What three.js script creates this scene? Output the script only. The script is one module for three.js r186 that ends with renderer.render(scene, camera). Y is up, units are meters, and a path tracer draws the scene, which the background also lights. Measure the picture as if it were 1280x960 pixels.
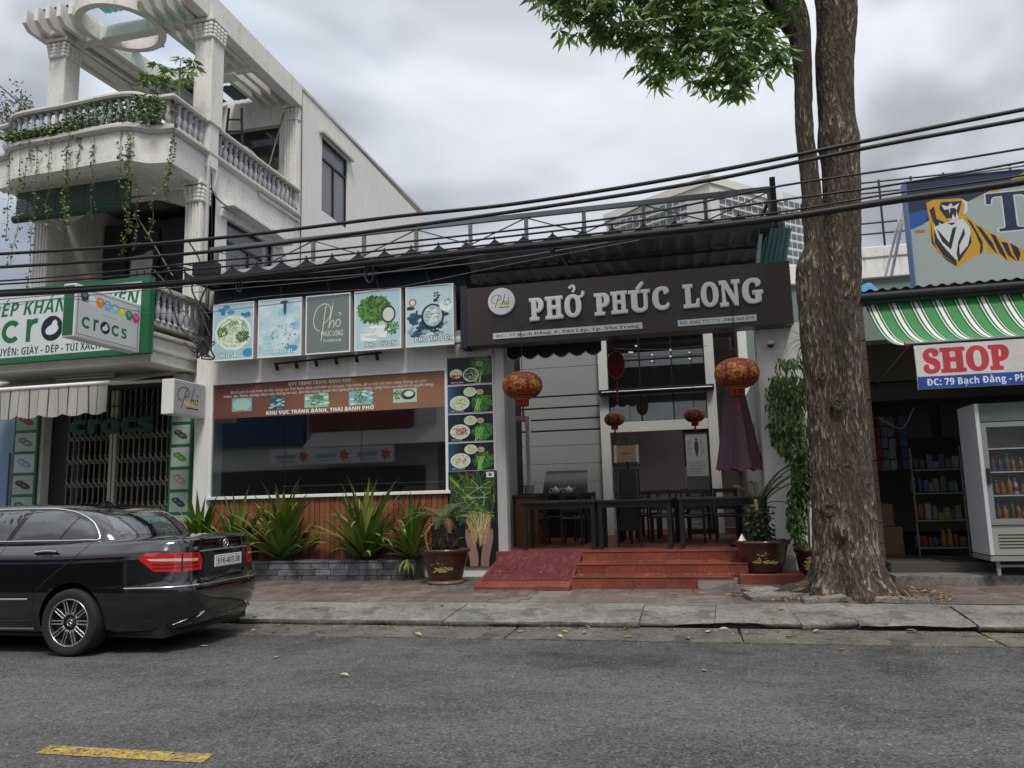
import * as THREE from 'three';
import { mergeGeometries, mergeVertices, toCreasedNormals } from 'three/addons/utils/BufferGeometryUtils.js';
import { RoundedBoxGeometry } from 'three/addons/geometries/RoundedBoxGeometry.js';
import { FontLoader } from 'three/addons/loaders/FontLoader.js';
import { TextGeometry } from 'three/addons/geometries/TextGeometry.js';
import { TessellateModifier } from 'three/addons/modifiers/TessellateModifier.js';
import { Brush, Evaluator, SUBTRACTION } from 'three-bvh-csg';

// ---------------------------------------------------------------- camera, sky, sun, exposure
const scene = new THREE.Scene();
const EYE = new THREE.Vector3(0, 1.45, 0), FOCAL = 975;
const camera = new THREE.PerspectiveCamera(2 * Math.atan(480 / FOCAL) * 180 / Math.PI, 4 / 3, 0.1, 1500);
camera.position.copy(EYE);
camera.rotation.set(0.1446, 0.2280, -0.0260, 'YXZ');
camera.updateMatrixWorld(true);
const renderer = new THREE.WebGLRenderer({ antialias: true });
renderer.toneMapping = THREE.LinearToneMapping;
renderer.toneMappingExposure = 1.85;
renderer.shadowMap.enabled = true;

// seeded random numbers and periodic value noise
function rng(seed) { let a = seed >>> 0; return () => { a = (a + 0x6D2B79F5) | 0; let t = Math.imul(a ^ (a >>> 15), 1 | a); t = (t + Math.imul(t ^ (t >>> 7), 61 | t)) ^ t; return ((t ^ (t >>> 14)) >>> 0) / 4294967296; }; }
const hash = (x, y, z, s) => { let h = Math.imul(x, 374761393) ^ Math.imul(y, 668265263) ^ Math.imul(z, 2147483647 - 17) ^ Math.imul(s, 974711); h = Math.imul(h ^ (h >>> 13), 1274126177); h ^= h >>> 16; return (h >>> 0) / 4294967296; };
const sm = (t) => t * t * (3 - 2 * t), lerp = (a, b, t) => a + (b - a) * t, clamp = (v, a = 0, b = 1) => Math.min(b, Math.max(a, v));
const ss = (a, b, v) => sm(clamp((v - a) / (b - a)));
function vn2(x, y, px, py, s) {                                    // periodic 2-D value noise
  const xi = Math.floor(x), yi = Math.floor(y), fx = sm(x - xi), fy = sm(y - yi), m = (a, n) => ((a % n) + n) % n;
  const x0 = m(xi, px), x1 = m(xi + 1, px), y0 = m(yi, py), y1 = m(yi + 1, py);
  return lerp(lerp(hash(x0, y0, 0, s), hash(x1, y0, 0, s), fx), lerp(hash(x0, y1, 0, s), hash(x1, y1, 0, s), fx), fy);
}
function fbm2(u, v, f, oct, s, fy = f) { let a = 0, w = 0.5, t = 0; for (let i = 0; i < oct; i++) { a += w * vn2(u * f, v * fy, f, fy, s + i); t += w; w *= 0.5; f *= 2; fy *= 2; } return a / t; }
function vn3(x, y, z, s) {
  const xi = Math.floor(x), yi = Math.floor(y), zi = Math.floor(z), fx = sm(x - xi), fy = sm(y - yi), fz = sm(z - zi);
  const h = (i, j, k) => hash(xi + i, yi + j, zi + k, s);
  return lerp(lerp(lerp(h(0, 0, 0), h(1, 0, 0), fx), lerp(h(0, 1, 0), h(1, 1, 0), fx), fy), lerp(lerp(h(0, 0, 1), h(1, 0, 1), fx), lerp(h(0, 1, 1), h(1, 1, 1), fx), fy), fz);
}
function fbm3(x, y, z, oct, s) { let a = 0, w = 0.5, t = 0; for (let i = 0; i < oct; i++) { a += w * vn3(x, y, z, s + i); t += w; w *= 0.5; x *= 2.03; y *= 2.03; z *= 2.03; } return a / t; }

{ // overcast sky: layered grey cloud with brighter breaks and thin blue-grey patches
  const W = 1024, Hh = 512, d = new Float32Array(W * Hh * 4);
  for (let j = 0; j < Hh; j++) for (let i = 0; i < W; i++) {
    const th = ((i + 0.5) / W - 0.5) * 2 * Math.PI, ph = ((j + 0.5) / Hh - 0.5) * Math.PI;
    const y = Math.sin(ph), x = Math.cos(ph) * Math.cos(th), z = Math.cos(ph) * Math.sin(th), o = (j * W + i) * 4;
    const k = 1 / (Math.max(y, 0) + 0.32), px = x * k, pz = z * k;
    const w1 = fbm3(px * 1.3 + 5, 2.2, pz * 1.3, 3, 11), w2 = fbm3(px * 1.3, 7.2, pz * 1.3 + 9, 3, 17);
    const a = fbm3(px * 2.7 + w1 * 1.6, 0.5, pz * 2.7 + w2 * 1.6, 6, 3), b = fbm3(px * 0.9 + w2, 4.5, pz * 0.9, 4, 31);
    const lum = lerp(0.40, 0.71, ss(0.36, 0.64, a)) * lerp(0.82, 1.18, fbm3(px * 6 + w1 * 2, 1.5, pz * 6 + w2 * 2, 5, 47)) * lerp(0.84, 2.7, Math.pow(Math.max(0, y), 2.2)), blue = ss(0.42, 0.60, b) * (1 - ss(0.42, 0.62, a)) * 0.85;
    d[o] = lum * lerp(0.93, 0.76, blue); d[o + 1] = lum * lerp(0.975, 0.91, blue); d[o + 2] = lum * lerp(1.06, 1.16, blue); d[o + 3] = 1;
    if (y < 0) { d[o] = d[o + 1] = d[o + 2] = 0.25; }
  }
  const t = new THREE.DataTexture(d, W, Hh, THREE.RGBAFormat, THREE.FloatType);
  t.mapping = THREE.EquirectangularReflectionMapping; t.magFilter = t.minFilter = THREE.LinearFilter; t.needsUpdate = true;
  scene.background = t; scene.environment = t;
  scene.backgroundIntensity = 0.56; scene.environmentIntensity = 0.56;
}
const sun = new THREE.DirectionalLight(new THREE.Color(1, 0.95, 0.87), 1.5);   // veiled sun behind thin cloud: soft shadows
sun.position.set(2, 15, -1.5); sun.target.position.set(-2, 0, -10);
sun.castShadow = true; sun.shadow.radius = 26; sun.shadow.mapSize.set(2048, 2048);
Object.assign(sun.shadow.camera, { left: -25, right: 25, top: 25, bottom: -25, near: 1, far: 80 });
scene.add(sun, sun.target);

// ---------------------------------------------------------------- photo pixel (1280 x 960) -> point on a plane of known depth, height or side
function ray(px, py) { return new THREE.Vector3(px - 640, 480 - py, -FOCAL).applyQuaternion(camera.quaternion); }
const onZ = (px, py, z) => { const d = ray(px, py); return d.multiplyScalar(z / d.z).add(EYE); };
const onX = (px, py, x) => { const d = ray(px, py); return d.multiplyScalar(x / d.x).add(EYE); };
const onY = (px, py, y) => { const d = ray(px, py); return d.multiplyScalar((y - EYE.y) / d.y).add(EYE); };

// ---------------------------------------------------------------- naming, things and parts
const taken = new Map();
function numbered(name) { const n = taken.get(name) || 0; taken.set(name, n + 1); return n ? name + '_' + String(n).padStart(3, '0') : name; }
function tag(o, label, category, group, kind) { o.userData.label = label; o.userData.category = category; if (group) o.userData.group = group; if (kind) o.userData.kind = kind; return o; }
function thing(name, label, category, pos = [0, 0, 0], turn = 0, group) { const o = new THREE.Group(); o.name = numbered(name); o.position.set(...pos); o.rotation.y = turn; scene.add(o); return tag(o, label, category, group); }
function structure(name, geo, m) { const o = mesh(name, geo, m, scene); o.userData.kind = 'structure'; return o; }
function mesh(name, geo, m, parent) {
  const g = Array.isArray(geo) ? merge(geo) : geo;
  const o = new THREE.Mesh(g, m); o.castShadow = o.receiveShadow = true;
  o.name = parent === scene ? numbered(name) : name; parent.add(o); return o;
}
function solo(name, label, category, geo, m, group) { return tag(mesh(name, geo, m, scene), label, category, group); }
function part(name, parent) { const g = new THREE.Group(); g.name = name; parent.add(g); return g; }
function clone(o, label, group) { const c = o.clone(); c.name = numbered(o.name.replace(/_\d{3}$/, '')); c.userData = { ...o.userData }; if (label) c.userData.label = label; if (group) c.userData.group = group; scene.add(c); return c; }

// ---------------------------------------------------------------- geometry helpers (uv in metres)
function merge(list) { const l = list.map((g) => { let q = g.index ? g.toNonIndexed() : g.clone(); for (const k of Object.keys(q.attributes)) if (!['position', 'normal', 'uv'].includes(k)) q.deleteAttribute(k); if (!q.attributes.normal) q.computeVertexNormals(); if (!q.attributes.uv) q.setAttribute('uv', new THREE.BufferAttribute(new Float32Array(q.attributes.position.count * 2), 2)); q.morphAttributes = {}; return q; }); return l.length === 1 ? l[0] : mergeGeometries(l); }
function metric(g0, s = 1, ox = 0, oy = 0) {                        // box mapping in metres
  const g = g0.index ? g0.toNonIndexed() : g0; if (!g.attributes.normal) g.computeVertexNormals();
  const p = g.attributes.position, n = g.attributes.normal, uv = new Float32Array(p.count * 2);
  for (let i = 0; i < p.count; i++) {
    const x = p.getX(i), y = p.getY(i), z = p.getZ(i), t = i - (i % 3);
    const nx = Math.abs(n.getX(t) + n.getX(t + 1) + n.getX(t + 2)), ny = Math.abs(n.getY(t) + n.getY(t + 1) + n.getY(t + 2)), nz = Math.abs(n.getZ(t) + n.getZ(t + 1) + n.getZ(t + 2));
    let u, v; if (ny >= nx && ny >= nz) { u = x; v = z; } else if (nx > nz) { u = z; v = y; } else { u = x; v = y; }
    uv[2 * i] = u * s + ox; uv[2 * i + 1] = v * s + oy;
  }
  g.setAttribute('uv', new THREE.BufferAttribute(uv, 2)); return g;
}
const bx = (x0, x1, y0, y1, z0, z1) => { const g = new THREE.BoxGeometry(Math.abs(x1 - x0), Math.abs(y1 - y0), Math.abs(z1 - z0)); g.translate((x0 + x1) / 2, (y0 + y1) / 2, (z0 + z1) / 2); return metric(g); };
const rb = (x0, x1, y0, y1, z0, z1, r = 0.01, seg = 2) => { const w = Math.abs(x1 - x0), h = Math.abs(y1 - y0), d = Math.abs(z1 - z0); const g = new RoundedBoxGeometry(w, h, d, seg, Math.min(r, w / 2.01, h / 2.01, d / 2.01)); g.translate((x0 + x1) / 2, (y0 + y1) / 2, (z0 + z1) / 2); return metric(g); };
const V = (x, y, z) => new THREE.Vector3(x, y, z);
const v3 = (a) => a.isVector3 ? a : V(...a);
function tube(pts, r, seg = 8, n = 0, closed = false) { const c = new THREE.CatmullRomCurve3(pts.map(v3), closed); return new THREE.TubeGeometry(c, n || Math.max(2, pts.length * 4), r, seg, closed); }
function bar(a, b, r0, r1 = r0, seg = 8) { a = v3(a); b = v3(b); const d = b.clone().sub(a), L = d.length(); const g = new THREE.CylinderGeometry(r1, r0, L, seg); g.applyQuaternion(new THREE.Quaternion().setFromUnitVectors(V(0, 1, 0), d.normalize())); g.translate((a.x + b.x) / 2, (a.y + b.y) / 2, (a.z + b.z) / 2); return g; }
function beam(a, b, w, h) { a = v3(a); b = v3(b); const d = b.clone().sub(a), L = d.length(); const g = new THREE.BoxGeometry(w, h, L); const m = new THREE.Matrix4().lookAt(b, a, Math.abs(d.y) / L > 0.95 ? V(0, 0, 1) : V(0, 1, 0)); g.applyMatrix4(m); g.translate((a.x + b.x) / 2, (a.y + b.y) / 2, (a.z + b.z) / 2); return metric(g); }
const lathe = (pts, seg = 24) => new THREE.LatheGeometry(pts.map(([r, y]) => new THREE.Vector2(r, y)), seg);
function poly(pts) { const s = new THREE.Shape(); pts.forEach(([x, y], i) => i ? s.lineTo(x, y) : s.moveTo(x, y)); return s; }
function extr(pts, depth, bevel = 0) { return new THREE.ExtrudeGeometry(poly(pts), { depth, bevelEnabled: bevel > 0, bevelSize: bevel, bevelThickness: bevel, bevelSegments: 2, curveSegments: 8 }); }
function face(x0, x1, y0, y1, z) { const g = new THREE.PlaneGeometry(x1 - x0, y1 - y0); g.translate((x0 + x1) / 2, (y0 + y1) / 2, z); return g; }   // a print, uv 0..1
function jitter(g, amt, f, seed) { const p = g.attributes.position; for (let i = 0; i < p.count; i++) { const x = p.getX(i), y = p.getY(i), z = p.getZ(i); p.setXYZ(i, x + (vn3(x * f, y * f, z * f, seed) - 0.5) * amt, y + (vn3(x * f, y * f, z * f, seed + 5) - 0.5) * amt, z + (vn3(x * f, y * f, z * f, seed + 9) - 0.5) * amt); } return g; }
function grid(nu, nv, fn, uvs = [1, 1], closeU = false) {            // surface from fn(u, v) -> [x, y, z]
  const P = [], U = [], I = []; for (let j = 0; j <= nv; j++) for (let i = 0; i <= nu; i++) { const q = fn(i / nu, j / nv); P.push(q[0], q[1], q[2]); U.push(i / nu * uvs[0], j / nv * uvs[1]); }
  for (let j = 0; j < nv; j++) for (let i = 0; i < nu; i++) { const a = j * (nu + 1) + i, b = a + 1, c = a + nu + 1, e = c + 1; I.push(a, b, e, a, e, c); }
  const g = new THREE.BufferGeometry(); g.setAttribute('position', new THREE.Float32BufferAttribute(P, 3)); g.setAttribute('uv', new THREE.Float32BufferAttribute(U, 2)); g.setIndex(I); g.computeVertexNormals();
  if (closeU) { const n = g.attributes.normal; for (let j = 0; j <= nv; j++) { const a = j * (nu + 1), b = a + nu; const v = V(n.getX(a) + n.getX(b), n.getY(a) + n.getY(b), n.getZ(a) + n.getZ(b)).normalize(); n.setXYZ(a, v.x, v.y, v.z); n.setXYZ(b, v.x, v.y, v.z); } }
  return g;
}

// ---------------------------------------------------------------- textures and materials
const lin2s = (c) => c <= 0.0031308 ? c * 12.92 : 1.055 * Math.pow(c, 1 / 2.4) - 0.055;
function dataTex(w, h, fn, rep = 1, srgb = true) {                  // fn(u, v) -> linear [r, g, b]; rep = repeats per metre
  const d = new Uint8Array(w * h * 4);
  for (let j = 0; j < h; j++) for (let i = 0; i < w; i++) { const c = fn(i / w, j / h), o = (j * w + i) * 4; for (let k = 0; k < 3; k++) d[o + k] = clamp(srgb ? lin2s(c[k]) : c[k]) * 255; d[o + 3] = 255; }
  const t = new THREE.DataTexture(d, w, h); t.wrapS = t.wrapT = THREE.RepeatWrapping; t.magFilter = THREE.LinearFilter; t.minFilter = THREE.LinearMipmapLinearFilter; t.generateMipmaps = true;
  if (srgb) t.colorSpace = THREE.SRGBColorSpace; if (Array.isArray(rep)) t.repeat.set(...rep); else t.repeat.set(rep, rep); t.needsUpdate = true; return t;
}
const C = (r, g = r, b = r) => new THREE.Color().setRGB(r, g, b);
function mat(col, rough = 0.8, o = {}) { const m = new THREE.MeshPhysicalMaterial({ color: Array.isArray(col) ? C(...col) : C(col), roughness: rough, side: THREE.DoubleSide, ...o }); return m; }
const white = C(1);
function tmat(map, rough = 0.85, o = {}) { return mat(1, rough, { map, ...o }); }
function soften(x, w, h, seed) {                                      // printed-photo softness and grain
  const c = document.createElement('canvas'); c.width = Math.round(w / 2.6); c.height = Math.round(h / 2.6); const y = c.getContext('2d'); y.drawImage(x.canvas, 0, 0, c.width, c.height); x.globalAlpha = 0.75; x.drawImage(c, 0, 0, w, h); x.globalAlpha = 1;
  const r = rng(seed); for (let i = 0; i < 1600; i++) { const k = Math.floor(r() * 255); x.fillStyle = `rgba(${k},${k},${k},.10)`; x.fillRect(r() * w, r() * h, 2 + r() * 7, 2 + r() * 5); }
}
function canvas(w, h, draw) { const c = document.createElement('canvas'); c.width = w; c.height = h; const x = c.getContext('2d'); draw(x, w, h); const t = new THREE.CanvasTexture(c); t.colorSpace = THREE.SRGBColorSpace; t.anisotropy = 8; return t; }
// lettering with Vietnamese marks drawn over the base letters
function vwidth(x, str) { let w = 0; for (const ch of str.normalize('NFC')) w += x.measureText(ch.normalize('NFD').replace(/[\u0300-\u036f]/g, '')).width + (x.trk || 0); return w; }
function vtext(x, str, px, py, size, family = 'sans-serif', weight = 'bold', align = 'left', o = {}) {
  x.font = `${weight} ${size}px ${family}`; x.textAlign = 'left'; x.textBaseline = 'alphabetic'; x.trk = (o.track || 0) * size;
  const w = vwidth(x, str), sx = o.fit ? o.fit / w : 1;
  x.save(); x.translate(px, py); if (o.skew) x.transform(1, 0, o.skew, 1, 0, 0); x.scale(sx, 1);
  let cx = align === 'center' ? -w / 2 : align === 'right' ? -w : 0;
  const lw = size * (weight === 'bold' ? 0.075 : 0.05), st = x.strokeStyle; 
  for (const ch of str.normalize('NFC')) {
    const n = ch.normalize('NFD'), base = n[0], marks = n.slice(1), bw = x.measureText(base).width;
    if (o.stroke) { x.lineWidth = o.stroke * size; x.strokeStyle = o.strokeStyle; x.lineJoin = 'round'; x.strokeText(base, cx, 0); }
    x.fillText(base, cx, 0);
    x.strokeStyle = x.fillStyle; x.lineWidth = lw; x.lineCap = 'butt';
    const up = base === base.toUpperCase() || 'bdfhklt'.includes(base), top = (up ? -0.75 : -0.58) * size, mx = cx + bw / 2; let lift = 0;
    for (const m of marks) {
      x.beginPath(); const y = top - lift;
      if (m === '\u0302') { x.moveTo(mx - size * 0.13, y); x.lineTo(mx, y - size * 0.13); x.lineTo(mx + size * 0.13, y); lift += size * 0.13; }
      else if (m === '\u0306') { x.arc(mx, y - size * 0.13, size * 0.12, 0.1, Math.PI - 0.1); lift += size * 0.13; }
      else if (m === '\u0301') { x.moveTo(mx - size * 0.03, y); x.lineTo(mx + size * 0.1, y - size * 0.16); }
      else if (m === '\u0300') { x.moveTo(mx + size * 0.03, y); x.lineTo(mx - size * 0.1, y - size * 0.16); }
      else if (m === '\u0309') { x.moveTo(mx - size * 0.07, y - size * 0.14); x.quadraticCurveTo(mx + size * 0.1, y - size * 0.24, mx + size * 0.07, y - size * 0.1); x.lineTo(mx, y - size * 0.02); }
      else if (m === '\u0303') { x.moveTo(mx - size * 0.14, y - size * 0.02); x.quadraticCurveTo(mx - size * 0.05, y - size * 0.16, mx, y - size * 0.08); x.quadraticCurveTo(mx + size * 0.06, y, mx + size * 0.14, y - size * 0.12); }
      else if (m === '\u031b') { const hx = cx + bw - size * 0.06; x.moveTo(hx, top + size * 0.14); x.quadraticCurveTo(hx + size * 0.14, top + size * 0.1, hx + size * 0.1, top - size * 0.03); }
      else if (m === '\u0323') { x.arc(mx, size * 0.14, size * 0.03, 0, 7); }
      x.stroke();
    }
    cx += bw + x.trk;
  }
  x.restore(); x.strokeStyle = st;
}
const speck = (u, v, n, s) => hash(Math.floor(u * n), Math.floor(v * n), 1, s);
const T = {};
T.asphalt = dataTex(2048, 2048, (u, v) => {                          // one repeat = 8 m
  const big = fbm2(u, v, 4, 4, 21), mid = fbm2(u, v, 90, 2, 25), st = vn2(u * 640, v * 640, 640, 640, 29), st2 = vn2(u * 1024, v * 1024, 1024, 1024, 33);
  const tr = ss(0.5, 0.62, fbm2(u, v, 3, 3, 27, 9)), pt = ss(0.62, 0.7, fbm2(u, v, 10, 3, 39));
  let c = 0.056 + 0.05 * (big - 0.5) + 0.030 * (mid - 0.5) + 0.075 * Math.pow(st, 5) + 0.055 * (st2 - 0.5) + 0.015 * tr - 0.018 * pt;
  if (st < 0.24) c *= 0.5; if (st > 0.9 && st2 > 0.6) c += 0.07;
  return [c * 1.01, c * 1.0, c * 0.985];
}, 1 / 8);
T.asphaltBump = dataTex(1024, 1024, (u, v) => { const c = 0.6 * vn2(u * 320, v * 320, 320, 320, 29) + 0.4 * vn2(u * 170, v * 170, 170, 170, 41); return [c, c, c]; }, 1 / 4, false);
T.concrete = dataTex(1024, 1024, (u, v) => { const a = fbm2(u, v, 5, 5, 51), b = fbm2(u, v, 60, 3, 57), s = speck(u, v, 1024, 3); const st = ss(0.55, 0.75, fbm2(u, v, 9, 4, 77)); let c = 0.155 + 0.16 * (a - 0.5) + 0.15 * (b - 0.5) + 0.04 * (s - 0.5); c *= 1 - 0.42 * st; return [c * 1.05, c, c * 0.90]; }, 0.5);
T.grain = dataTex(512, 512, (u, v) => { const c = 0.5 * fbm2(u, v, 24, 4, 61) + 0.5 * vn2(u * 200, v * 200, 200, 200, 63); return [c, c, c]; }, 1, false);
T.plaster = dataTex(1024, 1024, (u, v) => { const a = fbm2(u, v, 3, 5, 71), b = fbm2(u, v, 40, 2, 73), r = fbm2(u, v, 26, 3, 75, 2); let c = 0.70 + 0.09 * (a - 0.5) + 0.05 * (b - 0.5); c *= 1 - 0.07 * ss(0.55, 0.8, r); return [c, c * 0.985, c * 0.94]; }, 0.4);
T.oldPlaster = dataTex(1024, 1024, (u, v) => { const a = fbm2(u, v, 4, 5, 81), b = fbm2(u, v, 30, 4, 83), r = fbm2(u, v, 34, 3, 85, 3); let c = 0.72 + 0.14 * (a - 0.5) + 0.10 * (b - 0.5); const stain = ss(0.58, 0.78, r) * 0.16 + ss(0.60, 0.76, b) * 0.15; c *= 1 - stain; return [c, c * 0.975, c * 0.92]; }, 0.45);
T.wood = dataTex(512, 512, (u, v) => { const g = fbm2(u, v, 46, 3, 91, 2), k = fbm2(u, v, 6, 3, 93, 1); const c = 0.75 + 0.5 * (g - 0.5) + 0.35 * (k - 0.5); return [0.29 * c, 0.10 * c, 0.047 * c]; }, 1);
const barkN = (u, v) => { const w = fbm2(u, v, 8, 3, 101) * 0.05; return [fbm2(u + w, v + w, 56, 4, 103, 22), fbm2(u, v, 5, 4, 105, 4), fbm2(u, v, 90, 2, 107, 40), fbm2(u + w, v, 14, 3, 109, 4)]; };
T.bark = dataTex(1024, 1024, (u, v) => {
  const [a, b, f, g] = barkN(u, v); let c = [0.068, 0.052, 0.039]; const pale = ss(0.58, 0.66, a) * ss(0.46, 0.60, b + 0.5 * (f - 0.5)), dark = ss(0.50, 0.36, a), tan = ss(0.5, 0.7, g) * 0.5;
  c = c.map((q, i) => lerp(q, [0.115, 0.084, 0.055][i], tan)); c = c.map((q, i) => lerp(q, [0.26, 0.205, 0.14][i], pale * 0.72)); return c.map((q) => q * 1.1 * (1 - 0.5 * dark) * (0.65 + 0.7 * f));
}, [1, 0.5]);
T.barkBump = dataTex(1024, 1024, (u, v) => { const [a, b, f, g] = barkN(u, v); const c = 0.6 * ss(0.3, 0.7, a) + 0.25 * f + 0.2 * g; return [c, c, c]; }, [1, 0.5], false);
T.slate = dataTex(512, 512, (u, v) => { const a = fbm2(u, v, 6, 5, 111, 12), b = fbm2(u, v, 40, 3, 113); const c = 0.10 + 0.16 * (a - 0.4) + 0.07 * (b - 0.5); return [c * 0.92, c * 0.98, c * 1.06]; }, 1);
T.fabric = dataTex(256, 256, (u, v) => { const c = 0.5 + 0.25 * Math.sin(u * 2 * Math.PI * 64) * Math.sin(v * 2 * Math.PI * 64) + 0.3 * (fbm2(u, v, 6, 3, 121) - 0.5); return [c, c, c]; }, 4, false);
T.red = dataTex(512, 512, (u, v) => { const a = fbm2(u, v, 5, 4, 131), b = fbm2(u, v, 50, 3, 133); const c = 0.85 + 0.5 * (a - 0.5) + 0.3 * (b - 0.5), d = ss(0.58, 0.72, b) * 0.35; return [lerp(0.235 * c, 0.16, d), lerp(0.052 * c, 0.12, d), lerp(0.030 * c, 0.09, d)]; }, 1);
T.mat = dataTex(512, 512, (u, v) => { const a = fbm2(u, v, 40, 3, 141), b = fbm2(u, v, 6, 4, 143), w = ss(0.5, 0.7, fbm2(u, v, 22, 4, 145, 7)); const c = 0.8 + 0.7 * (a - 0.5) + 0.4 * (b - 0.5); return [lerp(0.14 * c, 0.22, w * 0.25), lerp(0.022 * c, 0.10, w * 0.22), lerp(0.024 * c, 0.09, w * 0.22)]; }, 1);
T.paver = dataTex(1024, 1024, (u, v) => { const a = fbm2(u, v, 5, 5, 151), b = fbm2(u, v, 70, 3, 153), d = ss(0.5, 0.72, fbm2(u, v, 12, 4, 155)); const c = 0.9 + 0.5 * (a - 0.5) + 0.5 * (b - 0.5); return [lerp(0.132 * c, 0.165 * c, d), lerp(0.096 * c, 0.147 * c, d), lerp(0.082 * c, 0.125 * c, d)]; }, 0.5);
const MAT = {
  asphalt: tmat(T.asphalt, 0.9, { bumpMap: T.asphaltBump, bumpScale: 0.006 }),
  concrete: tmat(T.concrete, 0.92, { bumpMap: T.grain, bumpScale: 0.004 }),
  plaster: tmat(T.plaster, 0.85), oldPlaster: tmat(T.oldPlaster, 0.9, { bumpMap: T.grain, bumpScale: 0.003 }),
  trim: tmat(T.oldPlaster, 0.85, { color: C(0.72, 0.70, 0.68) }),
  wood: tmat(T.wood, 0.55), bark: tmat(T.bark, 0.95, { bumpMap: T.barkBump, bumpScale: 0.03 }), slate: tmat(T.slate, 0.75, { bumpMap: T.grain, bumpScale: 0.006 }),
  redTile: tmat(T.red, 0.45), redMat: tmat(T.mat, 0.95, { bumpMap: T.grain, bumpScale: 0.004 }),
  paver: [0.85, 1, 1.12].map((k) => tmat(T.paver, 0.85, { color: C(k, k, k * 0.99), bumpMap: T.grain, bumpScale: 0.004 })),
  gutter: tmat(T.concrete, 0.92, { color: C(0.62, 0.60, 0.57), bumpMap: T.grain, bumpScale: 0.004 }), roofSheet: mat([0.085, 0.095, 0.115], 0.5), truss: mat([0.15, 0.155, 0.165], 0.5, { metalness: 0.3 }), black: mat(0.012, 0.45), blackMetal: mat(0.015, 0.4, { metalness: 0.3 }), navy: mat([0.012, 0.016, 0.026], 0.55), iron: mat([0.10, 0.105, 0.11], 0.5, { metalness: 0.6 }),
  whitePaint: mat([0.74, 0.74, 0.72], 0.5), greyPaint: mat([0.42, 0.42, 0.41], 0.55), rubber: mat(0.012, 0.85), chrome: mat(0.75, 0.16, { metalness: 1 }), steel: mat(0.5, 0.35, { metalness: 0.9 }),
  tintedGlass: mat([0.62, 0.66, 0.65], 0.02, { transmission: 1, thickness: 0, ior: 1.95 }), glass: mat(1, 0.02, { transmission: 1, thickness: 0, ior: 1.52 }), darkGlass: mat([0.02, 0.022, 0.025], 0.04, { ior: 1.6 }), gold: mat([0.55, 0.38, 0.09], 0.4, { metalness: 0.5 }),
  mortar: mat([0.16, 0.15, 0.14], 0.95), dark: mat(0.02, 0.9), wire: mat(0.010, 0.6), green: mat([0.012, 0.115, 0.05], 0.5),
};

// ================================================================ GROUND
const R0 = rng(7);
structure('ground', metric(new THREE.PlaneGeometry(600, 600).rotateX(-Math.PI / 2).translate(0, -0.16, -40)), mat([0.14, 0.135, 0.12], 0.95));
structure('road', metric(new THREE.PlaneGeometry(120, 9.9).rotateX(-Math.PI / 2).translate(0, 0, -3.2)), MAT.asphalt);
structure('road_bed', bx(-60, 60, -0.15, -0.02, -8.7, 1.7), MAT.mortar);
{ const g = [], q = (a, b) => onY(a, b, 0.004);                          // worn yellow centre-line dash
  const c = [q(40, 942), q(76, 932), q(258, 946), q(232, 957)].map((p) => [p.x, p.z]);
  const z0 = -4.31, z1 = -4.16, x0 = -4.0, x1 = -2.86; const r = rng(5), top = [], bot = [];
  for (let i = 0; i <= 40; i++) { const x = lerp(x0, x1, i / 40); top.push([x, -z0 + (r() - 0.5) * 0.012]); bot.unshift([x + 0.03, -z1 + (r() - 0.5) * 0.012]); }
  const s = poly([...top, ...bot]);
  for (let k = 0; k < 26; k++) { const h = new THREE.Path(), x = lerp(x0 + 0.06, x1 - 0.06, r()), z = lerp(-z0 - 0.02, -z1 + 0.02, r()), w = 0.003 + 0.008 * r(); for (let a = 0; a < 7; a++) { const an = a / 7 * 6.283, rr = w * (0.5 + r()); a ? h.lineTo(x + Math.cos(an) * rr * 1.7, z + Math.sin(an) * rr) : h.moveTo(x + Math.cos(an) * rr * 1.7, z + Math.sin(an) * rr); } s.holes.push(h); }
  const m = structure('road_marking', metric(new THREE.ShapeGeometry(s).rotateX(-Math.PI / 2).translate(0, 0.004, 0)), tmat(dataTex(512, 512, (u, v) => { const a = fbm2(u, v, 60, 3, 7), b = fbm2(u, v, 8, 3, 9), w = ss(0.46, 0.62, a); return [lerp(0.36, 0.11, w * 0.8) * (0.7 + 0.6 * b), lerp(0.235, 0.095, w * 0.8) * (0.7 + 0.6 * b), lerp(0.045, 0.07, w * 0.8)]; }, 1), 0.85));
}
const gutter = new THREE.Group(); gutter.name = 'gutter'; gutter.userData.kind = 'structure'; scene.add(gutter);
for (let x = -15; x < 9;) { const L = 1.9 + 1.3 * R0(), z1 = -8.1 + 0.03 * (R0() - 0.5); mesh('gutter_slab', rb(x, x + L - 0.025, -0.1, 0.014 + 0.008 * R0(), -8.86, z1, 0.012, 1), MAT.gutter, gutter); x += L; }
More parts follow.
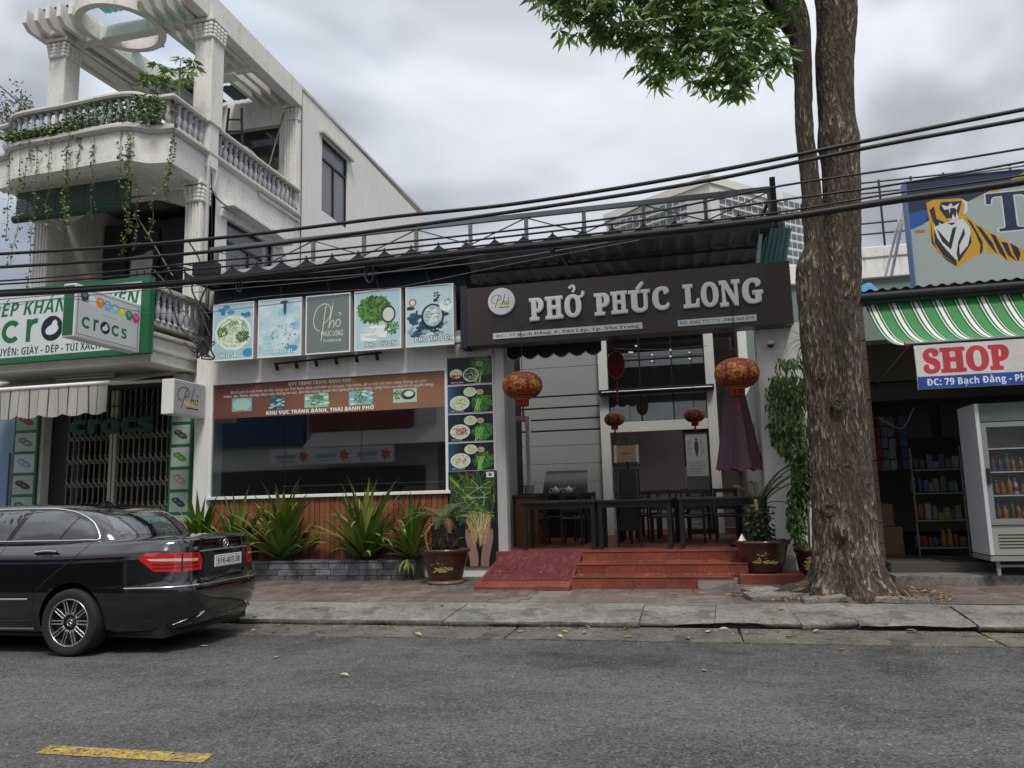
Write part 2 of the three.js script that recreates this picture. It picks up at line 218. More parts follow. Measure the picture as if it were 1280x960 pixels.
// kerb: broken concrete apron slabs that slope up to the pavement, their lower lips ragged and hollow underneath
const kerb = new THREE.Group(); kerb.name = 'kerb'; kerb.userData.kind = 'structure'; scene.add(kerb);
mesh('kerb_backing', bx(-40, 40, -0.1, 0.07, -9.9, -8.98), MAT.mortar, kerb);
{ const walkTop = (z) => 0.15 + clamp((-z - 9.8) / 2.4) * 0.05;
  let kk = 0; for (let x = -15; x < 9;) {
    const L = x > -1.8 && x < 3 ? 0.55 + 0.75 * R0() : 1.5 + 1.2 * R0(), rag = x > -2.2 && x < 2.5 ? 1 : 0.35, zb = -9.72 - 0.16 * R0() * rag, tilt = (R0() - 0.5) * 0.02, sd = Math.floor(R0() * 999), drop = R0() * 0.014 * rag;
    const nx = Math.round(L / 0.06), x0 = x, x1 = x + L - 0.005 - 0.006 * R0() * rag, k0 = kk, k1 = (R0() - 0.5) * 0.12 * rag; kk = k1;
    const fz = (u) => -8.76 - rag * 0.15 * Math.pow(fbm3(lerp(x0, x1, u) * 2.2, 1, sd, 4, 201), 2) * 2 + 0.03 * (vn3(lerp(x0, x1, u) * 9, 3, sd, 3) - 0.5) * rag;
    const lip = (u) => rag * (0.01 + 0.066 * ss(0.35, 0.72, fbm3(lerp(x0, x1, u) * 2.4, 3, 8, 3, 91))) + 0.004;
    const topf = (u, t) => lerp(0.085 - rag * 0.02 * fbm3(lerp(x0, x1, u) * 3, 6, sd, 2, 5), walkTop(zb), Math.pow(t, 0.75)) - drop + tilt * (u - 0.5) + 0.012 * (fbm3(lerp(x0, x1, u) * 5, t * 4, sd, 3, 77) - 0.5);
    const top = grid(nx, 10, (u, t) => [lerp(x0 + k0 * t, x1 + k1 * t, u), topf(u, t), lerp(fz(u), zb, t)]);
    const front = grid(nx, 3, (u, t) => [lerp(x0, x1, u), lerp(lip(u), topf(u, 0), t), fz(u) - 0.02 * (1 - t) + 0.01 * Math.sin(t * 3.14)]);
    const under = grid(nx, 1, (u, t) => [lerp(x0, x1, u), lip(u) + 0.02 * (1 - t), lerp(-9.1, fz(u) - 0.02, t)]);
    const sideL = grid(1, 10, (u, t) => [x0 + k0 * t, lerp(0.02, topf(0, t), 1 - u), lerp(fz(0), zb, t)]), sideR = grid(1, 10, (u, t) => [x1 + k1 * t, lerp(0.02, topf(1, t), u), lerp(fz(1), zb, t)]);
    mesh('kerb_stone', metric(merge([top, front, under, sideL, sideR])), MAT.concrete, kerb); x += L;
  }
  // pavement: bedding plus pavers laid one by one (bricks west of the ramp, worn slabs east of it)
  const walk = new THREE.Group(); walk.name = 'pavement'; walk.userData.kind = 'structure'; scene.add(walk);
  mesh('bedding', grid(1, 6, (u, v) => { const z = lerp(-9.75, -13.4, v); return [lerp(-40, 40, u), walkTop(z) - 0.014, z]; }), MAT.mortar, walk);
  const paver = (x0, x1, z0, z1, lift, k, name) => { const g = rb(x0, x1, -0.05, 0, z1, z0, 0.008, 1); const p = g.attributes.position; for (let i = 0; i < p.count; i++) p.setY(i, p.getY(i) + walkTop(p.getZ(i)) + lift); mesh(name, g, MAT.paver[k], walk); };
  const r = rng(31);
  for (let j = 0; j < 11; j++) for (let i = 0; i < 26; i++) { const z0 = -9.87 - j * 0.235, x0 = -13.2 + i * 0.42 + (j % 2) * 0.21; if (x0 < -9.6 && j > 8) continue; paver(x0, Math.min(x0 + 0.408, -2.2), z0, z0 - 0.226, (r() - 0.5) * 0.006, Math.floor(r() * 3), 'paver'); }
  for (let j = 0; j < 3; j++) for (let i = 0; i < 9; i++) { const z0 = -9.87 - j * 0.62, x0 = -2.06 + i * 0.8 + (j % 2) * 0.33; if (x0 + 0.4 > 0.9 && x0 + 0.4 < 2.5) continue; paver(x0, x0 + 0.785, z0, z0 - 0.608, (r() - 0.5) * 0.008, Math.floor(r() * 3), 'paving_slab'); }
  for (let j = 0; j < 4; j++) for (let i = 0; i < 8; i++) { const z0 = -9.87 - j * 0.42, x0 = 2.5 + i * 0.42; paver(x0, x0 + 0.408, z0, z0 - 0.41, (r() - 0.5) * 0.008, Math.floor(r() * 3), 'paver'); }
  // lifted broken slabs and a soil patch round the tree
  const soil = grid(40, 30, (u, v) => { const x = lerp(0.75, 2.65, u), z = lerp(-9.8, -11.6, v), d = Math.hypot((x - 1.7) / 0.95, (z + 10.55) / 0.9); return [x, walkTop(z) - 0.05 + 0.12 * ss(1.05, 0.35, d) + 0.05 * (fbm3(x * 6, z * 6, 1, 4, 61) - 0.45) * ss(1.2, 0.8, d), z]; });
  mesh('soil_patch', metric(soil), tmat(dataTex(512, 512, (u, v) => { const a = fbm2(u, v, 12, 5, 161), b = fbm2(u, v, 70, 2, 163), y = ss(0.5, 0.68, a); const c = 0.6 + 0.8 * b; return [lerp(0.10, 0.26, y) * c, lerp(0.075, 0.185, y) * c, lerp(0.05, 0.09, y) * c]; }, 0.8), 0.95), walk);
  for (const [x, z, w, d, ty, tx, tz] of [[0.78, -10.15, 0.55, 0.3, 0.2, 0.05, 0.06], [0.98, -10.42, 0.42, 0.26, -0.3, 0.08, -0.08], [1.35, -9.93, 0.5, 0.2, 0.1, 0.04, 0.05], [0.72, -10.62, 0.46, 0.24, 0.5, 0.12, 0.1], [2.2, -9.98, 0.6, 0.2, -0.06, 0.02, -0.04]]) {
    const g = jitter(rb(-w / 2, w / 2, -0.03, 0.03, -d / 2, d / 2, 0.012, 2), 0.07, 5, Math.floor(x * 50)); g.rotateX(tx).rotateZ(tz).rotateY(ty).translate(x, walkTop(z) + 0.03, z); mesh('broken_slab', metric(g), MAT.concrete, walk);
  }
}

// ================================================================ NOODLE RESTAURANT
const font = await new FontLoader().loadAsync('fonts/droid/droid_serif_bold.typeface.json');
const FZ = -12.5;                                                     // facade plane
const blob = (x, cx, cy, rx, ry, col, r, n = 1) => { x.fillStyle = col; for (let i = 0; i < n; i++) { x.beginPath(); x.ellipse(cx, cy, rx, ry, r ? r() * 3 : 0, 0, 7); x.fill(); } };
function herbs(x, r, cx, cy, R, n, dark) { for (let i = 0; i < n; i++) { const a = r() * 6.28, d = Math.sqrt(r()) * R, g = 62 + r() * 95; x.fillStyle = `rgb(${(dark ? 0.25 : 0.5) * g + r() * 30},${g},${30 + r() * 35})`; x.save(); x.translate(cx + Math.cos(a) * d, cy + Math.sin(a) * d * 0.75); x.rotate(r() * 6.28); x.beginPath(); x.ellipse(0, 0, R * (0.10 + 0.16 * r()), R * 0.06, 0, 0, 7); x.fill(); x.restore(); } }
function dish(x, r, cx, cy, R, fill, flat = 0.72) {
  x.save(); x.translate(cx, cy); x.scale(1, flat); blob(x, 0, 0, R, R, '#dfe6dd'); blob(x, 0, 0, R * 0.88, R * 0.88, '#b9c7ba'); blob(x, 0, 0, R * 0.82, R * 0.82, fill);
  for (let i = 0; i < 60; i++) { const a = r() * 6.28, d = r() * R * 0.7; x.strokeStyle = ['#e9e6cf', '#cfd8b0', '#7fa860', '#f1efe4', '#5f8a45'][Math.floor(r() * 5)]; x.lineWidth = R * 0.05; x.beginPath(); x.arc(Math.cos(a) * d, Math.sin(a) * d, R * 0.2, a, a + 1.6); x.stroke(); } x.restore();
}
// ---- masonry, floor, partitions
const pho = thing('restaurant_building', 'single storey noodle restaurant with white walls, shop window and wide open entrance', 'building', [0, 0, 0]);
mesh('wall', [bx(-8.86, -8.555, 0.1, 4.28, -12.9, FZ), bx(-8.555, -4.03, 3.665, 4.3, -12.85, FZ), bx(-4.03, -3.2, 0.1, 4.3, -12.85, FZ - 0.02), bx(-8.555, -4.03, 0.1, 1.56, -12.85, FZ - 0.03)], MAT.plaster, pho);
mesh('upper_wall', bx(-8.6, -3.7, 4.3, 5.49, -12.95, FZ - 0.12), MAT.navy, pho);
mesh('wall', bx(1.02, 1.78, 0.1, 4.02, -12.85, FZ), MAT.plaster, pho);
mesh('side_wall', bx(1.02, 1.2, 0.1, 3.3, -17.1, -12.86), MAT.plaster, pho); mesh('side_wall', bx(1.02, 1.2, 0.1, 5.4, -20, -17.11), MAT.plaster, pho);
mesh('post', rb(-3.19, -3.03, 0.1, 4.02, -12.68, -12.48, 0.008), MAT.greyPaint, pho);
mesh('floor', bx(-3.19, 1.02, 0.2, 0.598, -12.9, -12.3), MAT.redTile, pho); mesh('floor', bx(-8.8, 1.02, 0.2, 0.598, -20, -12.901), MAT.redTile, pho);
mesh('back_wall', bx(-8.8, -4.2, 0.6, 5.2, -15.7, -15.55), mat([0.36, 0.365, 0.36], 0.8), pho); mesh('back_wall', bx(-4.6, 1.02, 0.6, 5.6, -20.2, -20.02), MAT.plaster, pho);
mesh('side_wall', bx(-8.99, -8.82, 0.2, 5.6, -20, -12.9), mat([0.36, 0.365, 0.36], 0.8), pho); mesh('side_wall', bx(-4.55, -4.4, 0.6, 5.6, -20, -15.72), MAT.greyPaint, pho); mesh('kitchen_ceiling', bx(-8.8, -3.36, 3.75, 3.85, -15.55, -12.86), mat(0.3, 0.9), pho);
mesh('inner_partition', [bx(-3.35, -3.22, 0.6, 4.6, -14.1, -12.9)], mat([0.3, 0.3, 0.29], 0.7), pho);
{ // grey boarded wall with shadow gaps
  const bd = mat([0.26, 0.265, 0.27], 0.55); const ys = [0.6, 1.35, 1.75, 2.15, 2.55, 2.87, 3.12, 3.38, 3.64, 4.3, 5.0, 5.7];
  mesh('board_backing', bx(-4.4, -1.95, 0.6, 5.7, -17.2, -17.06), MAT.black, pho);
  for (let i = 0; i + 1 < ys.length; i++) mesh('wall_board', rb(-3.75, -1.98, ys[i] + (i > 4 && i < 9 ? 0.035 : 0.008), ys[i + 1], -17.06, -17.0, 0.004, 1), bd, pho);
  mesh('door_frame', [rb(-3.32, -3.24, 0.6, 3.0, -15.6, -15.4, 0.006), rb(-4.2, -4.12, 0.6, 3.0, -15.7, -15.5, 0.006), rb(-4.2, -3.24, 3.0, 3.08, -15.6, -15.4, 0.006)], MAT.whitePaint, pho);
  // inner shop-front: white posts and beam, dark glazed transoms
  mesh('inner_post', rb(-1.97, -1.77, 0.6, 5.6, -17.05, -16.86, 0.006), mat([0.55, 0.55, 0.52], 0.6), pho);
  mesh('inner_post', rb(0.30, 0.50, 0.6, 5.6, -17.05, -16.86, 0.006), mat([0.55, 0.55, 0.52], 0.6), pho);
  mesh('inner_beam', rb(-1.77, 0.30, 2.78, 3.0, -17.04, -16.87, 0.006), mat([0.55, 0.55, 0.52], 0.6), pho);
  mesh('rail', rb(-1.95, 0.46, 3.58, 3.70, -16.86, -16.7, 0.006), MAT.blackMetal, pho);
  mesh('rail_trim', [bar([-1.9, 3.64, -16.68], [0.42, 3.64, -16.68], 0.016)], MAT.steel, pho);
  for (const [a, b] of [[3.0, 3.58], [3.7, 4.35], [4.35, 5.3]]) for (let i = 0; i < 3; i++) mesh('transom_pane', bx(-1.75 + i * 0.685, -1.75 + i * 0.685 + 0.66, a + 0.02, b - 0.02, -16.96, -16.95), MAT.tintedGlass, pho);
  mesh('transom_bars', [0, 1, 2, 3].map((i) => bx(-1.775 + i * 0.685, -1.75 + i * 0.685, 3.0, 5.3, -16.99, -16.92)).concat([bx(-1.75, 0.3, 4.34, 4.36, -16.99, -16.91)]), MAT.blackMetal, pho);
  const leaf = mesh('glass_door', bx(-0.24, -0.2, 0.6, 2.78, -17.0, -16.94), MAT.blackMetal, pho);
  mesh('door_frame', [bx(0.26, 0.3, 0.6, 2.78, -17.0, -16.93), bx(-0.2, 0.26, 2.72, 2.78, -17.0, -16.94), bx(-0.2, 0.26, 0.6, 0.7, -17.0, -16.94)], MAT.blackMetal, leaf);
  mesh('pane', bx(-0.2, 0.26, 0.7, 2.72, -16.98, -16.972), MAT.tintedGlass, leaf);
  mesh('handle', [bar([-0.22, 1.55, -16.88], [-0.22, 2.0, -16.88], 0.014), bar([-0.22, 1.6, -16.94], [-0.22, 1.6, -16.88], 0.01), bar([-0.22, 1.95, -16.94], [-0.22, 1.95, -16.88], 0.01)], MAT.steel, leaf);
}
mesh('ceiling', bx(-4.6, 1.02, 5.3, 5.4, -20, -17.05), mat([0.45, 0.45, 0.44], 0.9), pho);
// ---- shop window
const win = part('shop_window', pho);
mesh('window_frame', [bx(-8.555, -8.505, 1.6, 3.66, -12.56, FZ + 0.012), bx(-8.505, -4.03, 3.62, 3.664, -12.56, FZ + 0.012), bx(-4.07, -4.03, 1.6, 3.62, -12.56, FZ + 0.012)], MAT.whitePaint, win);
mesh('window_sill', rb(-8.56, -3.99, 1.545, 1.6, -12.7, FZ + 0.05, 0.006), MAT.whitePaint, win);
for (const [a, b] of [[-8.505, -7.06], [-7.055, -5.6], [-5.595, -4.07]]) mesh('pane', bx(a, b - 0.004, 1.6, 3.62, -12.534, -12.526), MAT.tintedGlass, win);
for (let i = 0; i < 46; i++) { const x = -8.5 + i * 0.097; mesh('plank', rb(x, x + 0.088, 0.42, 1.54, FZ - 0.028, FZ - 0.005 + 0.004 * hash(i, 1, 1, 3), 0.004, 1), i % 3 ? MAT.wood : (MAT.wood2 ||= tmat(T.wood, 0.55, { color: C(0.78, 0.74, 0.72) })), pho); }
mesh('plank_backing', bx(-8.5, -4.03, 0.4, 1.545, FZ - 0.034, FZ - 0.03), MAT.black, pho);
// ---- window banner (print on the glass)
solo('window_banner', 'brown printed banner strip along the top of the shop window', 'banner', face(-8.5, -4.075, 3.0, 3.62, -12.518), tmat(canvas(1536, 216, (x, w, h) => {
  const g = x.createLinearGradient(0, 0, w, h * 0.6); g.addColorStop(0, '#633a36'); g.addColorStop(0.3, '#74493a'); g.addColorStop(0.55, '#856046'); g.addColorStop(1, '#8c674c'); x.fillStyle = g; x.fillRect(0, 0, w, h);
  x.fillStyle = '#e8e2da'; vtext(x, 'QUY TRÌNH TRÁNG BÁNH PHỞ', w / 2 - 40, 30, 27, 'serif', 'bold', 'center');
  vtext(x, 'Bánh phở là một món ăn đặc trưng của Việt Nam, được chế biến từ bột gạo. Tuy nhiên, để có thể chế biến được những sợi phở', w / 2, 60, 22, 'sans-serif', 'normal', 'center', { fit: 1300, skew: -0.2 });
  vtext(x, 'mềm, dai, thơm, không nhũn nát, không bở nát, đòi hỏi những người thợ nghề phải làm nhiều, công thức có nhỏ thì bí quyết riêng.', w / 2, 84, 22, 'sans-serif', 'normal', 'center', { fit: 1400, skew: -0.2 });
  const r = rng(9), cols = ['#7aa9a3', '#35566b', '#8fc0a0', '#86b6bf', '#a9c7b4'];
  [[130, 140], [395, 105], [630, 160], [925, 150], [1210, 150]].forEach(([px, pw], i) => { x.fillStyle = cols[i]; x.fillRect(px, 92, pw, 84); if (i === 0) { blob(x, px + pw / 2, 132, pw * 0.46, 40, '#9cc4b8'); blob(x, px + pw * 0.45, 172, 30, 6, '#8a8a3a'); } else if (i === 1) { for (let k = 0; k < 30; k++) blob(x, px + r() * pw, 94 + r() * 80, 14, 5, ['#1d3142', '#a8c4cc', '#56798a'][k % 3]); } else if (i === 4) { blob(x, px + 95, 130, 46, 30, '#2a2d2e'); blob(x, px + 100, 125, 30, 18, '#cfd8d3'); herbs(x, r, px + 30, 130, 36, 60); } else { herbs(x, r, px + pw / 2, 130, 46, 70); for (let k = 0; k < 14; k++) blob(x, px + r() * pw, 94 + r() * 78, 16, 6, ['#d8e4da', '#79a0a8', '#bcd6cf'][k % 3]); } });
  x.fillStyle = '#f2efe9'; vtext(x, 'KHU VỰC TRÁNG BÁNH, THÁI BÁNH PHỞ', w / 2 - 40, 207, 33, 'sans-serif', 'bold', 'center', { fit: 720 });
}), 0.6));
// ---- five light boxes over the window
const boxArt = [
  (x, w, h, r) => { x.fillStyle = '#a9c6cf'; x.fillRect(0, 0, w, h); for (let i = 0; i < 12; i++) blob(x, r() * w, r() * h * 0.25, 40, 20, ['#4d87a5', '#2c6f9c', '#9ec3cf'][i % 3]); dish(x, r, w * 0.5, h * 0.52, w * 0.47, '#9ab29a', 0.8); for (let i = 0; i < 40; i++) { x.strokeStyle = ['#d9e4cc', '#eef0e0', '#b3c9a4'][i % 3]; x.lineWidth = 6; x.beginPath(); x.arc(w * (0.3 + r() * 0.4), h * (0.4 + r() * 0.3), 50 + r() * 60, r() * 6, r() * 6 + 1.2); x.stroke(); } herbs(x, r, w * 0.22, h * 0.5, 60, 90); herbs(x, r, w * 0.75, h * 0.6, 70, 110); herbs(x, r, w * 0.5, h * 0.38, 50, 40); blob(x, w * 0.9, h * 0.9, 60, 40, '#3b8fbf'); x.fillStyle = '#fff'; x.strokeStyle = '#2b4a3f'; vtext(x, 'HẸO SÀ', w * 0.16, h * 0.965, 54, 'sans-serif', 'bold', 'left', { stroke: 0.14, strokeStyle: '#31564a' }); },
  (x, w, h, r) => { x.fillStyle = '#b9d3da'; x.fillRect(0, 0, w, h); for (let i = 0; i < 60; i++) blob(x, r() * w, r() * h, 20 + r() * 50, 8 + r() * 40, ['rgba(220,232,236,.5)', 'rgba(120,175,205,.35)', 'rgba(200,222,228,.6)'][i % 3]); blob(x, w * 0.62, h * 0.16, 16, 60, '#33475a'); blob(x, w * 0.6, h * 0.05, 40, 16, '#2a3a49'); for (let i = 0; i < 26; i++) blob(x, w * (0.3 + 0.6 * r()), h * (0.4 + r() * 0.5), 6, 9, '#4a7fa0'); blob(x, w * 0.8, h * 0.88, 60, 30, '#4f93c2'); vtext(x, '', 0, 0, 10); x.fillStyle = '#e7efe9'; vtext(x, 'NẠM BÒ TÁI', w * 0.12, h * 0.96, 50, 'sans-serif', 'bold', 'left', { stroke: 0.14, strokeStyle: '#4f7f92' }); },
  (x, w, h, r) => { x.fillStyle = '#6f7a78'; x.fillRect(0, 0, w, h); for (let i = 0; i < 90; i++) { x.fillStyle = i % 2 ? 'rgba(128,118,100,.35)' : 'rgba(96,122,128,.4)'; x.fillRect(i / 90 * w, 0, w / 130, h); } x.strokeStyle = '#e4e1c4'; x.lineWidth = 7; x.beginPath(); x.moveTo(w * 0.34, h * 0.8); x.bezierCurveTo(w * 0.4, h * 0.5, w * 0.42, h * 0.3, w * 0.46, h * 0.16); x.stroke(); x.beginPath(); x.moveTo(w * 0.30, h * 0.62); x.bezierCurveTo(w * 0.02, h * 0.55, w * 0.2, h * 0.05, w * 0.5, h * 0.16); x.bezierCurveTo(w * 0.66, h * 0.26, w * 0.5, h * 0.5, w * 0.38, h * 0.48); x.stroke(); x.beginPath(); x.moveTo(w * 0.62, h * 0.14); x.lineTo(w * 0.52, h * 0.58); x.bezierCurveTo(w * 0.6, h * 0.38, w * 0.68, h * 0.42, w * 0.63, h * 0.58); x.stroke(); x.beginPath(); x.ellipse(w * 0.74, h * 0.5, 22, 32, 0.2, 0, 7); x.stroke(); x.beginPath(); x.arc(w * 0.77, h * 0.34, 12, 3.6, 7.6); x.stroke(); x.fillStyle = '#ece8d4'; vtext(x, 'PHÚC LONG', w * 0.6, h * 0.72, 66, 'sans-serif', 'normal', 'center', { fit: w * 0.52 }); vtext(x, 'Traditional', w * 0.6, h * 0.82, 34, 'serif', 'normal', 'center'); },
  (x, w, h, r) => { x.fillStyle = '#aecfd4'; x.fillRect(0, 0, w, h); herbs(x, r, w * 0.42, h * 0.32, 150, 420); blob(x, w * 0.74, h * 0.42, 68, 78, '#26302f'); blob(x, w * 0.74, h * 0.42, 54, 62, '#c9d2c4'); for (let i = 0; i < 40; i++) blob(x, w * 0.2 + r() * w * 0.5, h * 0.6 + r() * h * 0.25, 50, 12, ['#dfe8e4', '#c6d4d2', '#eef2ef'][i % 3]); herbs(x, r, w * 0.83, h * 0.66, 70, 90); x.fillStyle = '#e9f0e8'; vtext(x, 'PHỞ CUỐN', w * 0.22, h * 0.96, 56, 'sans-serif', 'bold', 'left', { stroke: 0.15, strokeStyle: '#2c463e' }); },
  (x, w, h, r) => { x.fillStyle = '#b7d0d6'; x.fillRect(0, 0, w, h); for (let i = 0; i < 70; i++) blob(x, w * (0.05 + 0.8 * r()), h * (0.35 + r() * 0.5), 40 * r() + 8, 16, ['#1e2e3a', '#34505f', '#7fa6b3', '#24415a'][i % 4]); blob(x, w * 0.57, h * 0.52, 105, 112, '#1d2429'); blob(x, w * 0.57, h * 0.51, 88, 92, '#a9c2c4'); for (let i = 0; i < 60; i++) blob(x, w * 0.57 + (r() - 0.5) * 130, h * 0.51 + (r() - 0.5) * 130, 16, 6, ['#dbe6e2', '#7fa6a8', '#cfdad2', '#8c4a3c'][Math.floor(r() * 3.2)]); blob(x, w * 0.13, h * 0.26, 34, 34, '#a33a36'); blob(x, w * 0.13, h * 0.26, 24, 24, '#d8d2cc'); blob(x, w * 0.86, h * 0.36, 60, 44, '#e5ecea'); for (let i = 0; i < 14; i++) blob(x, w * (0.6 + 0.15 * r()), h * (0.12 + 0.16 * r()), 12, 7, '#27333a'); herbs(x, r, w * 0.9, h * 0.3, 40, 30); x.fillStyle = '#f0f4f0'; vtext(x, 'PHỞ THỐ ĐÁ', w * 0.16, h * 0.94, 60, 'sans-serif', 'bold', 'left', { stroke: 0.16, strokeStyle: '#1f2d2c' }); },
];
const lbNames = ['with a noodle bowl and herbs', 'pale blue with ladle and broth', 'in grey with cream script lettering', 'with green herbs and rolled noodles', 'with a black stone bowl of noodles'];
[[266, 317, 380.5, 450], [322.5, 377, 375, 445.5], [382, 438, 368.5, 441.5], [443, 501.5, 361, 436.5], [507, 567, 354.5, 432]].forEach(([a, b, t, u], i) => {
  const z = -12.2, x0 = onZ(a, (t + u) / 2, z).x, x1 = onZ(b, (t + u) / 2 - 3, z).x, y0 = 4.0, y1 = 5.05, r = rng(60 + i);
  const o = thing('light_box_sign', 'square picture light box ' + lbNames[i] + ', hung above the shop window', 'sign', [x0, y0, z], 0, 'picture light boxes above the window'), w = x1 - x0, h = y1 - y0;
  mesh('case', rb(0, w, 0, h, -0.16, -0.006, 0.008, 1), MAT.greyPaint, o);
  mesh('frame', [bx(0, w, 0, 0.022, -0.006, 0.004), bx(0, w, h - 0.022, h, -0.006, 0.004), bx(0, 0.022, 0.022, h - 0.022, -0.006, 0.004), bx(w - 0.022, w, 0.022, h - 0.022, -0.006, 0.004)], MAT.whitePaint, o);
  mesh('picture', face(0.022, w - 0.022, 0.022, h - 0.022, -0.002), tmat(canvas(420, 512, (x, W, H) => { boxArt[i](x, W, H, r); soften(x, W, H, i); }), 0.3), o);
  mesh('bracket', [bar([w * 0.5, h - 0.05, -0.1], [w * 0.5 - 0.12, h + 0.32, -0.2], 0.012), bar([w * 0.5, 0.1, -0.16], [w * 0.5, 0.1, -0.4], 0.014)], MAT.iron, o);
});
{ const o = thing('spotlight_bar', 'black bar of small spotlights under the picture light boxes', 'light fixture', [0, 0, -12.36]);
  const a = onZ(343, 455, -12.36), b = onZ(476, 441, -12.36); mesh('rail', [bar([a.x, a.y, 0], [b.x, b.y, 0], 0.02, 0.02, 8), bar([a.x + 0.2, a.y, 0], [a.x + 0.2, a.y + 0.02, -0.15], 0.012), bar([b.x - 0.2, b.y, 0], [b.x - 0.2, b.y + 0.02, -0.15], 0.012)], MAT.blackMetal, o);
  for (let i = 0; i < 6; i++) { const t = (i + 0.1) / 5.3, x = lerp(a.x, b.x, t), y = lerp(a.y, b.y, t) - 0.01; mesh('lamp', lathe([[0, 0], [0.026, 0], [0.03, -0.05], [0.034, -0.11], [0.026, -0.115], [0, -0.10]], 12).rotateX(0.5).translate(x, y, 0.01), MAT.blackMetal, o); }
}
// ---- big name sign
{ const z = -12.16, tl = onZ(581, 362, z), tr = onZ(986, 324, z), br = onZ(993, 405, z), bl = onZ(586, 432, z);
  const x0 = (tl.x + bl.x) / 2, x1 = (tr.x + br.x) / 2, y0 = (bl.y + br.y) / 2, y1 = (tl.y + tr.y) / 2;
  const o = thing('name_sign', 'dark brown restaurant name board with raised white letters over the entrance', 'sign', [0, 0, z]);
  mesh('board', rb(x0, x1, y0, y1, -0.34, -0.002, 0.006, 1), mat([0.040, 0.028, 0.026], 0.38), o);
  mesh('side_panel', rb(x0 - 0.12, x0 - 0.004, y0 - 0.02, y1 + 0.06, -0.34, -0.03, 0.006, 1), MAT.navy, o);
  const wl = mat([0.84, 0.84, 0.82], 0.4), ed = mat([0.05, 0.05, 0.05], 0.6);
  const zx = (p) => 560 + p / 2.909, zy = (p) => 320 + p / 2.909;
  const letter = (ch, a, b, t, u) => { const c = onZ(zx((a + b) / 2), zy((t + u) / 2), z), w = (onZ(zx(b), zy(t), z).x - onZ(zx(a), zy(t), z).x) * 0.97, h = onZ(zx(a), zy(t), z).y - onZ(zx(a), zy(u), z).y;
    const g = new TextGeometry(ch, { font, size: 1, depth: 0.12, curveSegments: 5, bevelEnabled: true, bevelSize: 0.055, bevelThickness: 0.05, bevelSegments: 3 }); g.computeBoundingBox(); const B = g.boundingBox;
    g.translate(-(B.min.x + B.max.x) / 2, -(B.min.y + B.max.y) / 2, 0.05); g.scale(w / (B.max.x - B.min.x), h / (B.max.y - B.min.y), 0.32); g.rotateZ(0.012); g.translate(c.x, c.y, 0.004); return [g, c, w, h]; };
  const L = [['P', 297, 351, 155, 238], ['H', 354, 421, 149, 232], ['O', 424, 488, 142, 226], ['P', 532, 591, 137, 219], ['H', 592, 655, 131, 213], ['U', 656, 738, 126, 208], ['C', 742, 806, 114, 200], ['L', 853, 915, 105, 192], ['O', 918, 985, 97, 189], ['N', 985, 1064, 90, 186], ['G', 1067, 1146, 83, 177]];
  L.forEach(([ch, ...q], i) => { const [g, c, w, h] = letter(ch, ...q); const add = [g];
    if (i === 2) { add.push(tube([[c.x + w * 0.36, c.y + h * 0.36, 0.03], [c.x + w * 0.56, c.y + h * 0.42, 0.03], [c.x + w * 0.6, c.y + h * 0.62, 0.03]], 0.028, 8, 12), tube([[c.x - w * 0.22, c.y + h * 0.78, 0.03], [c.x + w * 0.02, c.y + h * 0.88, 0.03], [c.x + w * 0.1, c.y + h * 0.72, 0.03], [c.x - w * 0.02, c.y + h * 0.60, 0.03]], 0.025, 8, 14)); }
    if (i === 5) add.push(new THREE.CapsuleGeometry(0.035, 0.1, 4, 8).rotateZ(-0.7).translate(c.x + w * 0.04, c.y + h * 0.68, 0.03));
    mesh('letter', add, wl, o); });
  const dc = onZ(627.5, 377.5, z); const disc = mesh('logo_disc', new THREE.CylinderGeometry(0.225, 0.225, 0.05, 48).rotateX(Math.PI / 2).translate(dc.x, dc.y, 0.025), MAT.whitePaint, o);
  mesh('logo_print', new THREE.CircleGeometry(0.218, 48).translate(dc.x, dc.y, 0.0525), tmat(canvas(256, 256, (x, w, h) => { x.fillStyle = '#d5d5d8'; x.fillRect(0, 0, w, h); phoLogo(x, 128, 128, 1); }), 0.5), disc);
  const strip = (name, a, b, c, d, text, fw) => { const p = onZ(a, b, z), q = onZ(c, d, z); const g = bx(p.x, q.x, p.y - 0.10, p.y, -0.002, 0.016); const s = mesh(name, g, MAT.whitePaint, o); mesh('lettering', face(p.x + 0.004, q.x - 0.004, p.y - 0.096, p.y - 0.004, 0.018), tmat(canvas(1024, Math.round(1024 * 0.1 / (q.x - p.x)), (x, w, h) => { x.fillStyle = '#d9d9d9'; x.fillRect(0, 0, w, h); x.fillStyle = '#161616'; vtext(x, text, w / 2, h * 0.76, h * 0.66, 'serif', 'bold', 'center', { fit: w * fw }); }), 0.5), s); };
  strip('address_strip', 616.5, 417.0, 803, 404, 'ĐC: 77 Bạch Đằng, P. Tân Lập, Tp. Nha Trang', 0.96);
  strip('phone_strip', 847, 400.5, 945.5, 393, 'ĐT: 0562.777.773 - 0905.943.079', 0.95);
}
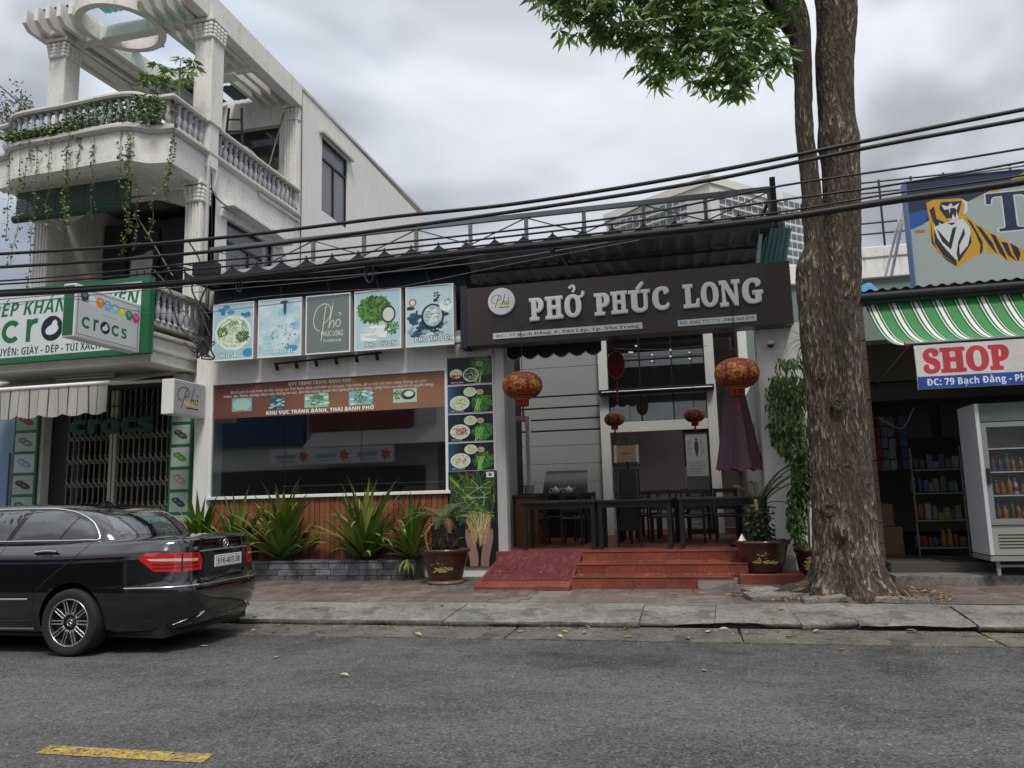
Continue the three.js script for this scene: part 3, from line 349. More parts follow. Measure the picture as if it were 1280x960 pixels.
function phoLogo(x, cx, cy, k) { x.save(); x.translate(cx, cy); x.scale(k, k); x.fillStyle = '#d6c788'; x.fillRect(-44, 18, 130, 26); x.strokeStyle = '#26262c'; x.lineWidth = 6; x.beginPath(); x.moveTo(-60, 62); x.bezierCurveTo(-50, 10, -30, -30, -18, -58); x.stroke(); x.beginPath(); x.moveTo(-62, 20); x.bezierCurveTo(-120, 10, -100, -70, -30, -64); x.bezierCurveTo(10, -56, 6, -10, -40, -4); x.stroke(); x.beginPath(); x.moveTo(40, -66); x.lineTo(8, 34); x.bezierCurveTo(24, -6, 44, -8, 34, 34); x.stroke(); x.beginPath(); x.ellipse(62, 18, 12, 18, 0.3, 0, 7); x.stroke(); x.beginPath(); x.arc(68, -22, 7, 3.6, 7.4); x.stroke(); x.fillStyle = '#2a2a2a'; x.fillRect(-24, 56, 104, 8); x.restore(); }
// ---- menu column beside the entrance
{ const r = rng(17), hd = thing('menu_header', 'grey menu heading panel with round logo beside the entrance post', 'sign', [0, 0, 0]);
  mesh('panel', rb(-4.03, -3.22, 3.83, 4.01, -12.51, -12.475, 0.004, 1), MAT.greyPaint, hd);
  mesh('lettering', face(-4.02, -3.23, 3.84, 4.0, -12.472), tmat(canvas(512, 104, (x, w, h) => { x.fillStyle = '#b9b9b7'; x.fillRect(0, 0, w, h); x.strokeStyle = '#777'; x.lineWidth = 3; x.beginPath(); x.arc(70, 52, 42, 0, 7); x.stroke(); phoLogo(x, 70, 52, 0.42); x.fillStyle = '#3a3a3a'; vtext(x, 'GIỚI THIỆU', 320, 34, 24, 'sans-serif', 'bold', 'center'); vtext(x, 'THỰC ĐƠN PHỞ PHÚC LONG', 320, 64, 26, 'sans-serif', 'bold', 'center', { fit: 290 }); vtext(x, 'Hotline: 0562.777.773', 320, 92, 18, 'sans-serif', 'normal', 'center'); }), 0.5), hd);
  const mk = ['with dark bowl and red meat plate', 'with noodle plate and herbs', 'with red raw beef plate', 'with white noodle plate and greens'];
  for (let i = 0; i < 4; i++) { const y1 = 3.826 - i * 0.482, y0 = y1 - 0.474, o = thing('menu_board', 'black menu picture board ' + mk[i] + ', beside the entrance post', 'sign', [0, 0, 0], 0, 'stacked menu boards by the entrance');
    mesh('frame', rb(-4.03, -3.22, y0, y1, -12.51, -12.478, 0.004, 1), MAT.whitePaint, o);
    mesh('picture', face(-4.018, -3.232, y0 + 0.01, y1 - 0.01, -12.475), tmat(canvas(512, 300, (x, w, h) => { x.fillStyle = '#15181c'; x.fillRect(0, 0, w, h); const g = x.createLinearGradient(0, 0, w * 0.35, 0); g.addColorStop(0, ['#15181c', '#2c5b86', '#1a2a3a', '#27506f'][i]); g.addColorStop(1, '#15181c'); x.fillStyle = g; x.fillRect(0, 0, w * 0.35, h);
      herbs(x, r, w * 0.76, h * (i ? 0.66 : 0.28), 110, 200, true); herbs(x, r, w * 0.85, h * 0.55, 70, 80); dish(x, r, w * (i ? 0.5 : 0.2), h * (i ? 0.24 : 0.6), 72, '#b7c9a0'); dish(x, r, w * 0.72, h * 0.26, 40, '#b4652f'); 
      if (i === 0) { dish(x, r, w * 0.53, h * 0.66, 92, '#23251f', 0.85); for (let k = 0; k < 40; k++) blob(x, w * 0.2 + (r() - 0.5) * 90, h * 0.72 + (r() - 0.5) * 40, 12, 6, '#a3342c'); } else { dish(x, r, w * 0.27, h * 0.64, 112, '#c9cfb8'); for (let k = 0; k < 60; k++) blob(x, w * 0.27 + (r() - 0.5) * 130, h * 0.62 + (r() - 0.5) * 70, 16, 6, i === 2 ? ['#b0676c', '#c9979a', '#8f4a50'][k % 3] : i === 1 ? ['#d5cf9a', '#7fa65a', '#e5e2c4'][k % 3] : ['#dfdfd8', '#c3beb2', '#8a6a5a'][k % 3]); }
      for (let k = 0; k < 12; k++) { x.strokeStyle = '#a8c66e'; x.lineWidth = 4; x.beginPath(); x.moveTo(w * (0.58 + 0.16 * r()), h); x.lineTo(w * (0.62 + 0.2 * r()), h * 0.5); x.stroke(); }
      x.fillStyle = '#d9d9d9'; vtext(x, ['PHỞ TÁI NẠM', 'PHỞ GÀ TRỘN', 'PHỞ TÁI BÒ', 'PHỞ TRỘN BÒ'][i], 40, h - 12, 22, 'sans-serif', 'bold'); soften(x, w, h, 20 + i); }), 0.35), o);
  }
  const y0 = 0.36, y1 = 1.89, o = thing('herb_poster', 'tall poster of hands holding spring onions with roots, below the menu boards', 'poster', [0, 0, 0]);
  mesh('backing', bx(-4.02, -3.2, y0, y1, -12.515, -12.482), MAT.black, o);
  mesh('print', face(-4.0, -3.215, y0, y1, -12.479), tmat(canvas(420, 820, (x, w, h) => { x.fillStyle = '#10160f'; x.fillRect(0, 0, w, h); const st = (x0, y0, x1, y1, lw, c) => { x.strokeStyle = c; x.lineWidth = lw; x.lineCap = 'round'; x.beginPath(); x.moveTo(x0, y0); x.quadraticCurveTo((x0 + x1) / 2 + (r() - 0.5) * 60, (y0 + y1) / 2, x1, y1); x.stroke(); };
    for (let k = 0; k < 120; k++) st(w * (r() * 1.3 - 0.15), h * (0.15 * r() - 0.02), w * (0.12 + 0.82 * r()), h * (0.34 + 0.26 * r()), 2 + r() * r() * 16, `rgb(${18 + r() * 70},${46 + r() * 80},${20 + r() * 42})`);
    for (let k = 0; k < 6; k++) st(-10, 20 + k * 50, w * 0.6, h * 0.36 + k * 10, 16, `rgb(${30 + r() * 60},${70 + r() * 60},${35 + r() * 20})`); st(-10, 40, w * 0.6, h * 0.36, 20, '#7d9f4a');
    for (let k = 0; k < 40; k++) st(w * r(), h * 0.5 * r(), w * r(), h * 0.5 * r(), 2 + 5 * r(), ['#0d130d', '#86a552', '#27402a', '#b9b98a'][k % 4]);
    for (const s of [0, 1]) { x.fillStyle = s ? '#8f6c64' : '#98746b'; x.beginPath(); x.moveTo(w * (s ? 0.90 : 0.34), h * 0.60); x.bezierCurveTo(w * (s ? 0.99 : 0.28), h * 0.70, w * (s ? 0.84 : 0.40), h * 0.82, w * (s ? 0.82 : 0.42), h); x.lineTo(w * (s ? 0.65 : 0.58), h); x.bezierCurveTo(w * 0.64, h * 0.9, w * (s ? 0.68 : 0.56), h * 0.8, w * (s ? 0.74 : 0.50), h * 0.70); x.fill(); for (let k = 0; k < 4; k++) st(w * (s ? 0.88 - k * 0.045 : 0.37 + k * 0.045), h * (0.70 + 0.02 * k), w * (s ? 0.86 - k * 0.04 : 0.41 + k * 0.04), h * (0.57 + 0.015 * k), 19, k % 2 ? '#a07c72' : '#8f6c64'); }
    for (let k = 0; k < 150; k++) { const a = w * (0.34 + 0.56 * r()); st(a, h * (0.42 + 0.12 * r()), lerp(a, w * 0.62, 0.55), h * (0.60 + 0.2 * r()), 1.5 + r() * 3, ['#c3b97e', '#a7a762', '#b98a6c', '#cfc6a4', '#7f914a', '#8a5a4a'][k % 6]); }
    x.fillStyle = '#dfe4e8'; x.fillRect(w * 0.8, 4, w * 0.17, h * 0.06); x.fillStyle = '#44566a'; x.fillRect(w * 0.85, 16, w * 0.07, h * 0.03); soften(x, w, h, 31); }), 0.4), o);
}
{ const c = onZ(574, 425, -12.3), o = thing('floodlight', 'small grey domed floodlight between the light boxes and the name board', 'light fixture', [c.x, c.y, -12.3]);
  mesh('dome', lathe([[0, 0.075], [0.05, 0.06], [0.075, 0.01], [0.078, -0.05], [0.07, -0.055], [0, -0.04]], 20), MAT.greyPaint, o); mesh('arm', bar([0, 0.06, 0], [0.0, 0.12, -0.25], 0.014), MAT.iron, o); }
// ---- canopy roof with scalloped fascia, and the steel truss that runs along it
{ const o = thing('canopy_roof', 'dark corrugated canopy roof with scalloped front edge above the restaurant signs', 'roof', [0, 0, 0]);
  const x0 = -8.82, x1 = 1.34, n = 35;
  mesh('corrugated_sheet', grid(n * 8, 6, (u, v) => [lerp(x0, x1, u), lerp(5.495, 5.56, v) + 0.04 * Math.pow(Math.abs(Math.sin(u * n * Math.PI)), 0.6), lerp(-12.02, -14.5, v)]), MAT.roofSheet, o);
  const pts = [[x0, 5.41]], k = 21, pw = (x1 - x0) / k; for (let i = 0; i < k; i++) for (let j = 0; j < 10; j++) { const t = j / 10; pts.unshift([x0 + (i + t) * pw, 5.53 + 0.14 * Math.pow(Math.abs(2 * t - 1), 1.6)]); } pts.unshift([x1, 5.67]); pts.unshift([x1, 5.41]);
  mesh('scalloped_fascia', extr(pts, 0.012).translate(0, 0, -12.0), MAT.navy, o);
  mesh('flashing', bx(x0, x1, 5.55, 5.61, -12.06, -12.04), MAT.greyPaint, o);
  for (let i = 0; i <= k; i++) mesh('clip', bx(x0 + i * pw - 0.012, x0 + i * pw + 0.012, 5.62, 5.71, -12.0, -11.98), MAT.navy, o);
  for (let i = 0; i < 3; i++) mesh('purlin', beam([x0, 5.475 + i * 0.03, -12.14 - i * 1.12], [x1, 5.475 + i * 0.03, -12.14 - i * 1.12], 0.05, 0.05), MAT.roofSheet, o); mesh('rear_fascia', bx(x0, x1, 5.44, 5.68, -14.54, -14.51), MAT.roofSheet, o);
  mesh('strut', [beam([1.12, 4.9, -12.7], [1.2, 5.5, -12.3], 0.05, 0.05)], MAT.whitePaint, o);
  for (const x of [-8.6, -5.2, -2.0, 1.2]) mesh('bracket', beam([x, 5.44, -12.06], [x, 5.48, -13.2], 0.05, 0.05), MAT.navy, o);
  const t = thing('steel_truss', 'grey steel truss running along the top of the canopy roof', 'truss', [0, 0, -12.15]);
  mesh('top_chord', beam([-8.4, 6.07, 0], [1.40, 6.07, 0], 0.07, 0.075), MAT.truss, t); mesh('bottom_chord', beam([-8.4, 5.64, -0.2], [1.40, 5.64, -0.2], 0.03, 0.03), MAT.iron, t);
  for (let i = 0; i <= 10; i++) { const x = 1.34 - i * 0.962; mesh('vertical', bx(x - 0.03, x + 0.03, 5.66, 6.03, -0.025, 0.025), MAT.truss, t); if (i < 10) mesh('diagonal', beam([x - 0.03, i % 2 ? 5.68 : 6.02, 0], [x - 0.93, i % 2 ? 6.02 : 5.68, 0], 0.018, 0.018), MAT.iron, t); }
  mesh('end_post', [bx(1.36, 1.44, 5.45, 6.25, -0.04, 0.04), beam([1.40, 6.05, 0], [1.18, 5.65, -0.5], 0.04, 0.04)], MAT.blackMetal, t);
  const s = thing('corrugated_side_sheet', 'teal corrugated metal sheet closing the end of the canopy', 'metal sheet', [0, 0, 0]);
  { const a = onZ(956, 284, -12.75), b = onZ(992, 279, -12.75), c = onZ(984, 330, -12.75), d = onZ(946, 332, -12.75); mesh('sheet', grid(64, 4, (u, v) => [lerp(lerp(d.x, c.x, u), lerp(a.x, b.x, u), v), lerp(lerp(d.y, c.y, u), lerp(a.y, b.y, u), v), -12.75 + 0.035 * Math.abs(Math.sin(u * 6 * Math.PI)) - 0.25 * u]), mat([0.035, 0.12, 0.115], 0.5), s); }
  mesh('sheet_edge', beam([1.44, 4.95, -12.42], [1.5, 5.65, -12.42], 0.03, 0.03), MAT.iron, s);
}
// ---- planter wall of split stone
{ const o = thing('planter_wall', 'low grey slate planter wall under the shop window', 'planter', [0, 0, 0]), r = rng(41);
  mesh('core', bx(-8.8, -4.46, 0.1, 0.47, -12.32, -12.02), MAT.mortar, o); mesh('core', bx(-4.6, -4.46, 0.1, 0.47, -12.49, -12.33), MAT.mortar, o);
  mesh('soil', bx(-8.8, -4.6, 0.2, 0.43, -12.48, -12.33), mat([0.05, 0.035, 0.025], 0.98), o);
  const ms = [0.7, 0.95, 1.25, 1.6].map((k) => tmat(T.slate, 0.75, { color: C(k), bumpMap: T.grain, bumpScale: 0.006 }));
  for (let c = 0; c < 3; c++) for (let x = -8.8 + (c % 2) * -0.14; x < -4.5;) { const L = 0.22 + 0.3 * r(), a = Math.max(x, -8.8), b = Math.min(x + L - 0.008, -4.44); if (b > a + 0.04) mesh('stone', rb(a, b, 0.17 + c * 0.1, 0.263 + c * 0.1, -12.03, -11.985 + 0.012 * r(), 0.006, 1), ms[Math.floor(r() * 4)], o); x += L; }
  for (let x = -8.8; x < -4.5;) { const L = 0.45 + 0.3 * r(), b = Math.min(x + L - 0.008, -4.44); mesh('cap_stone', rb(x, b, 0.47, 0.505, -12.34, -11.97, 0.006, 1), ms[1 + Math.floor(r() * 2)], o); x += L; }
}
// ---- steps and ramp
{ const o = thing('entrance_steps', 'three red tiled steps rising to the restaurant floor', 'steps', [0, 0, 0]), r = rng(43);
  const S = [[0.2, 0.335, -10.98, 0.4], [0.335, 0.465, -11.5, 0.62], [0.465, 0.6, -12.12, 0.62]], xl = -1.78;
  const ms = [0.85, 1.0, 1.15].map((k) => tmat(T.red, 0.42, { color: C(k) })); const grout = mat([0.30, 0.22, 0.18], 0.9);
  S.forEach(([y0, y1, z, xr], i) => { const zn = i < 2 ? S[i + 1][2] : -12.3; mesh('grout', bx(xl + 0.005 * i, xr - 0.004, 0.12, y1 - 0.006, -12.3, z - 0.012), grout, o);
    for (let x = xl; x < xr - 0.02; x += 0.43) { const b = Math.min(x + 0.425, xr); if (i === 0 && x > -0.1) { mesh('broken_riser', jitter(rb(x, b, y0 - 0.05, y1 - 0.03, z - 0.05, z - 0.012, 0.01, 3), 0.03, 8, 3), MAT.mortar, o); } else mesh('tile', rb(x, b, y0 - 0.04, y1 - 0.008, z - 0.012, z, 0.003, 1), ms[Math.floor(r() * 3)], o);
      mesh('tile', rb(x, b, y1 - 0.008, y1 + 0.002, zn - 0.01, z + 0.012, 0.003, 1), ms[Math.floor(r() * 3)], o); } });
  const p = thing('entrance_ramp', 'maroon carpeted ramp with worn patches beside the red steps', 'ramp', [0, 0, 0]);
  const wedge = (x0, x1, x2, x3, z0, y0, z1, y1, d) => { const g = new THREE.BufferGeometry(), q = [[x0, y0, z0], [x1, y0, z0], [x2, y1, z1], [x3, y1, z1]], P = [], tri = (a, b, c) => P.push(...a, ...b, ...c), lo = q.map(([x, y, z]) => [x, Math.max(0.1, y - d), z]); tri(q[0], q[1], q[2]); tri(q[0], q[2], q[3]); for (let i = 0; i < 4; i++) { const j = (i + 1) % 4; tri(q[i], lo[i], lo[j]); tri(q[i], lo[j], q[j]); } g.setAttribute('position', new THREE.Float32BufferAttribute(P, 3)); g.computeVertexNormals(); return metric(g); };
  mesh('ramp_base', wedge(-3.16, -1.79, -1.79, -3.06, -10.9, 0.215, -12.28, 0.602, 0.6), MAT.redTile, p);
  mesh('carpet', wedge(-3.10, -1.83, -1.80, -3.06, -11.12, 0.288, -12.26, 0.607, 0.008), MAT.redMat, p);
}
// ---- lanterns
function lantern(label, pos, R, hang, group) { const o = thing('paper_lantern', label, 'lantern', pos, 0, group);
  const n = 24, body = grid(n * 3, 20, (u, v) => { const a = u * 2 * Math.PI, t = (v - 0.5) * Math.PI * 0.86, rr = R * Math.pow(Math.cos(t), 0.8) * (1 - 0.035 * Math.abs(Math.cos(a * n / 2))); return [Math.cos(a) * rr, Math.sin(t) * R * 0.68, Math.sin(a) * rr]; }, [1, 1], true);
  mesh('shade', body, MAT.lantern ||= tmat(canvas(512, 256, (x, w, h) => { const r = rng(4); x.fillStyle = '#87301f'; x.fillRect(0, 0, w, h); for (let i = 0; i < 24; i++) { x.fillStyle = 'rgba(70,8,8,.5)'; x.fillRect(i / 24 * w, 0, 4, h); } for (let k = 0; k < 6; k++) { const cx = (k + 0.5) / 6 * w; x.strokeStyle = '#c99a3c'; x.lineWidth = 3; for (let i = 0; i < 14; i++) { x.beginPath(); x.arc(cx + (r() - 0.5) * 50, h / 2 + (r() - 0.5) * 90, 6 + r() * 12, r() * 6, r() * 6 + 3); x.stroke(); } x.fillStyle = '#b8862f'; for (let i = 0; i < 50; i++) x.fillRect(cx + (r() - 0.5) * 70, h / 2 + (r() - 0.5) * 150, 3 + 5 * r(), 3 + 4 * r()); } x.fillStyle = '#b78a34'; x.fillRect(0, 18, w, 8); x.fillRect(0, h - 26, w, 8); }), 0.7, { transmission: 0.15, thickness: 0 }), o);
  mesh('cap', lathe([[0, 0.09], [0.1, 0.09], [0.1, 0], [0.36, -0.02], [0.36, -0.06]].map(([a, b]) => [a * R, R * 0.62 + b * R]), 16), MAT.gold, o); mesh('cap', lathe([[0.36, 0.04], [0.36, 0], [0.30, -0.1], [0, -0.1]].map(([a, b]) => [a * R, -R * 0.62 + b * R]), 16), MAT.gold, o);
  const tas = mat([0.30, 0.025, 0.02], 0.8), tg = []; for (let i = 0; i < 14; i++) { const a = i / 14 * 6.283; tg.push(bar([Math.cos(a) * R * 0.26, -R * 0.68, Math.sin(a) * R * 0.26], [Math.cos(a) * R * 0.24, -R * 1.0, Math.sin(a) * R * 0.24], 0.016, 0.02, 5)); } for (let i = 0; i < 6; i++) { const a = i; tg.push(bar([0, -R * 0.9, 0], [Math.cos(a) * 0.02, -R * 1.62, Math.sin(a) * 0.02], 0.012, 0.008, 5)); } mesh('tassel', tg, tas, o);
  mesh('cord', bar([0, R * 0.66, 0], [0, hang, 0], 0.006, 0.006, 5), MAT.black, o); return o; }
{ const a = onZ(653, 482, -12.1), b = onZ(921, 467, -12.1), c = onZ(768, 524, -15), d = onZ(868, 519, -15);
  lantern('big red and gold paper lantern hanging beside the grey entrance post', [a.x, a.y, a.z], 0.33, 1.0); lantern('big red and gold paper lantern hanging in front of the folded umbrella', [b.x, b.y, b.z], 0.34, 1.0);
  lantern('small red paper lantern hanging above the menu stand', [c.x, c.y, c.z], 0.20, 1.9); lantern('small red paper lantern hanging above the glass door poster', [d.x, d.y, d.z], 0.20, 1.9);
  const f = onZ(770, 456, -13.6), o = thing('hanging_ornament', 'flat red oval fan ornament with a long tassel hanging inside the entrance', 'ornament', [f.x, f.y, f.z]);
  mesh('oval', new THREE.SphereGeometry(1, 24, 16).scale(0.15, 0.24, 0.025), mat([0.13, 0.014, 0.02], 0.8), o); mesh('rim', new THREE.TorusGeometry(1, 0.05, 8, 40).scale(0.15, 0.24, 0.2), mat([0.34, 0.10, 0.07], 0.6), o); mesh('tassel', [bar([0, -0.24, 0], [0, -0.36, 0], 0.006), bar([0, -0.36, 0], [0, -0.7, 0], 0.02, 0.014)], mat([0.32, 0.03, 0.025], 0.8), o); mesh('cord', bar([0, 0.24, 0], [0, 1.2, 0], 0.004), MAT.black, o);
  const s = thing('string_lights', 'string of small white bulbs hanging across the upper glazing', 'string lights', [0, 0, -16.5]); const bulbs = [[790, 441], [815, 444], [838, 438], [862, 441], [787, 441], [815, 452], [838, 446], [862, 449], [795, 433]];
  const em = mat(0.8, 0.4); bulbs.forEach(([u, v]) => { const p = onZ(u, v, -16.5); mesh('bulb', new THREE.SphereGeometry(0.026, 10, 8).translate(p.x, p.y, 0), em, s); }); const p0 = onZ(768, 436, -16.5), p1 = onZ(884, 432, -16.5); mesh('cable', tube([[p0.x, p0.y, 0], [(p0.x + p1.x) / 2, p0.y - 0.08, 0], [p1.x, p1.y, 0]], 0.006, 5, 16), MAT.black, s);
}
{ // scalloped cloth valance under the canopy by the entrance
  const z = -12.9, a = onZ(634, 452, z), b = onZ(752, 440, z), pts = [[a.x, a.y + 0.6], [b.x, b.y + 0.6]], k = 6; for (let i = k * 10; i >= 0; i--) { const t = i / (k * 10); pts.push([lerp(a.x, b.x, t), lerp(a.y, b.y, 0.5) + 0.06 - 0.07 * Math.abs(Math.sin(t * k * Math.PI))]); }
  const o = thing('cloth_valance', 'dark cloth valance with pale scalloped hem inside the entrance head', 'valance', [0, 0, z]); mesh('cloth', extr(pts, 0.006), MAT.navy, o); mesh('hem', tube(pts.slice(2).map(([x, y]) => [x, y, 0.006]), 0.010, 6, 120), mat(0.5, 0.8), o);
}
// ---- tables, chairs and other furniture
const blackWood = mat([0.014, 0.014, 0.015], 0.28), chairMat = mat([0.016, 0.016, 0.017], 0.35);
function table(label, x, z, w, d = 0.72, group = 'black tables along the entrance') { const o = thing('dining_table', label, 'table', [x, 0.6, z], 0, group); mesh('table_top', rb(-w / 2, w / 2, 0.735, 0.775, -d / 2, d / 2, 0.006, 2), blackWood, o); for (const sz of [-1, 1]) mesh('apron', bx(-w / 2 + 0.06, w / 2 - 0.06, 0.65, 0.735, sz * (d / 2 - 0.0575) - 0.0125, sz * (d / 2 - 0.0575) + 0.0125), blackWood, o); for (const sx of [-1, 1]) for (const sz of [-1, 1]) mesh('leg', rb(sx * (w / 2 - 0.05) - 0.035, sx * (w / 2 - 0.05) + 0.035, 0, 0.735, sz * (d / 2 - 0.06) - 0.035, sz * (d / 2 - 0.06) + 0.035, 0.005, 1), blackWood, o); return o; }
function chair(label, x, z, turn, group = 'black dining chairs inside') { const o = thing('dining_chair', label, 'chair', [x, 0.6, z], turn, group); mesh('seat', rb(-0.21, 0.21, 0.43, 0.47, -0.21, 0.21, 0.015, 2), chairMat, o); for (const sx of [-1, 1]) { mesh('leg', rb(sx * 0.18 - 0.018, sx * 0.18 + 0.018, 0, 0.43, 0.15, 0.186, 0.004, 1), chairMat, o); mesh('leg', beam([sx * 0.18, 0, -0.2], [sx * 0.18, 0.92, -0.235], 0.036, 0.036), chairMat, o); } for (const y of [0.6, 0.74, 0.88]) mesh('back_slat', rb(-0.165, 0.165, y - 0.035, y + 0.035, -0.245, -0.225, 0.006, 1), chairMat, o); return o; }
table('black wooden table behind the maroon ramp', -2.22, -12.95, 1.22); table('black wooden table behind the red steps, under the menu stand', -1.0, -12.95, 1.18); table('black wooden table beside the folded purple umbrella', 0.36, -12.95, 1.36);
[[-2.5, -14.6], [-0.9, -14.9], [0.2, -14.7], [-0.7, -16.0]].forEach(([x, z]) => table('black dining table standing further inside the restaurant', x, z, 1.1, 0.65, 'dining tables further inside'));
[[-2.85, -14.05, 3.14], [-2.2, -14.05, 3.14], [-1.25, -14.35, 3.2], [-0.65, -14.35, 3.1], [-0.1, -14.1, 3.14], [0.45, -14.15, 3.14], [-2.75, -15.2, 0], [-2.15, -15.2, 0], [-1.15, -15.5, 0.05], [-0.6, -15.5, 0], [0.0, -15.25, 0], [0.5, -15.2, 0], [-0.95, -16.5, 0], [-0.4, -16.5, 0]].forEach(([x, z, t]) => chair('black slat-back dining chair at a table inside the restaurant', x, z, t));
{ const p = onZ(783, 568, -13.55), o = thing('menu_stand', 'black easel stand holding a wooden menu placard', 'menu stand', [p.x, 0.6, -13.55]), h = p.y - 0.6;
  for (const s of [-1, 1]) mesh('leg', beam([s * 0.2, 0, 0.12], [s * 0.13, h + 0.32, -0.04], 0.035, 0.035), blackWood, o); mesh('rear_leg', beam([0, 0, -0.35], [0, h + 0.3, -0.05], 0.035, 0.035), blackWood, o); mesh('shelf', [rb(-0.24, 0.24, h - 0.20, h - 0.17, -0.05, 0.06, 0.004), rb(-0.22, 0.22, h - 0.75, h - 0.72, -0.05, 0.04, 0.004)], blackWood, o); mesh('panel', bx(-0.2, 0.2, 0.25, h - 0.25, -0.02, 0.0), blackWood, o);
  mesh('placard', rb(-0.19, 0.19, h - 0.13, h + 0.15, 0.0, 0.025, 0.004), mat([0.36, 0.23, 0.12], 0.6), o); for (const sx of [-0.21, 0.165]) mesh('placard_edge', bx(sx, sx + 0.045, h - 0.14, h + 0.16, -0.005, 0.032), mat([0.55, 0.50, 0.42], 0.6), o);
  mesh('lettering', face(-0.16, 0.16, h - 0.1, h + 0.12, 0.027), tmat(canvas(256, 176, (x, w, h2) => { x.fillStyle = '#a5825a'; x.fillRect(0, 0, w, h2); for (let i = 0; i < 40; i++) { x.fillStyle = 'rgba(90,60,30,.18)'; x.fillRect(0, i * 4.4, w, 1.5); } x.fillStyle = '#3a2616'; vtext(x, 'MENU', w / 2, 100, 44, 'sans-serif', 'bold', 'center'); }), 0.6), o); }
{ const p = onZ(925, 590, -13.05), o = thing('folded_umbrella', 'folded purple patio umbrella standing inside the entrance', 'umbrella', [p.x, 0.6, -13.05]), y0 = p.y - 0.6;
  const n = 8; mesh('canopy', grid(96, 16, (u, v) => { const a = u * 2 * Math.PI, t = v, R = lerp(0.40, 0.07, Math.pow(t, 0.9)), f = 1 - 0.22 * (1 - t * 0.5) * Math.pow(Math.abs(Math.cos(a * n / 2)), 0.7); return [Math.cos(a) * R * f, lerp(y0, y0 + 1.85, t) + 0.05 * (1 - t) * Math.abs(Math.sin(a * n / 2)), Math.sin(a) * R * f * 0.9]; }, [1, 1], true), mat([0.135, 0.065, 0.095], 0.85, { bumpMap: T.fabric, bumpScale: 0.002 }), o);
  mesh('pole', bar([0, 0.05, 0], [0, y0 + 1.95, 0], 0.022), MAT.iron, o); mesh('base', lathe([[0, 0], [0.24, 0], [0.25, 0.04], [0.06, 0.07], [0.04, 0.25], [0, 0.25]], 24), MAT.blackMetal, o); mesh('finial', lathe([[0, 0], [0.03, 0.02], [0.035, 0.05], [0, 0.09]].map(([a, b]) => [a, b + y0 + 1.93]), 12), MAT.iron, o); }
{ const o = thing('serving_cabinet', 'black cabinet with white teapots against the grey boarded wall', 'cabinet', [-2.72, 0.6, -16.6]); mesh('body', rb(-0.55, 0.55, 0, 0.9, -0.25, 0.25, 0.01), blackWood, o); mesh('hood', grid(1, 8, (u, v) => [lerp(-0.48, 0.48, u) * (1 - 0.08 * v), 0.9 + 0.5 * Math.sin(v * 1.5), 0.2 - 0.4 * v]), blackWood, o);
  for (const x of [-2.9, -2.62]) { const t = thing('teapot', 'white teapot standing on a black serving cabinet', 'teapot', [x, 1.5, -16.3], 0, 'teapots on the cabinet'); mesh('body', lathe([[0, 0], [0.06, 0], [0.085, 0.05], [0.07, 0.11], [0.03, 0.13], [0.012, 0.16], [0, 0.165]], 18), mat(0.5, 0.25), t); mesh('handle', new THREE.TorusGeometry(0.045, 0.01, 6, 16).translate(-0.09, 0.07, 0), mat(0.5, 0.25), t); mesh('spout', bar([0.06, 0.05, 0], [0.13, 0.12, 0], 0.016, 0.01), mat(0.5, 0.25), t); }
  const k = thing('kitchen_counter', 'dark counter with pale worktop behind the shop window glass', 'counter', [0, 0.6, 0]); mesh('body', bx(-7.4, -4.1, 0, 0.88, -13.9, -13.2), mat(0.035, 0.6), k); mesh('worktop', rb(-7.45, -4.05, 0.9, 0.95, -13.95, -13.1, 0.006), mat([0.42, 0.40, 0.33], 0.35), k); mesh('glass_front', bx(-7.4, -4.1, 0.955, 1.15, -13.12, -13.112), MAT.glass, k); mesh('rail', bar([-7.4, 1.16, -13.116], [-4.1, 1.16, -13.116], 0.01), MAT.steel, k);
  const tr = thing('food_tray', 'orange brown wooden tray on the counter behind the window', 'tray', [-4.75, 1.55, -13.4]); mesh('base', rb(-0.3, 0.3, 0, 0.02, -0.2, 0.2, 0.005), mat([0.28, 0.12, 0.04], 0.6), tr); mesh('rim', [rb(-0.3, 0.3, 0.02, 0.14, 0.18, 0.2, 0.004), rb(-0.3, 0.3, 0.02, 0.14, -0.2, -0.18, 0.004), rb(-0.3, -0.28, 0.02, 0.14, -0.18, 0.18, 0.004), rb(0.28, 0.3, 0.02, 0.14, -0.18, 0.18, 0.004)], mat([0.28, 0.12, 0.04], 0.6), tr);
  solo('bowl', 'white bowl on the counter behind the window', 'bowl', lathe([[0.04, 0], [0.06, 0.01], [0.13, 0.1], [0.12, 0.1], [0.05, 0.02], [0, 0.015]], 20).translate(-5.75, 1.55, -13.4), mat(0.55, 0.3));
  const st = thing('side_shelf', 'wooden side counter stacked with bowls just inside the entrance post', 'counter', [-2.98, 0.6, -14.2]); mesh('body', bx(-0.2, 0.2, 0, 0.85, -0.5, 0.5), MAT.wood, st); mesh('top', rb(-0.24, 0.24, 0.85, 0.89, -0.55, 0.55, 0.005), mat(0.05, 0.3), st);
  for (let i = 0; i < 3; i++) solo('bowl', 'pale bowl stacked on the wooden side counter', 'bowl', lathe([[0.05, 0], [0.11, 0.08], [0.1, 0.08], [0, 0.01]], 18).translate(-2.98, 1.49 + i * 0.05, -14.0), mat([0.4, 0.45, 0.4], 0.3), 'bowls on the side counter');
}
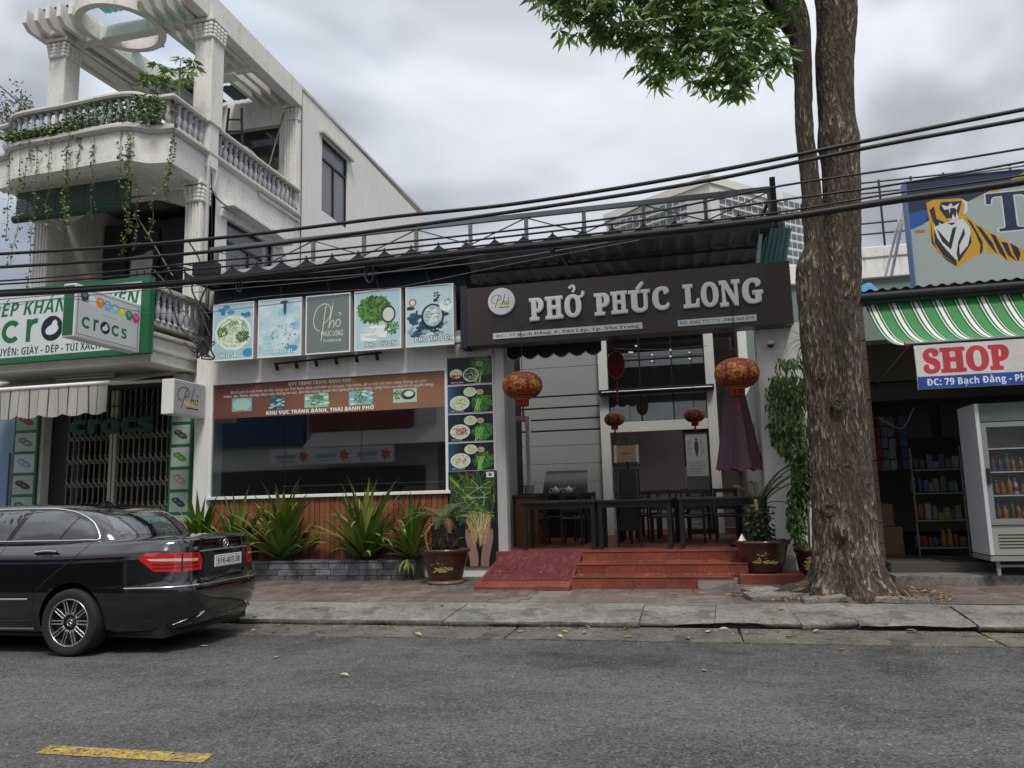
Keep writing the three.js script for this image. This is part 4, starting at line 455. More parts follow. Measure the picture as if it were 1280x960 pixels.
solo('door_poster', 'grey printed notice with a standing figure on the inner glass door', 'poster', face(-0.19, 0.25, 1.8, 2.68, -16.93), tmat(canvas(220, 440, (x, w, h) => { x.fillStyle = '#8d9090'; x.fillRect(0, 0, w, h); x.fillStyle = '#26282a'; x.beginPath(); x.ellipse(110, 60, 12, 15, 0, 0, 7); x.fill(); x.beginPath(); x.moveTo(92, 78); x.lineTo(128, 78); x.lineTo(132, 150); x.lineTo(120, 230); x.lineTo(100, 230); x.lineTo(88, 150); x.fill(); const r = rng(3); for (let i = 0; i < 12; i++) { x.fillStyle = '#55595b'; x.fillRect(14, 60 + i * 14, 20 + r() * 44, 5); x.fillRect(146, 60 + i * 14, 20 + r() * 40, 5); } for (let i = 0; i < 8; i++) x.fillRect(18, 290 + i * 17, 120 + r() * 60, 6); }), 0.5));
// ---- fittings on the white wall
{ const p = onZ(963, 432, FZ), o = thing('security_camera', 'white dome security camera on the white entrance wall', 'camera', [p.x, p.y, FZ]); mesh('housing', lathe([[0, 0.07], [0.055, 0.065], [0.06, 0.0], [0, 0]], 20).translate(0, 0, 0.07), MAT.whitePaint, o); mesh('dome', new THREE.SphereGeometry(0.052, 18, 12, 0, Math.PI * 2, Math.PI / 2, Math.PI / 2).translate(0, 0, 0.07), MAT.darkGlass, o); mesh('bracket', bx(-0.03, 0.03, 0.01, 0.06, 0, 0.07), MAT.whitePaint, o);
  const q = onZ(978, 549, FZ), s = thing('wall_plaque', 'small dark plaque on the white entrance wall', 'sign', [q.x, q.y, FZ]); mesh('plate', rb(-0.17, 0.17, -0.105, 0.105, 0, 0.02, 0.004), mat([0.02, 0.02, 0.035], 0.4), s); mesh('lettering', face(-0.16, 0.16, -0.095, 0.095, 0.022), tmat(canvas(256, 152, (x, w, h) => { x.fillStyle = '#20202c'; x.fillRect(0, 0, w, h); x.fillStyle = '#c9c08a'; x.beginPath(); x.moveTo(128, 20); x.lineTo(142, 80); x.lineTo(114, 80); x.fill(); x.fillStyle = '#cfcfd4'; vtext(x, 'NHÀ SỐ 77', w / 2, 128, 36, 'sans-serif', 'bold', 'center'); }), 0.5), s);
  solo('wall_notice', 'small pale notice on the side wall behind the umbrella', 'notice', bx(1.006, 1.018, 2.35, 2.6, -14.2, -14.0), mat([0.4, 0.4, 0.39], 0.6)); }

// ================================================================ foliage helpers
const leafMat = mat(1, 0.55, { vertexColors: true, transmission: 0.25, thickness: 0 });
function leafCloud(spots, seed, cols) {                               // spots: [x, y, z, length, width, dir Vector3?]; each leaf is a folded rhombus of four faces
  const r = rng(seed), P = [], K = [], up = V(0, 1, 0), a = V(), b = V(), n = V();
  for (const [x, y, z, L, w, dir] of spots) {
    if (dir) a.copy(dir); else { const th = r() * 6.283, el = (r() - 0.6) * 1.5; a.set(Math.cos(th) * Math.cos(el), Math.sin(el), Math.sin(th) * Math.cos(el)); }
    a.normalize(); b.set(r() - 0.5, r() * 0.4, r() - 0.5).cross(a).normalize(); n.crossVectors(a, b);
    const c = cols[Math.floor(r() * cols.length)], k = 0.75 + 0.5 * r(), base = V(x, y, z), tip = base.clone().addScaledVector(a, L).addScaledVector(n, -L * 0.12), m = base.clone().addScaledVector(a, L * 0.5), l = m.clone().addScaledVector(b, w / 2).addScaledVector(n, w * 0.12), q = m.clone().addScaledVector(b, -w / 2).addScaledVector(n, w * 0.12);
    for (const t of [[base, l, m], [l, tip, m], [base, m, q], [m, tip, q]]) for (const p of t) { P.push(p.x, p.y, p.z); K.push(c[0] * k, c[1] * k, c[2] * k); }
  }
  const g = new THREE.BufferGeometry(); g.setAttribute('position', new THREE.Float32BufferAttribute(P, 3)); g.setAttribute('color', new THREE.Float32BufferAttribute(K, 3)); g.setAttribute('uv', new THREE.Float32BufferAttribute(new Float32Array(P.length / 3 * 2), 2)); g.computeVertexNormals(); return g;
}
function leaves(parent, spots, seed, cols, name = 'leaves') { const o = mesh(name, leafCloud(spots, seed, cols), leafMat, parent); o.userData.kind = 'stuff'; return o; }
const G1 = [[0.045, 0.095, 0.02], [0.06, 0.13, 0.025], [0.035, 0.075, 0.02], [0.09, 0.15, 0.03]], G2 = [[0.10, 0.17, 0.03], [0.14, 0.19, 0.03], [0.07, 0.13, 0.025], [0.19, 0.20, 0.05]], G3 = [[0.02, 0.055, 0.018], [0.03, 0.07, 0.02], [0.015, 0.04, 0.014]];

// ================================================================ CORNER SHOPHOUSE WITH BALCONIES
const house = thing('shophouse', 'three storey cream shophouse with ornate balconies, columns and a pergola', 'building', [0, 0, 0]);
const SX = -9.0, OX = -12.85;
{ const W = (n, g, m = MAT.oldPlaster, p = house) => mesh(n, g, m, p);
  // side wall with the two window openings cut in
  const s = poly([[25.4, 0], [12.92, 0], [12.92, 8.3], [16.42, 8.3], [16.42, 11.66], [25.4, 11.4]]);
  for (const [z0, z1, y0, y1] of [[17.62, 19.15, 8.9, 10.9], [13.52, 15.3, 5.7, 7.2]]) { const h = new THREE.Path(); h.moveTo(z0, y0); h.lineTo(z1, y0); h.lineTo(z1, y1); h.lineTo(z0, y1); s.holes.push(h); }
  W('side_wall', metric(new THREE.ExtrudeGeometry(s, { depth: 0.2, bevelEnabled: false }).rotateY(Math.PI / 2).translate(SX - 0.2, 0, 0)), MAT.plaster);
  W('coping', bx(SX - 0.24, SX + 0.03, 11.62, 11.7, -25.4, -16.42).rotateX(0), MAT.trim);
  const win = (n, z0, z1, y0, y1, tr) => { const w = part('window', house); mesh('window_frame', [[z0, z1, y0, y0 + 0.05], [z0, z1, y1 - 0.05, y1], [z0, z0 + 0.05, y0 + 0.05, y1 - 0.05], [z1 - 0.05, z1, y0 + 0.05, y1 - 0.05], [(z0 + z1) / 2 - 0.025, (z0 + z1) / 2 + 0.025, y0 + 0.05, tr], [z0 + 0.05, z1 - 0.05, tr, tr + 0.05]].map(([a, b, c, d]) => bx(SX - 0.12, SX - 0.04, c, d, -a, -b)), MAT.blackMetal, w);
    const gm = mat([0.16, 0.17, 0.18], 0.12, {}); for (const [a, b, c, d] of [[z0 + 0.05, (z0 + z1) / 2 - 0.025, y0 + 0.05, tr], [(z0 + z1) / 2 + 0.025, z1 - 0.05, y0 + 0.05, tr], [z0 + 0.05, z1 - 0.05, tr + 0.05, y1 - 0.05]]) mesh('pane', bx(SX - 0.09, SX - 0.08, c, d, -a, -b), gm, w); return w; };
  win('a', 17.62, 19.15, 8.9, 10.9, 10.35); mesh('window_hood', bx(SX, SX + 0.12, 10.93, 11.0, -19.35, -17.45), MAT.trim, house);
  win('b', 13.52, 15.3, 5.7, 7.2, 6.75); mesh('window_hood', [beam([SX + 0.14, 7.42, -13.3], [SX + 0.14, 7.34, -15.7], 0.32, 0.06), bx(SX, SX + 0.06, 7.2, 7.36, -15.6, -13.3)], MAT.oldPlaster, house);
  W('rear_wall', [bx(OX, SX - 0.2, 0, 11.5, -25.4, -25.2)], MAT.oldPlaster); W('party_wall', bx(OX, OX + 0.2, 0, 8.3, -25.2, -13.1)); W('party_wall', bx(OX, OX + 0.2, 8.3, 11.5, -25.2, -16.5));
  W('roof', bx(OX, SX - 0.2, 11.2, 11.32, -25.2, -16.6), MAT.concrete); W('terrace_floor', bx(OX + 0.2, SX - 0.2, 8.05, 8.28, -16.5, -12.95), MAT.concrete); W('storey_floor', bx(OX + 0.2, SX - 0.2, 4.2, 4.45, -20, -12.95), MAT.concrete); W('inner_wall', bx(OX + 0.2, SX - 0.2, 0.2, 8.05, -20.2, -20), mat(0.12, 0.9));
  // terrace rear wall with arched door, pilaster
  const b = poly([[OX, 8.28], [SX - 0.2, 8.28], [SX - 0.2, 11.6], [OX, 11.6]]), h = new THREE.Path(); h.moveTo(-12.2, 8.3); h.lineTo(-9.55, 8.3); h.lineTo(-9.55, 10.75); h.lineTo(-12.2, 10.75); b.holes.push(h);
  W('terrace_wall', metric(new THREE.ExtrudeGeometry(b, { depth: 0.18, bevelEnabled: false }).translate(0, 0, -16.62)));
  W('terrace_glazing', bx(-12.2, -9.55, 8.3, 10.75, -16.62, -16.6), MAT.darkGlass);
  const arc = []; for (let i = 0; i <= 20; i++) { const a = i / 20 * Math.PI; arc.push([-10.95 + Math.cos(a) * 0.85, 9.55 + Math.sin(a) * 0.85, -16.5]); } W('arch_frame', [tube([[-10.1, 8.3, -16.5], ...arc, [-11.8, 8.3, -16.5]], 0.045, 6, 60), bx(-10.1, -9.55, 9.5, 9.58, -16.54, -16.48)], MAT.whitePaint);
  const pil = (x0, x1, y0, y1, z, name = 'pilaster') => { const n = 5, g = [bx(x0, x1, y0, y1, z - 0.2, z - 0.025)], w = (x1 - x0) / n; for (let i = 0; i < n; i++) g.push(rb(x0 + i * w + 0.008, x0 + (i + 1) * w - 0.012, y0, y1, z - 0.05, z, 0.02, 2)); return W(name, g); };
  const cap = (x0, x1, y, h, z, d, parent = house) => { const g = [rb(x0 - 0.05, x1 + 0.05, y + h * 0.82, y + h, z - d, z + 0.06, 0.012), rb(x0, x1, y, y + h * 0.82, z - d, z, 0.02)]; const r = rng(Math.floor(y * 100 + x0 * 7)); for (let k = 0; k < 16; k++) { const u = (k % 4 + 0.5) / 4, v = Math.floor(k / 4) / 4, s = (v - 0.3) * 0.06; g.push(new THREE.SphereGeometry(1, 8, 6).scale((x1 - x0) * 0.15, h * 0.13, 0.035).translate(lerp(x0 - s, x1 + s, u), y + h * (0.1 + 0.72 * v), z + 0.02 + s * 0.4)); g.push(new THREE.SphereGeometry(1, 8, 6).scale(0.035, h * 0.13, d * 0.15).translate(x1 + 0.015 + s * 0.4, y + h * (0.1 + 0.72 * v), lerp(z - d, z, u))); } return mesh('capital', g, MAT.oldPlaster, parent); };
  pil(SX - 0.36, SX - 0.02, 8.5, 10.75, -16.32); cap(SX - 0.36, SX - 0.02, 10.75, 0.4, -16.34, 0.18);
  // front wall of the middle storey: segmental arch
  const f = poly([[OX, 4.45], [SX, 4.45], [SX, 7.62], [OX, 7.62]]), ah = new THREE.Path(); ah.moveTo(-12.55, 4.5); ah.lineTo(-9.42, 4.5); ah.lineTo(-9.42, 7.28); for (let i = 0; i <= 20; i++) { const t = i / 20; ah.lineTo(lerp(-9.42, -12.55, t), 7.28 + 0.42 * Math.sin(t * Math.PI)); } ah.lineTo(-12.55, 4.5); f.holes.push(ah);
  W('front_wall', metric(new THREE.ExtrudeGeometry(f, { depth: 0.22, bevelEnabled: false }).translate(0, 0, -12.92 - 0.2)));
  pil(OX + 0.02, -12.46, 4.5, 7.25, -12.62); cap(OX + 0.02, -12.46, 7.25, 0.4, -12.62, 0.3); pil(-9.33, -8.98, 4.5, 7.25, -12.62); cap(-9.33, -8.98, 7.25, 0.42, -12.62, 0.3);
  // room behind the arch: dim folding doors and a pale sheet
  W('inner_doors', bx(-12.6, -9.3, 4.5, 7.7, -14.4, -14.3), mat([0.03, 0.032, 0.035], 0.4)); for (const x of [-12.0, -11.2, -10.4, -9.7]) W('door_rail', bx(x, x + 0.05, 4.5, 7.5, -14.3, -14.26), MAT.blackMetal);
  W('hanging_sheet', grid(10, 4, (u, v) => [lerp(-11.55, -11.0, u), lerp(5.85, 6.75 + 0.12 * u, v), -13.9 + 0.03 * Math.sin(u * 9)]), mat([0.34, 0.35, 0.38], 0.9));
  { const g = []; for (let i = 0; i < 9; i++) { g.push(bx(-10.85 + i * 0.17, -10.835 + i * 0.17, 4.5, 6.2, -13.25, -13.235)); for (let j = 0; j < 4; j++) g.push(new THREE.TorusGeometry(0.07, 0.008, 5, 14).translate(-10.76 + i * 0.17, 4.75 + j * 0.42, -13.24)); } const o = W('window_grille', g, MAT.blackMetal); o.userData.kind = 'stuff'; }
  // ---- balconies
  const path = [[-12.95, -11.9], [-12.62, -11.83], [-12.42, -11.66], [-12.22, -11.58], [-11.2, -11.53], [-9.82, -11.47], [-9.6, -11.54], [-9.46, -11.69], [-9.25, -11.75], [-9.03, -11.77]];
  const curve = new THREE.CatmullRomCurve3(path.map(([x, z]) => V(x, 0, z)), false, 'centripetal');
  const sweep = (prof, N = 60, side = true) => { const pts = []; for (let i = 0; i <= N; i++) pts.push(curve.getPointAt(i / N)); if (side) { pts.push(V(-9.03, 0, -11.78)); pts.push(V(-9.03, 0, -16.4)); } const M = pts.length, P = [], I = [], K = prof.length;
    for (let i = 0; i < M; i++) { const t = pts[Math.min(M - 1, i + 1)].clone().sub(pts[Math.max(0, i - 1)]); let n; if (side && i === N + 1) n = V(1, 0, 1); else if (side && i === N + 2) n = V(1, 0, 0); else if (side && i === N) n = V(0.2, 0, 1).normalize(); else n = V(-t.z, 0, t.x).normalize(); if (n.z < 0) n.negate(); if (side && i === N + 1) n = V(1, 0, 1); for (const [o, y] of prof) P.push(pts[i].x + n.x * o, y, pts[i].z + n.z * o); }
    for (let i = 0; i + 1 < M; i++) for (let k = 0; k < K; k++) { const a = i * K + k, b = i * K + (k + 1) % K, c = a + K, d = b + K; I.push(a, c, b, b, c, d); } const g = new THREE.BufferGeometry(); g.setAttribute('position', new THREE.Float32BufferAttribute(P, 3)); g.setIndex(I); return metric(toCreasedNormals(g, 0.6)); };
  const bal = part('upper_balcony', house);
  mesh('handrail', sweep([[0.09, 8.88], [0.11, 8.92], [0.1, 8.955], [0.06, 8.965], [0.05, 9.0], [-0.05, 9.0], [-0.09, 8.955], [-0.09, 8.88]]), MAT.trim, bal);
  mesh('base_moulding', sweep([[0.1, 8.22], [0.14, 8.27], [0.14, 8.31], [0.09, 8.33], [0.08, 8.38], [-0.08, 8.38], [-0.1, 8.22]]), MAT.trim, bal);
  mesh('parapet', sweep([[0.03, 7.66], [0.05, 8.22], [-0.09, 8.22], [-0.09, 7.62]]), MAT.oldPlaster, bal);
  const slab = []; for (let i = 0; i <= 30; i++) { const p = curve.getPointAt(i / 30); slab.push([p.x, -p.z - 0.05]); } slab.push([-9.08, 12.92], [-12.85, 12.92]);
  mesh('slab', metric(new THREE.ExtrudeGeometry(poly(slab), { depth: 0.16, bevelEnabled: false }).rotateX(-Math.PI / 2).scale(1, 1, 1).translate(0, 7.66, 0)), MAT.oldPlaster, bal);
  const bp = [[0, 0], [0.055, 0], [0.055, 0.03], [0.03, 0.05], [0.03, 0.07], [0.058, 0.15], [0.05, 0.22], [0.026, 0.30], [0.045, 0.325], [0.026, 0.35], [0.04, 0.43], [0.05, 0.46], [0.05, 0.5], [0, 0.5]].map(([a, b]) => [a, b]);
  const bg = lathe(bp, 9); const baluster = (x, y, z, p) => { const m = mesh('baluster', bg, MAT.greyStone ||= mat([0.36, 0.37, 0.39], 0.8), p); m.position.set(x, y, z); return m; };
  for (let i = 0; i < 23; i++) { const p = curve.getPointAt((i + 0.5) / 23); baluster(p.x, 8.38, p.z, bal); }
  for (let i = 0; i < 6; i++) baluster(-9.03, 8.38, -11.95 - i * 0.165, bal); for (let i = 0; i < 17; i++) baluster(-9.03, 8.38, -13.25 - i * 0.188, bal);
  mesh('pedestal', rb(-9.16, -8.90, 8.0, 8.93, -13.02, -12.72, 0.01), MAT.oldPlaster, bal); mesh('moulding_lower', bx(-9.0, -8.93, 8.12, 8.2, -16.4, -14.6), MAT.trim, bal);
  // columns
  const column = (x, z) => { const c = part('column', house); mesh('shaft', rb(x - 0.2, x + 0.2, 8.9, 10.68, z - 0.2, z + 0.2, 0.012), MAT.oldPlaster, c); cap(x - 0.21, x + 0.21, 10.66, 0.42, z + 0.21, 0.42, c); };
  column(-9.06, -12.86); column(-12.34, -12.66);
  // pergola
  const pg = part('pergola', house);
  mesh('front_beam', rb(-12.75, -8.9, 11.08, 11.36, -12.88, -12.66, 0.012), MAT.oldPlaster, pg); mesh('side_beam', rb(-9.17, -8.93, 11.1, 11.66, -16.42, -12.05, 0.012), MAT.oldPlaster, pg); mesh('side_beam', rb(-12.5, -12.24, 11.1, 11.45, -16.42, -12.3, 0.012), MAT.oldPlaster, pg); mesh('cross_beam', rb(-12.3, -9.15, 11.1, 11.34, -14.7, -14.5, 0.012), MAT.oldPlaster, pg);
  for (const x of [-12.7, -12.42, -12.15, -11.88, -11.6, -10.02, -9.77, -9.52, -9.27]) { const g = extr([[11.95, 11.14], [12.1, 11.02], [12.9, 11.02], [16.4, 11.18], [16.4, 11.42], [11.95, 11.42]].map(([z, y]) => [z, y]), 0.1).rotateY(Math.PI / 2).translate(x - 0.05, 0.06, 0); mesh('rafter', metric(g), MAT.oldPlaster, pg); }
  { const sh = new THREE.Shape(); sh.absellipse(0, 0, 0.84, 0.84, 0, Math.PI * 2); const ho = new THREE.Path(); ho.absellipse(0, 0, 0.7, 0.7, 0, Math.PI * 2); sh.holes.push(ho); mesh('ring_beam', metric(new THREE.ExtrudeGeometry(sh, { depth: 0.32, bevelEnabled: false, curveSegments: 40 }).rotateX(-Math.PI / 2).translate(-10.82, 11.045, -12.45)), MAT.oldPlaster, pg); }
  const teal = mat([0.05, 0.30, 0.27], 0.35, { transmission: 0.55, thickness: 0 }), opq = mat([0.10, 0.12, 0.14], 0.7);
  for (const [x0, x1, z0, z1, m] of [[-12.6, -11.7, -12.1, -14.6, opq], [-11.3, -10.0, -11.9, -12.55, teal], [-10.4, -9.25, -13.0, -13.7, teal], [-11.6, -10.9, -13.55, -13.9, teal], [-10.1, -9.2, -12.1, -12.8, teal], [-12.3, -11.0, -14.7, -16.4, opq], [-10.9, -9.9, -14.75, -15.6, teal], [-10.8, -9.2, -15.7, -16.4, opq], [-10.05, -9.2, -13.75, -14.4, opq]]) mesh('roof_sheet', grid(40, 1, (u, v) => [lerp(x0, x1, u), 11.53 + 0.012 * Math.sin(u * 60), lerp(z0, z1, v)]), m, pg);
  mesh('open_vent_panel', [bx(-9.9, -9.05, 10.5, 10.52, -14.0, -13.7).rotateX(0)], MAT.whitePaint, pg);
  // middle balcony: side rail and moulded slab edge
  const mb = part('lower_balcony', house);
  mesh('slab', [rb(-12.95, -8.96, 4.12, 4.36, -12.95, -11.32, 0.03), rb(-12.92, -9.02, 3.92, 4.12, -12.95, -11.45, 0.02)], MAT.oldPlaster, mb); mesh('edge_moulding', [rb(-12.97, -8.9, 4.36, 4.43, -12.95, -11.26, 0.015), rb(-12.95, -8.94, 4.55, 4.62, -12.9, -11.3, 0.012)], MAT.trim, mb);
  mesh('handrail', [rb(-9.06, -8.88, 5.18, 5.26, -12.75, -11.3, 0.015), rb(-12.9, -8.88, 5.18, 5.26, -11.42, -11.24, 0.015)], MAT.trim, mb);
  for (let i = 0; i < 8; i++) { const m = baluster(-8.97, 4.62, -11.5 - i * 0.16, mb); m.scale.y = 1.13; } for (let i = 0; i < 20; i++) { const m = baluster(-9.2 - i * 0.18, 4.62, -11.34, mb); m.scale.y = 1.13; }
  mesh('bowed_grille', [0, 1, 2, 3, 4, 5, 6].map((i) => tube([[-8.9, 5.15, -12.9 + i * 0.06], [-8.72, 4.9, -12.9 + i * 0.06], [-8.9, 4.6, -12.9 + i * 0.06]], 0.01, 5, 10)), MAT.blackMetal, mb);
  // ground floor
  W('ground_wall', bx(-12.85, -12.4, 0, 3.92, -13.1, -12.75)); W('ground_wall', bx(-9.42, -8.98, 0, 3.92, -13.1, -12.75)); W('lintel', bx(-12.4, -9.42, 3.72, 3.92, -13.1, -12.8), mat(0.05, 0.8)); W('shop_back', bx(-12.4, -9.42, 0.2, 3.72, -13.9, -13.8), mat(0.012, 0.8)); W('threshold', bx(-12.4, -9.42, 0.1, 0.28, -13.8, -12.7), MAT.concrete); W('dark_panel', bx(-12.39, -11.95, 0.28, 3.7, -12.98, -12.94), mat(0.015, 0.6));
  const gate = part('folding_gate', house), gm = mat([0.26, 0.25, 0.21], 0.55, { metalness: 0.3 });
  for (let i = 0; i < 21; i++) { const x = -11.9 + i * 0.123; mesh('bar', [bx(x - 0.012, x - 0.004, 0.3, 3.7, -12.88, -12.85), bx(x + 0.008, x + 0.016, 0.3, 3.7, -12.86, -12.83)], gm, gate); }
  mesh('closing_stile', [rb(-10.93, -10.87, 0.28, 3.7, -12.9, -12.8, 0.008), rb(-10.84, -10.78, 0.28, 3.7, -12.9, -12.8, 0.008)], mat([0.42, 0.39, 0.33], 0.5), gate);
  for (const y of [0.55, 0.95, 1.4, 1.85, 2.3, 2.75]) { const g = []; for (let i = 0; i < 20; i++) { const x = -11.9 + i * 0.123; g.push(beam([x, y, -12.89], [x + 0.123, y + 0.16, -12.89], 0.006, 0.02), beam([x, y + 0.16, -12.82], [x + 0.123, y, -12.82], 0.006, 0.02)); } mesh('lattice', g, gm, gate).userData.kind = 'stuff'; }
  // pipes and cables on the corner
  W('drainpipe', [bar([-8.93, 4.5, -12.75], [-8.93, 8.1, -12.75], 0.035), tube([[-8.9, 8.0, -13.0], [-8.9, 7.5, -12.95], [-8.88, 7.4, -13.3], [-8.75, 7.35, -13.6]], 0.025, 6, 16)], MAT.greyPaint); W('cable', [tube([[-8.97, 11.6, -16.48], [-8.96, 9, -16.48], [-8.97, 6, -16.5]], 0.012, 5, 12), tube([[-8.93, 7.9, -12.86], [-8.91, 6.5, -12.9], [-8.93, 5, -12.86]], 0.012, 5, 12)], MAT.wire);
}
{ // rolled bamboo blind under the balcony
  const o = thing('bamboo_blind', 'green and brown bamboo blind rolled up under the top balcony', 'blind', [0, 0, -12.05]), a = onZ(22, 235, -12.05), b = onZ(166, 205, -12.05), r = rng(71);
  const g = []; for (let i = 0; i < 15; i++) g.push(bx(a.x, b.x, 7.62 - i * 0.034 - 0.028, 7.62 - i * 0.034, -0.004, 0.004)); mesh('slats', g, mat([0.045, 0.075, 0.065], 0.8), o).userData.kind = 'stuff';
  mesh('roll', bar([a.x - 0.03, 7.08, 0], [b.x, 7.08, 0], 0.075, 0.075, 16), mat([0.012, 0.05, 0.042], 0.7), o); mesh('strings', [0.1, 0.35, 0.6, 0.88].map((t) => bx(lerp(a.x, b.x, t), lerp(a.x, b.x, t) + 0.015, 7.08, 7.62, 0.006, 0.01)), MAT.black, o).userData.kind = 'stuff';
}
// ---- shop signs on the shophouse
const GREEN = '#12633a';
function cword(x, px, py, k) { x.fillStyle = GREEN; x.strokeStyle = GREEN; x.lineWidth = 13 * k; x.lineCap = 'butt'; const c = (cx) => { x.beginPath(); x.arc(cx, py, 22 * k, 0.75, 5.55); x.stroke(); }; c(px + 26 * k); x.beginPath(); x.moveTo(px + 76 * k, py + 29 * k); x.lineTo(px + 76 * k, py - 28 * k); x.moveTo(px + 76 * k, py); x.quadraticCurveTo(px + 78 * k, py - 24 * k, px + 102 * k, py - 22 * k); x.stroke(); x.fillStyle = '#15181b'; x.beginPath(); x.arc(px + 144 * k, py, 31 * k, 0, 7); x.fill(); x.fillStyle = '#cfd6df'; x.beginPath(); x.ellipse(px + 144 * k, py + 3 * k, 19 * k, 12 * k, -0.3, 0, 7); x.fill(); x.beginPath(); x.ellipse(px + 150 * k, py - 9 * k, 8 * k, 12 * k, 0.3, 0, 7); x.fill(); c(px + 214 * k); vtext2(x, 's', px + 248 * k, py + 28 * k, 92 * k); }
function vtext2(x, t, px, py, s) { x.fillStyle = GREEN; x.font = `bold ${s}px sans-serif`; x.textAlign = 'left'; x.fillText(t, px, py); }
{ const z = -11.18, x0 = -13.6, q = onZ(187, 392, z), x1 = q.x, y0 = 4.02, y1 = 5.36;
  const o = thing('shop_sign', 'wide white shoe shop sign with green border and green lettering', 'sign', [0, 0, z]);
  mesh('case', rb(x0, x1, y0, y1, -0.12, -0.003, 0.008, 1), MAT.green, o);
  mesh('border', [bx(x0, x1, y0, y0 + 0.1, -0.003, 0.012), bx(x0, x1, y1 - 0.07, y1, -0.003, 0.012), bx(x1 - 0.17, x1, y0 + 0.1, y1 - 0.07, -0.003, 0.012)], MAT.green, o);
  const W = x1 - x0, H = 1.34 - 0.17, pxx = (p) => (onZ(p, 392, z).x - x0) / (W - 0.17) * 1500;
  mesh('print', face(x0, x1 - 0.17, y0 + 0.1, y1 - 0.07, 0.002), tmat(canvas(1500, Math.round(1500 * H / (W - 0.17)), (x, w, h) => { x.fillStyle = '#c9cfcf'; x.fillRect(0, 0, w, h); x.fillStyle = GREEN; vtext(x, 'GIÀY DÉP KHÁNH HUYÊN', pxx(172), h * 0.36, h * 0.30, 'sans-serif', 'bold', 'right', { skew: -0.18, fit: pxx(172) - pxx(-62) }); cword(x, pxx(5), h * 0.60, h * 0.0062); x.fillStyle = '#1d3b2c'; vtext(x, 'CHUYÊN: GIÀY - DÉP - TÚI XÁCH CAO CẤP', pxx(-12), h * 0.97, h * 0.16, 'sans-serif', 'bold', 'left', { fit: pxx(172) - pxx(-12) }); }), 0.45), o);
  const bxp = onZ(176, 402, -11.16).x, nz = onX(94, 386, bxp).z, L = -nz + -11.16 < 0 ? -11.16 - nz : 0; // blade sign, square to the wall
  const blen = Math.abs(nz + 11.16), p0 = onX(94, 353, bxp), p1 = onX(94, 421, bxp), hy = p0.y - p1.y, yc = (p0.y + p1.y) / 2;
  const b = thing('projecting_sign', 'white shoe shop sign with colourful shoes, standing out from the wide green sign', 'sign', [bxp, yc, -11.155]);
  mesh('case', rb(-0.22, -0.003, -hy / 2, hy / 2, 0, blen, 0.01, 1), MAT.whitePaint, b); mesh('end_panel', bx(-0.2, -0.02, -hy / 2 + 0.03, hy / 2 - 0.03, blen, blen + 0.008), MAT.green, b);
  mesh('print', new THREE.PlaneGeometry(blen - 0.06, hy - 0.06).rotateY(Math.PI / 2).translate(0.001, 0, blen / 2), tmat(canvas(768, Math.round(768 * hy / blen), (x, w, h) => { x.fillStyle = '#c6c8cb'; x.fillRect(0, 0, w, h); x.strokeStyle = '#1d4a34'; x.lineWidth = 10; x.setLineDash([10, 6]); x.strokeRect(16, 16, w - 32, h - 32); x.setLineDash([]); const cs = ['#20253a', '#d9dbe0', '#d98a24', '#7fa8d8', '#86c7cf', '#c9d03e', '#1f7d45', '#cf2f7a']; cs.forEach((c, i) => { const cx = w * (0.11 + i * 0.118), cy = h * (0.17 + 0.018 * i); blob(x, cx, cy, w * 0.062, h * 0.1, c); x.fillStyle = 'rgba(255,255,255,.35)'; x.beginPath(); x.ellipse(cx, cy - h * 0.02, w * 0.036, h * 0.05, 0.3, 0, 7); x.fill(); x.strokeStyle = 'rgba(30,30,30,.5)'; x.lineWidth = 4; x.beginPath(); x.arc(cx, cy, w * 0.055, 3.4, 6); x.stroke(); x.strokeStyle = c; x.lineWidth = 8; x.beginPath(); x.moveTo(cx - 40, cy + h * 0.1); x.lineTo(cx + 40, cy + h * 0.11); x.stroke(); }); x.fillStyle = '#777'; vtext(x, 'CROCS VIỆT NAM', w / 2, h * 0.47, 22, 'sans-serif', 'normal', 'center'); cword(x, w * 0.09, h * 0.70, h * 0.0042); }), 0.45), b);
}
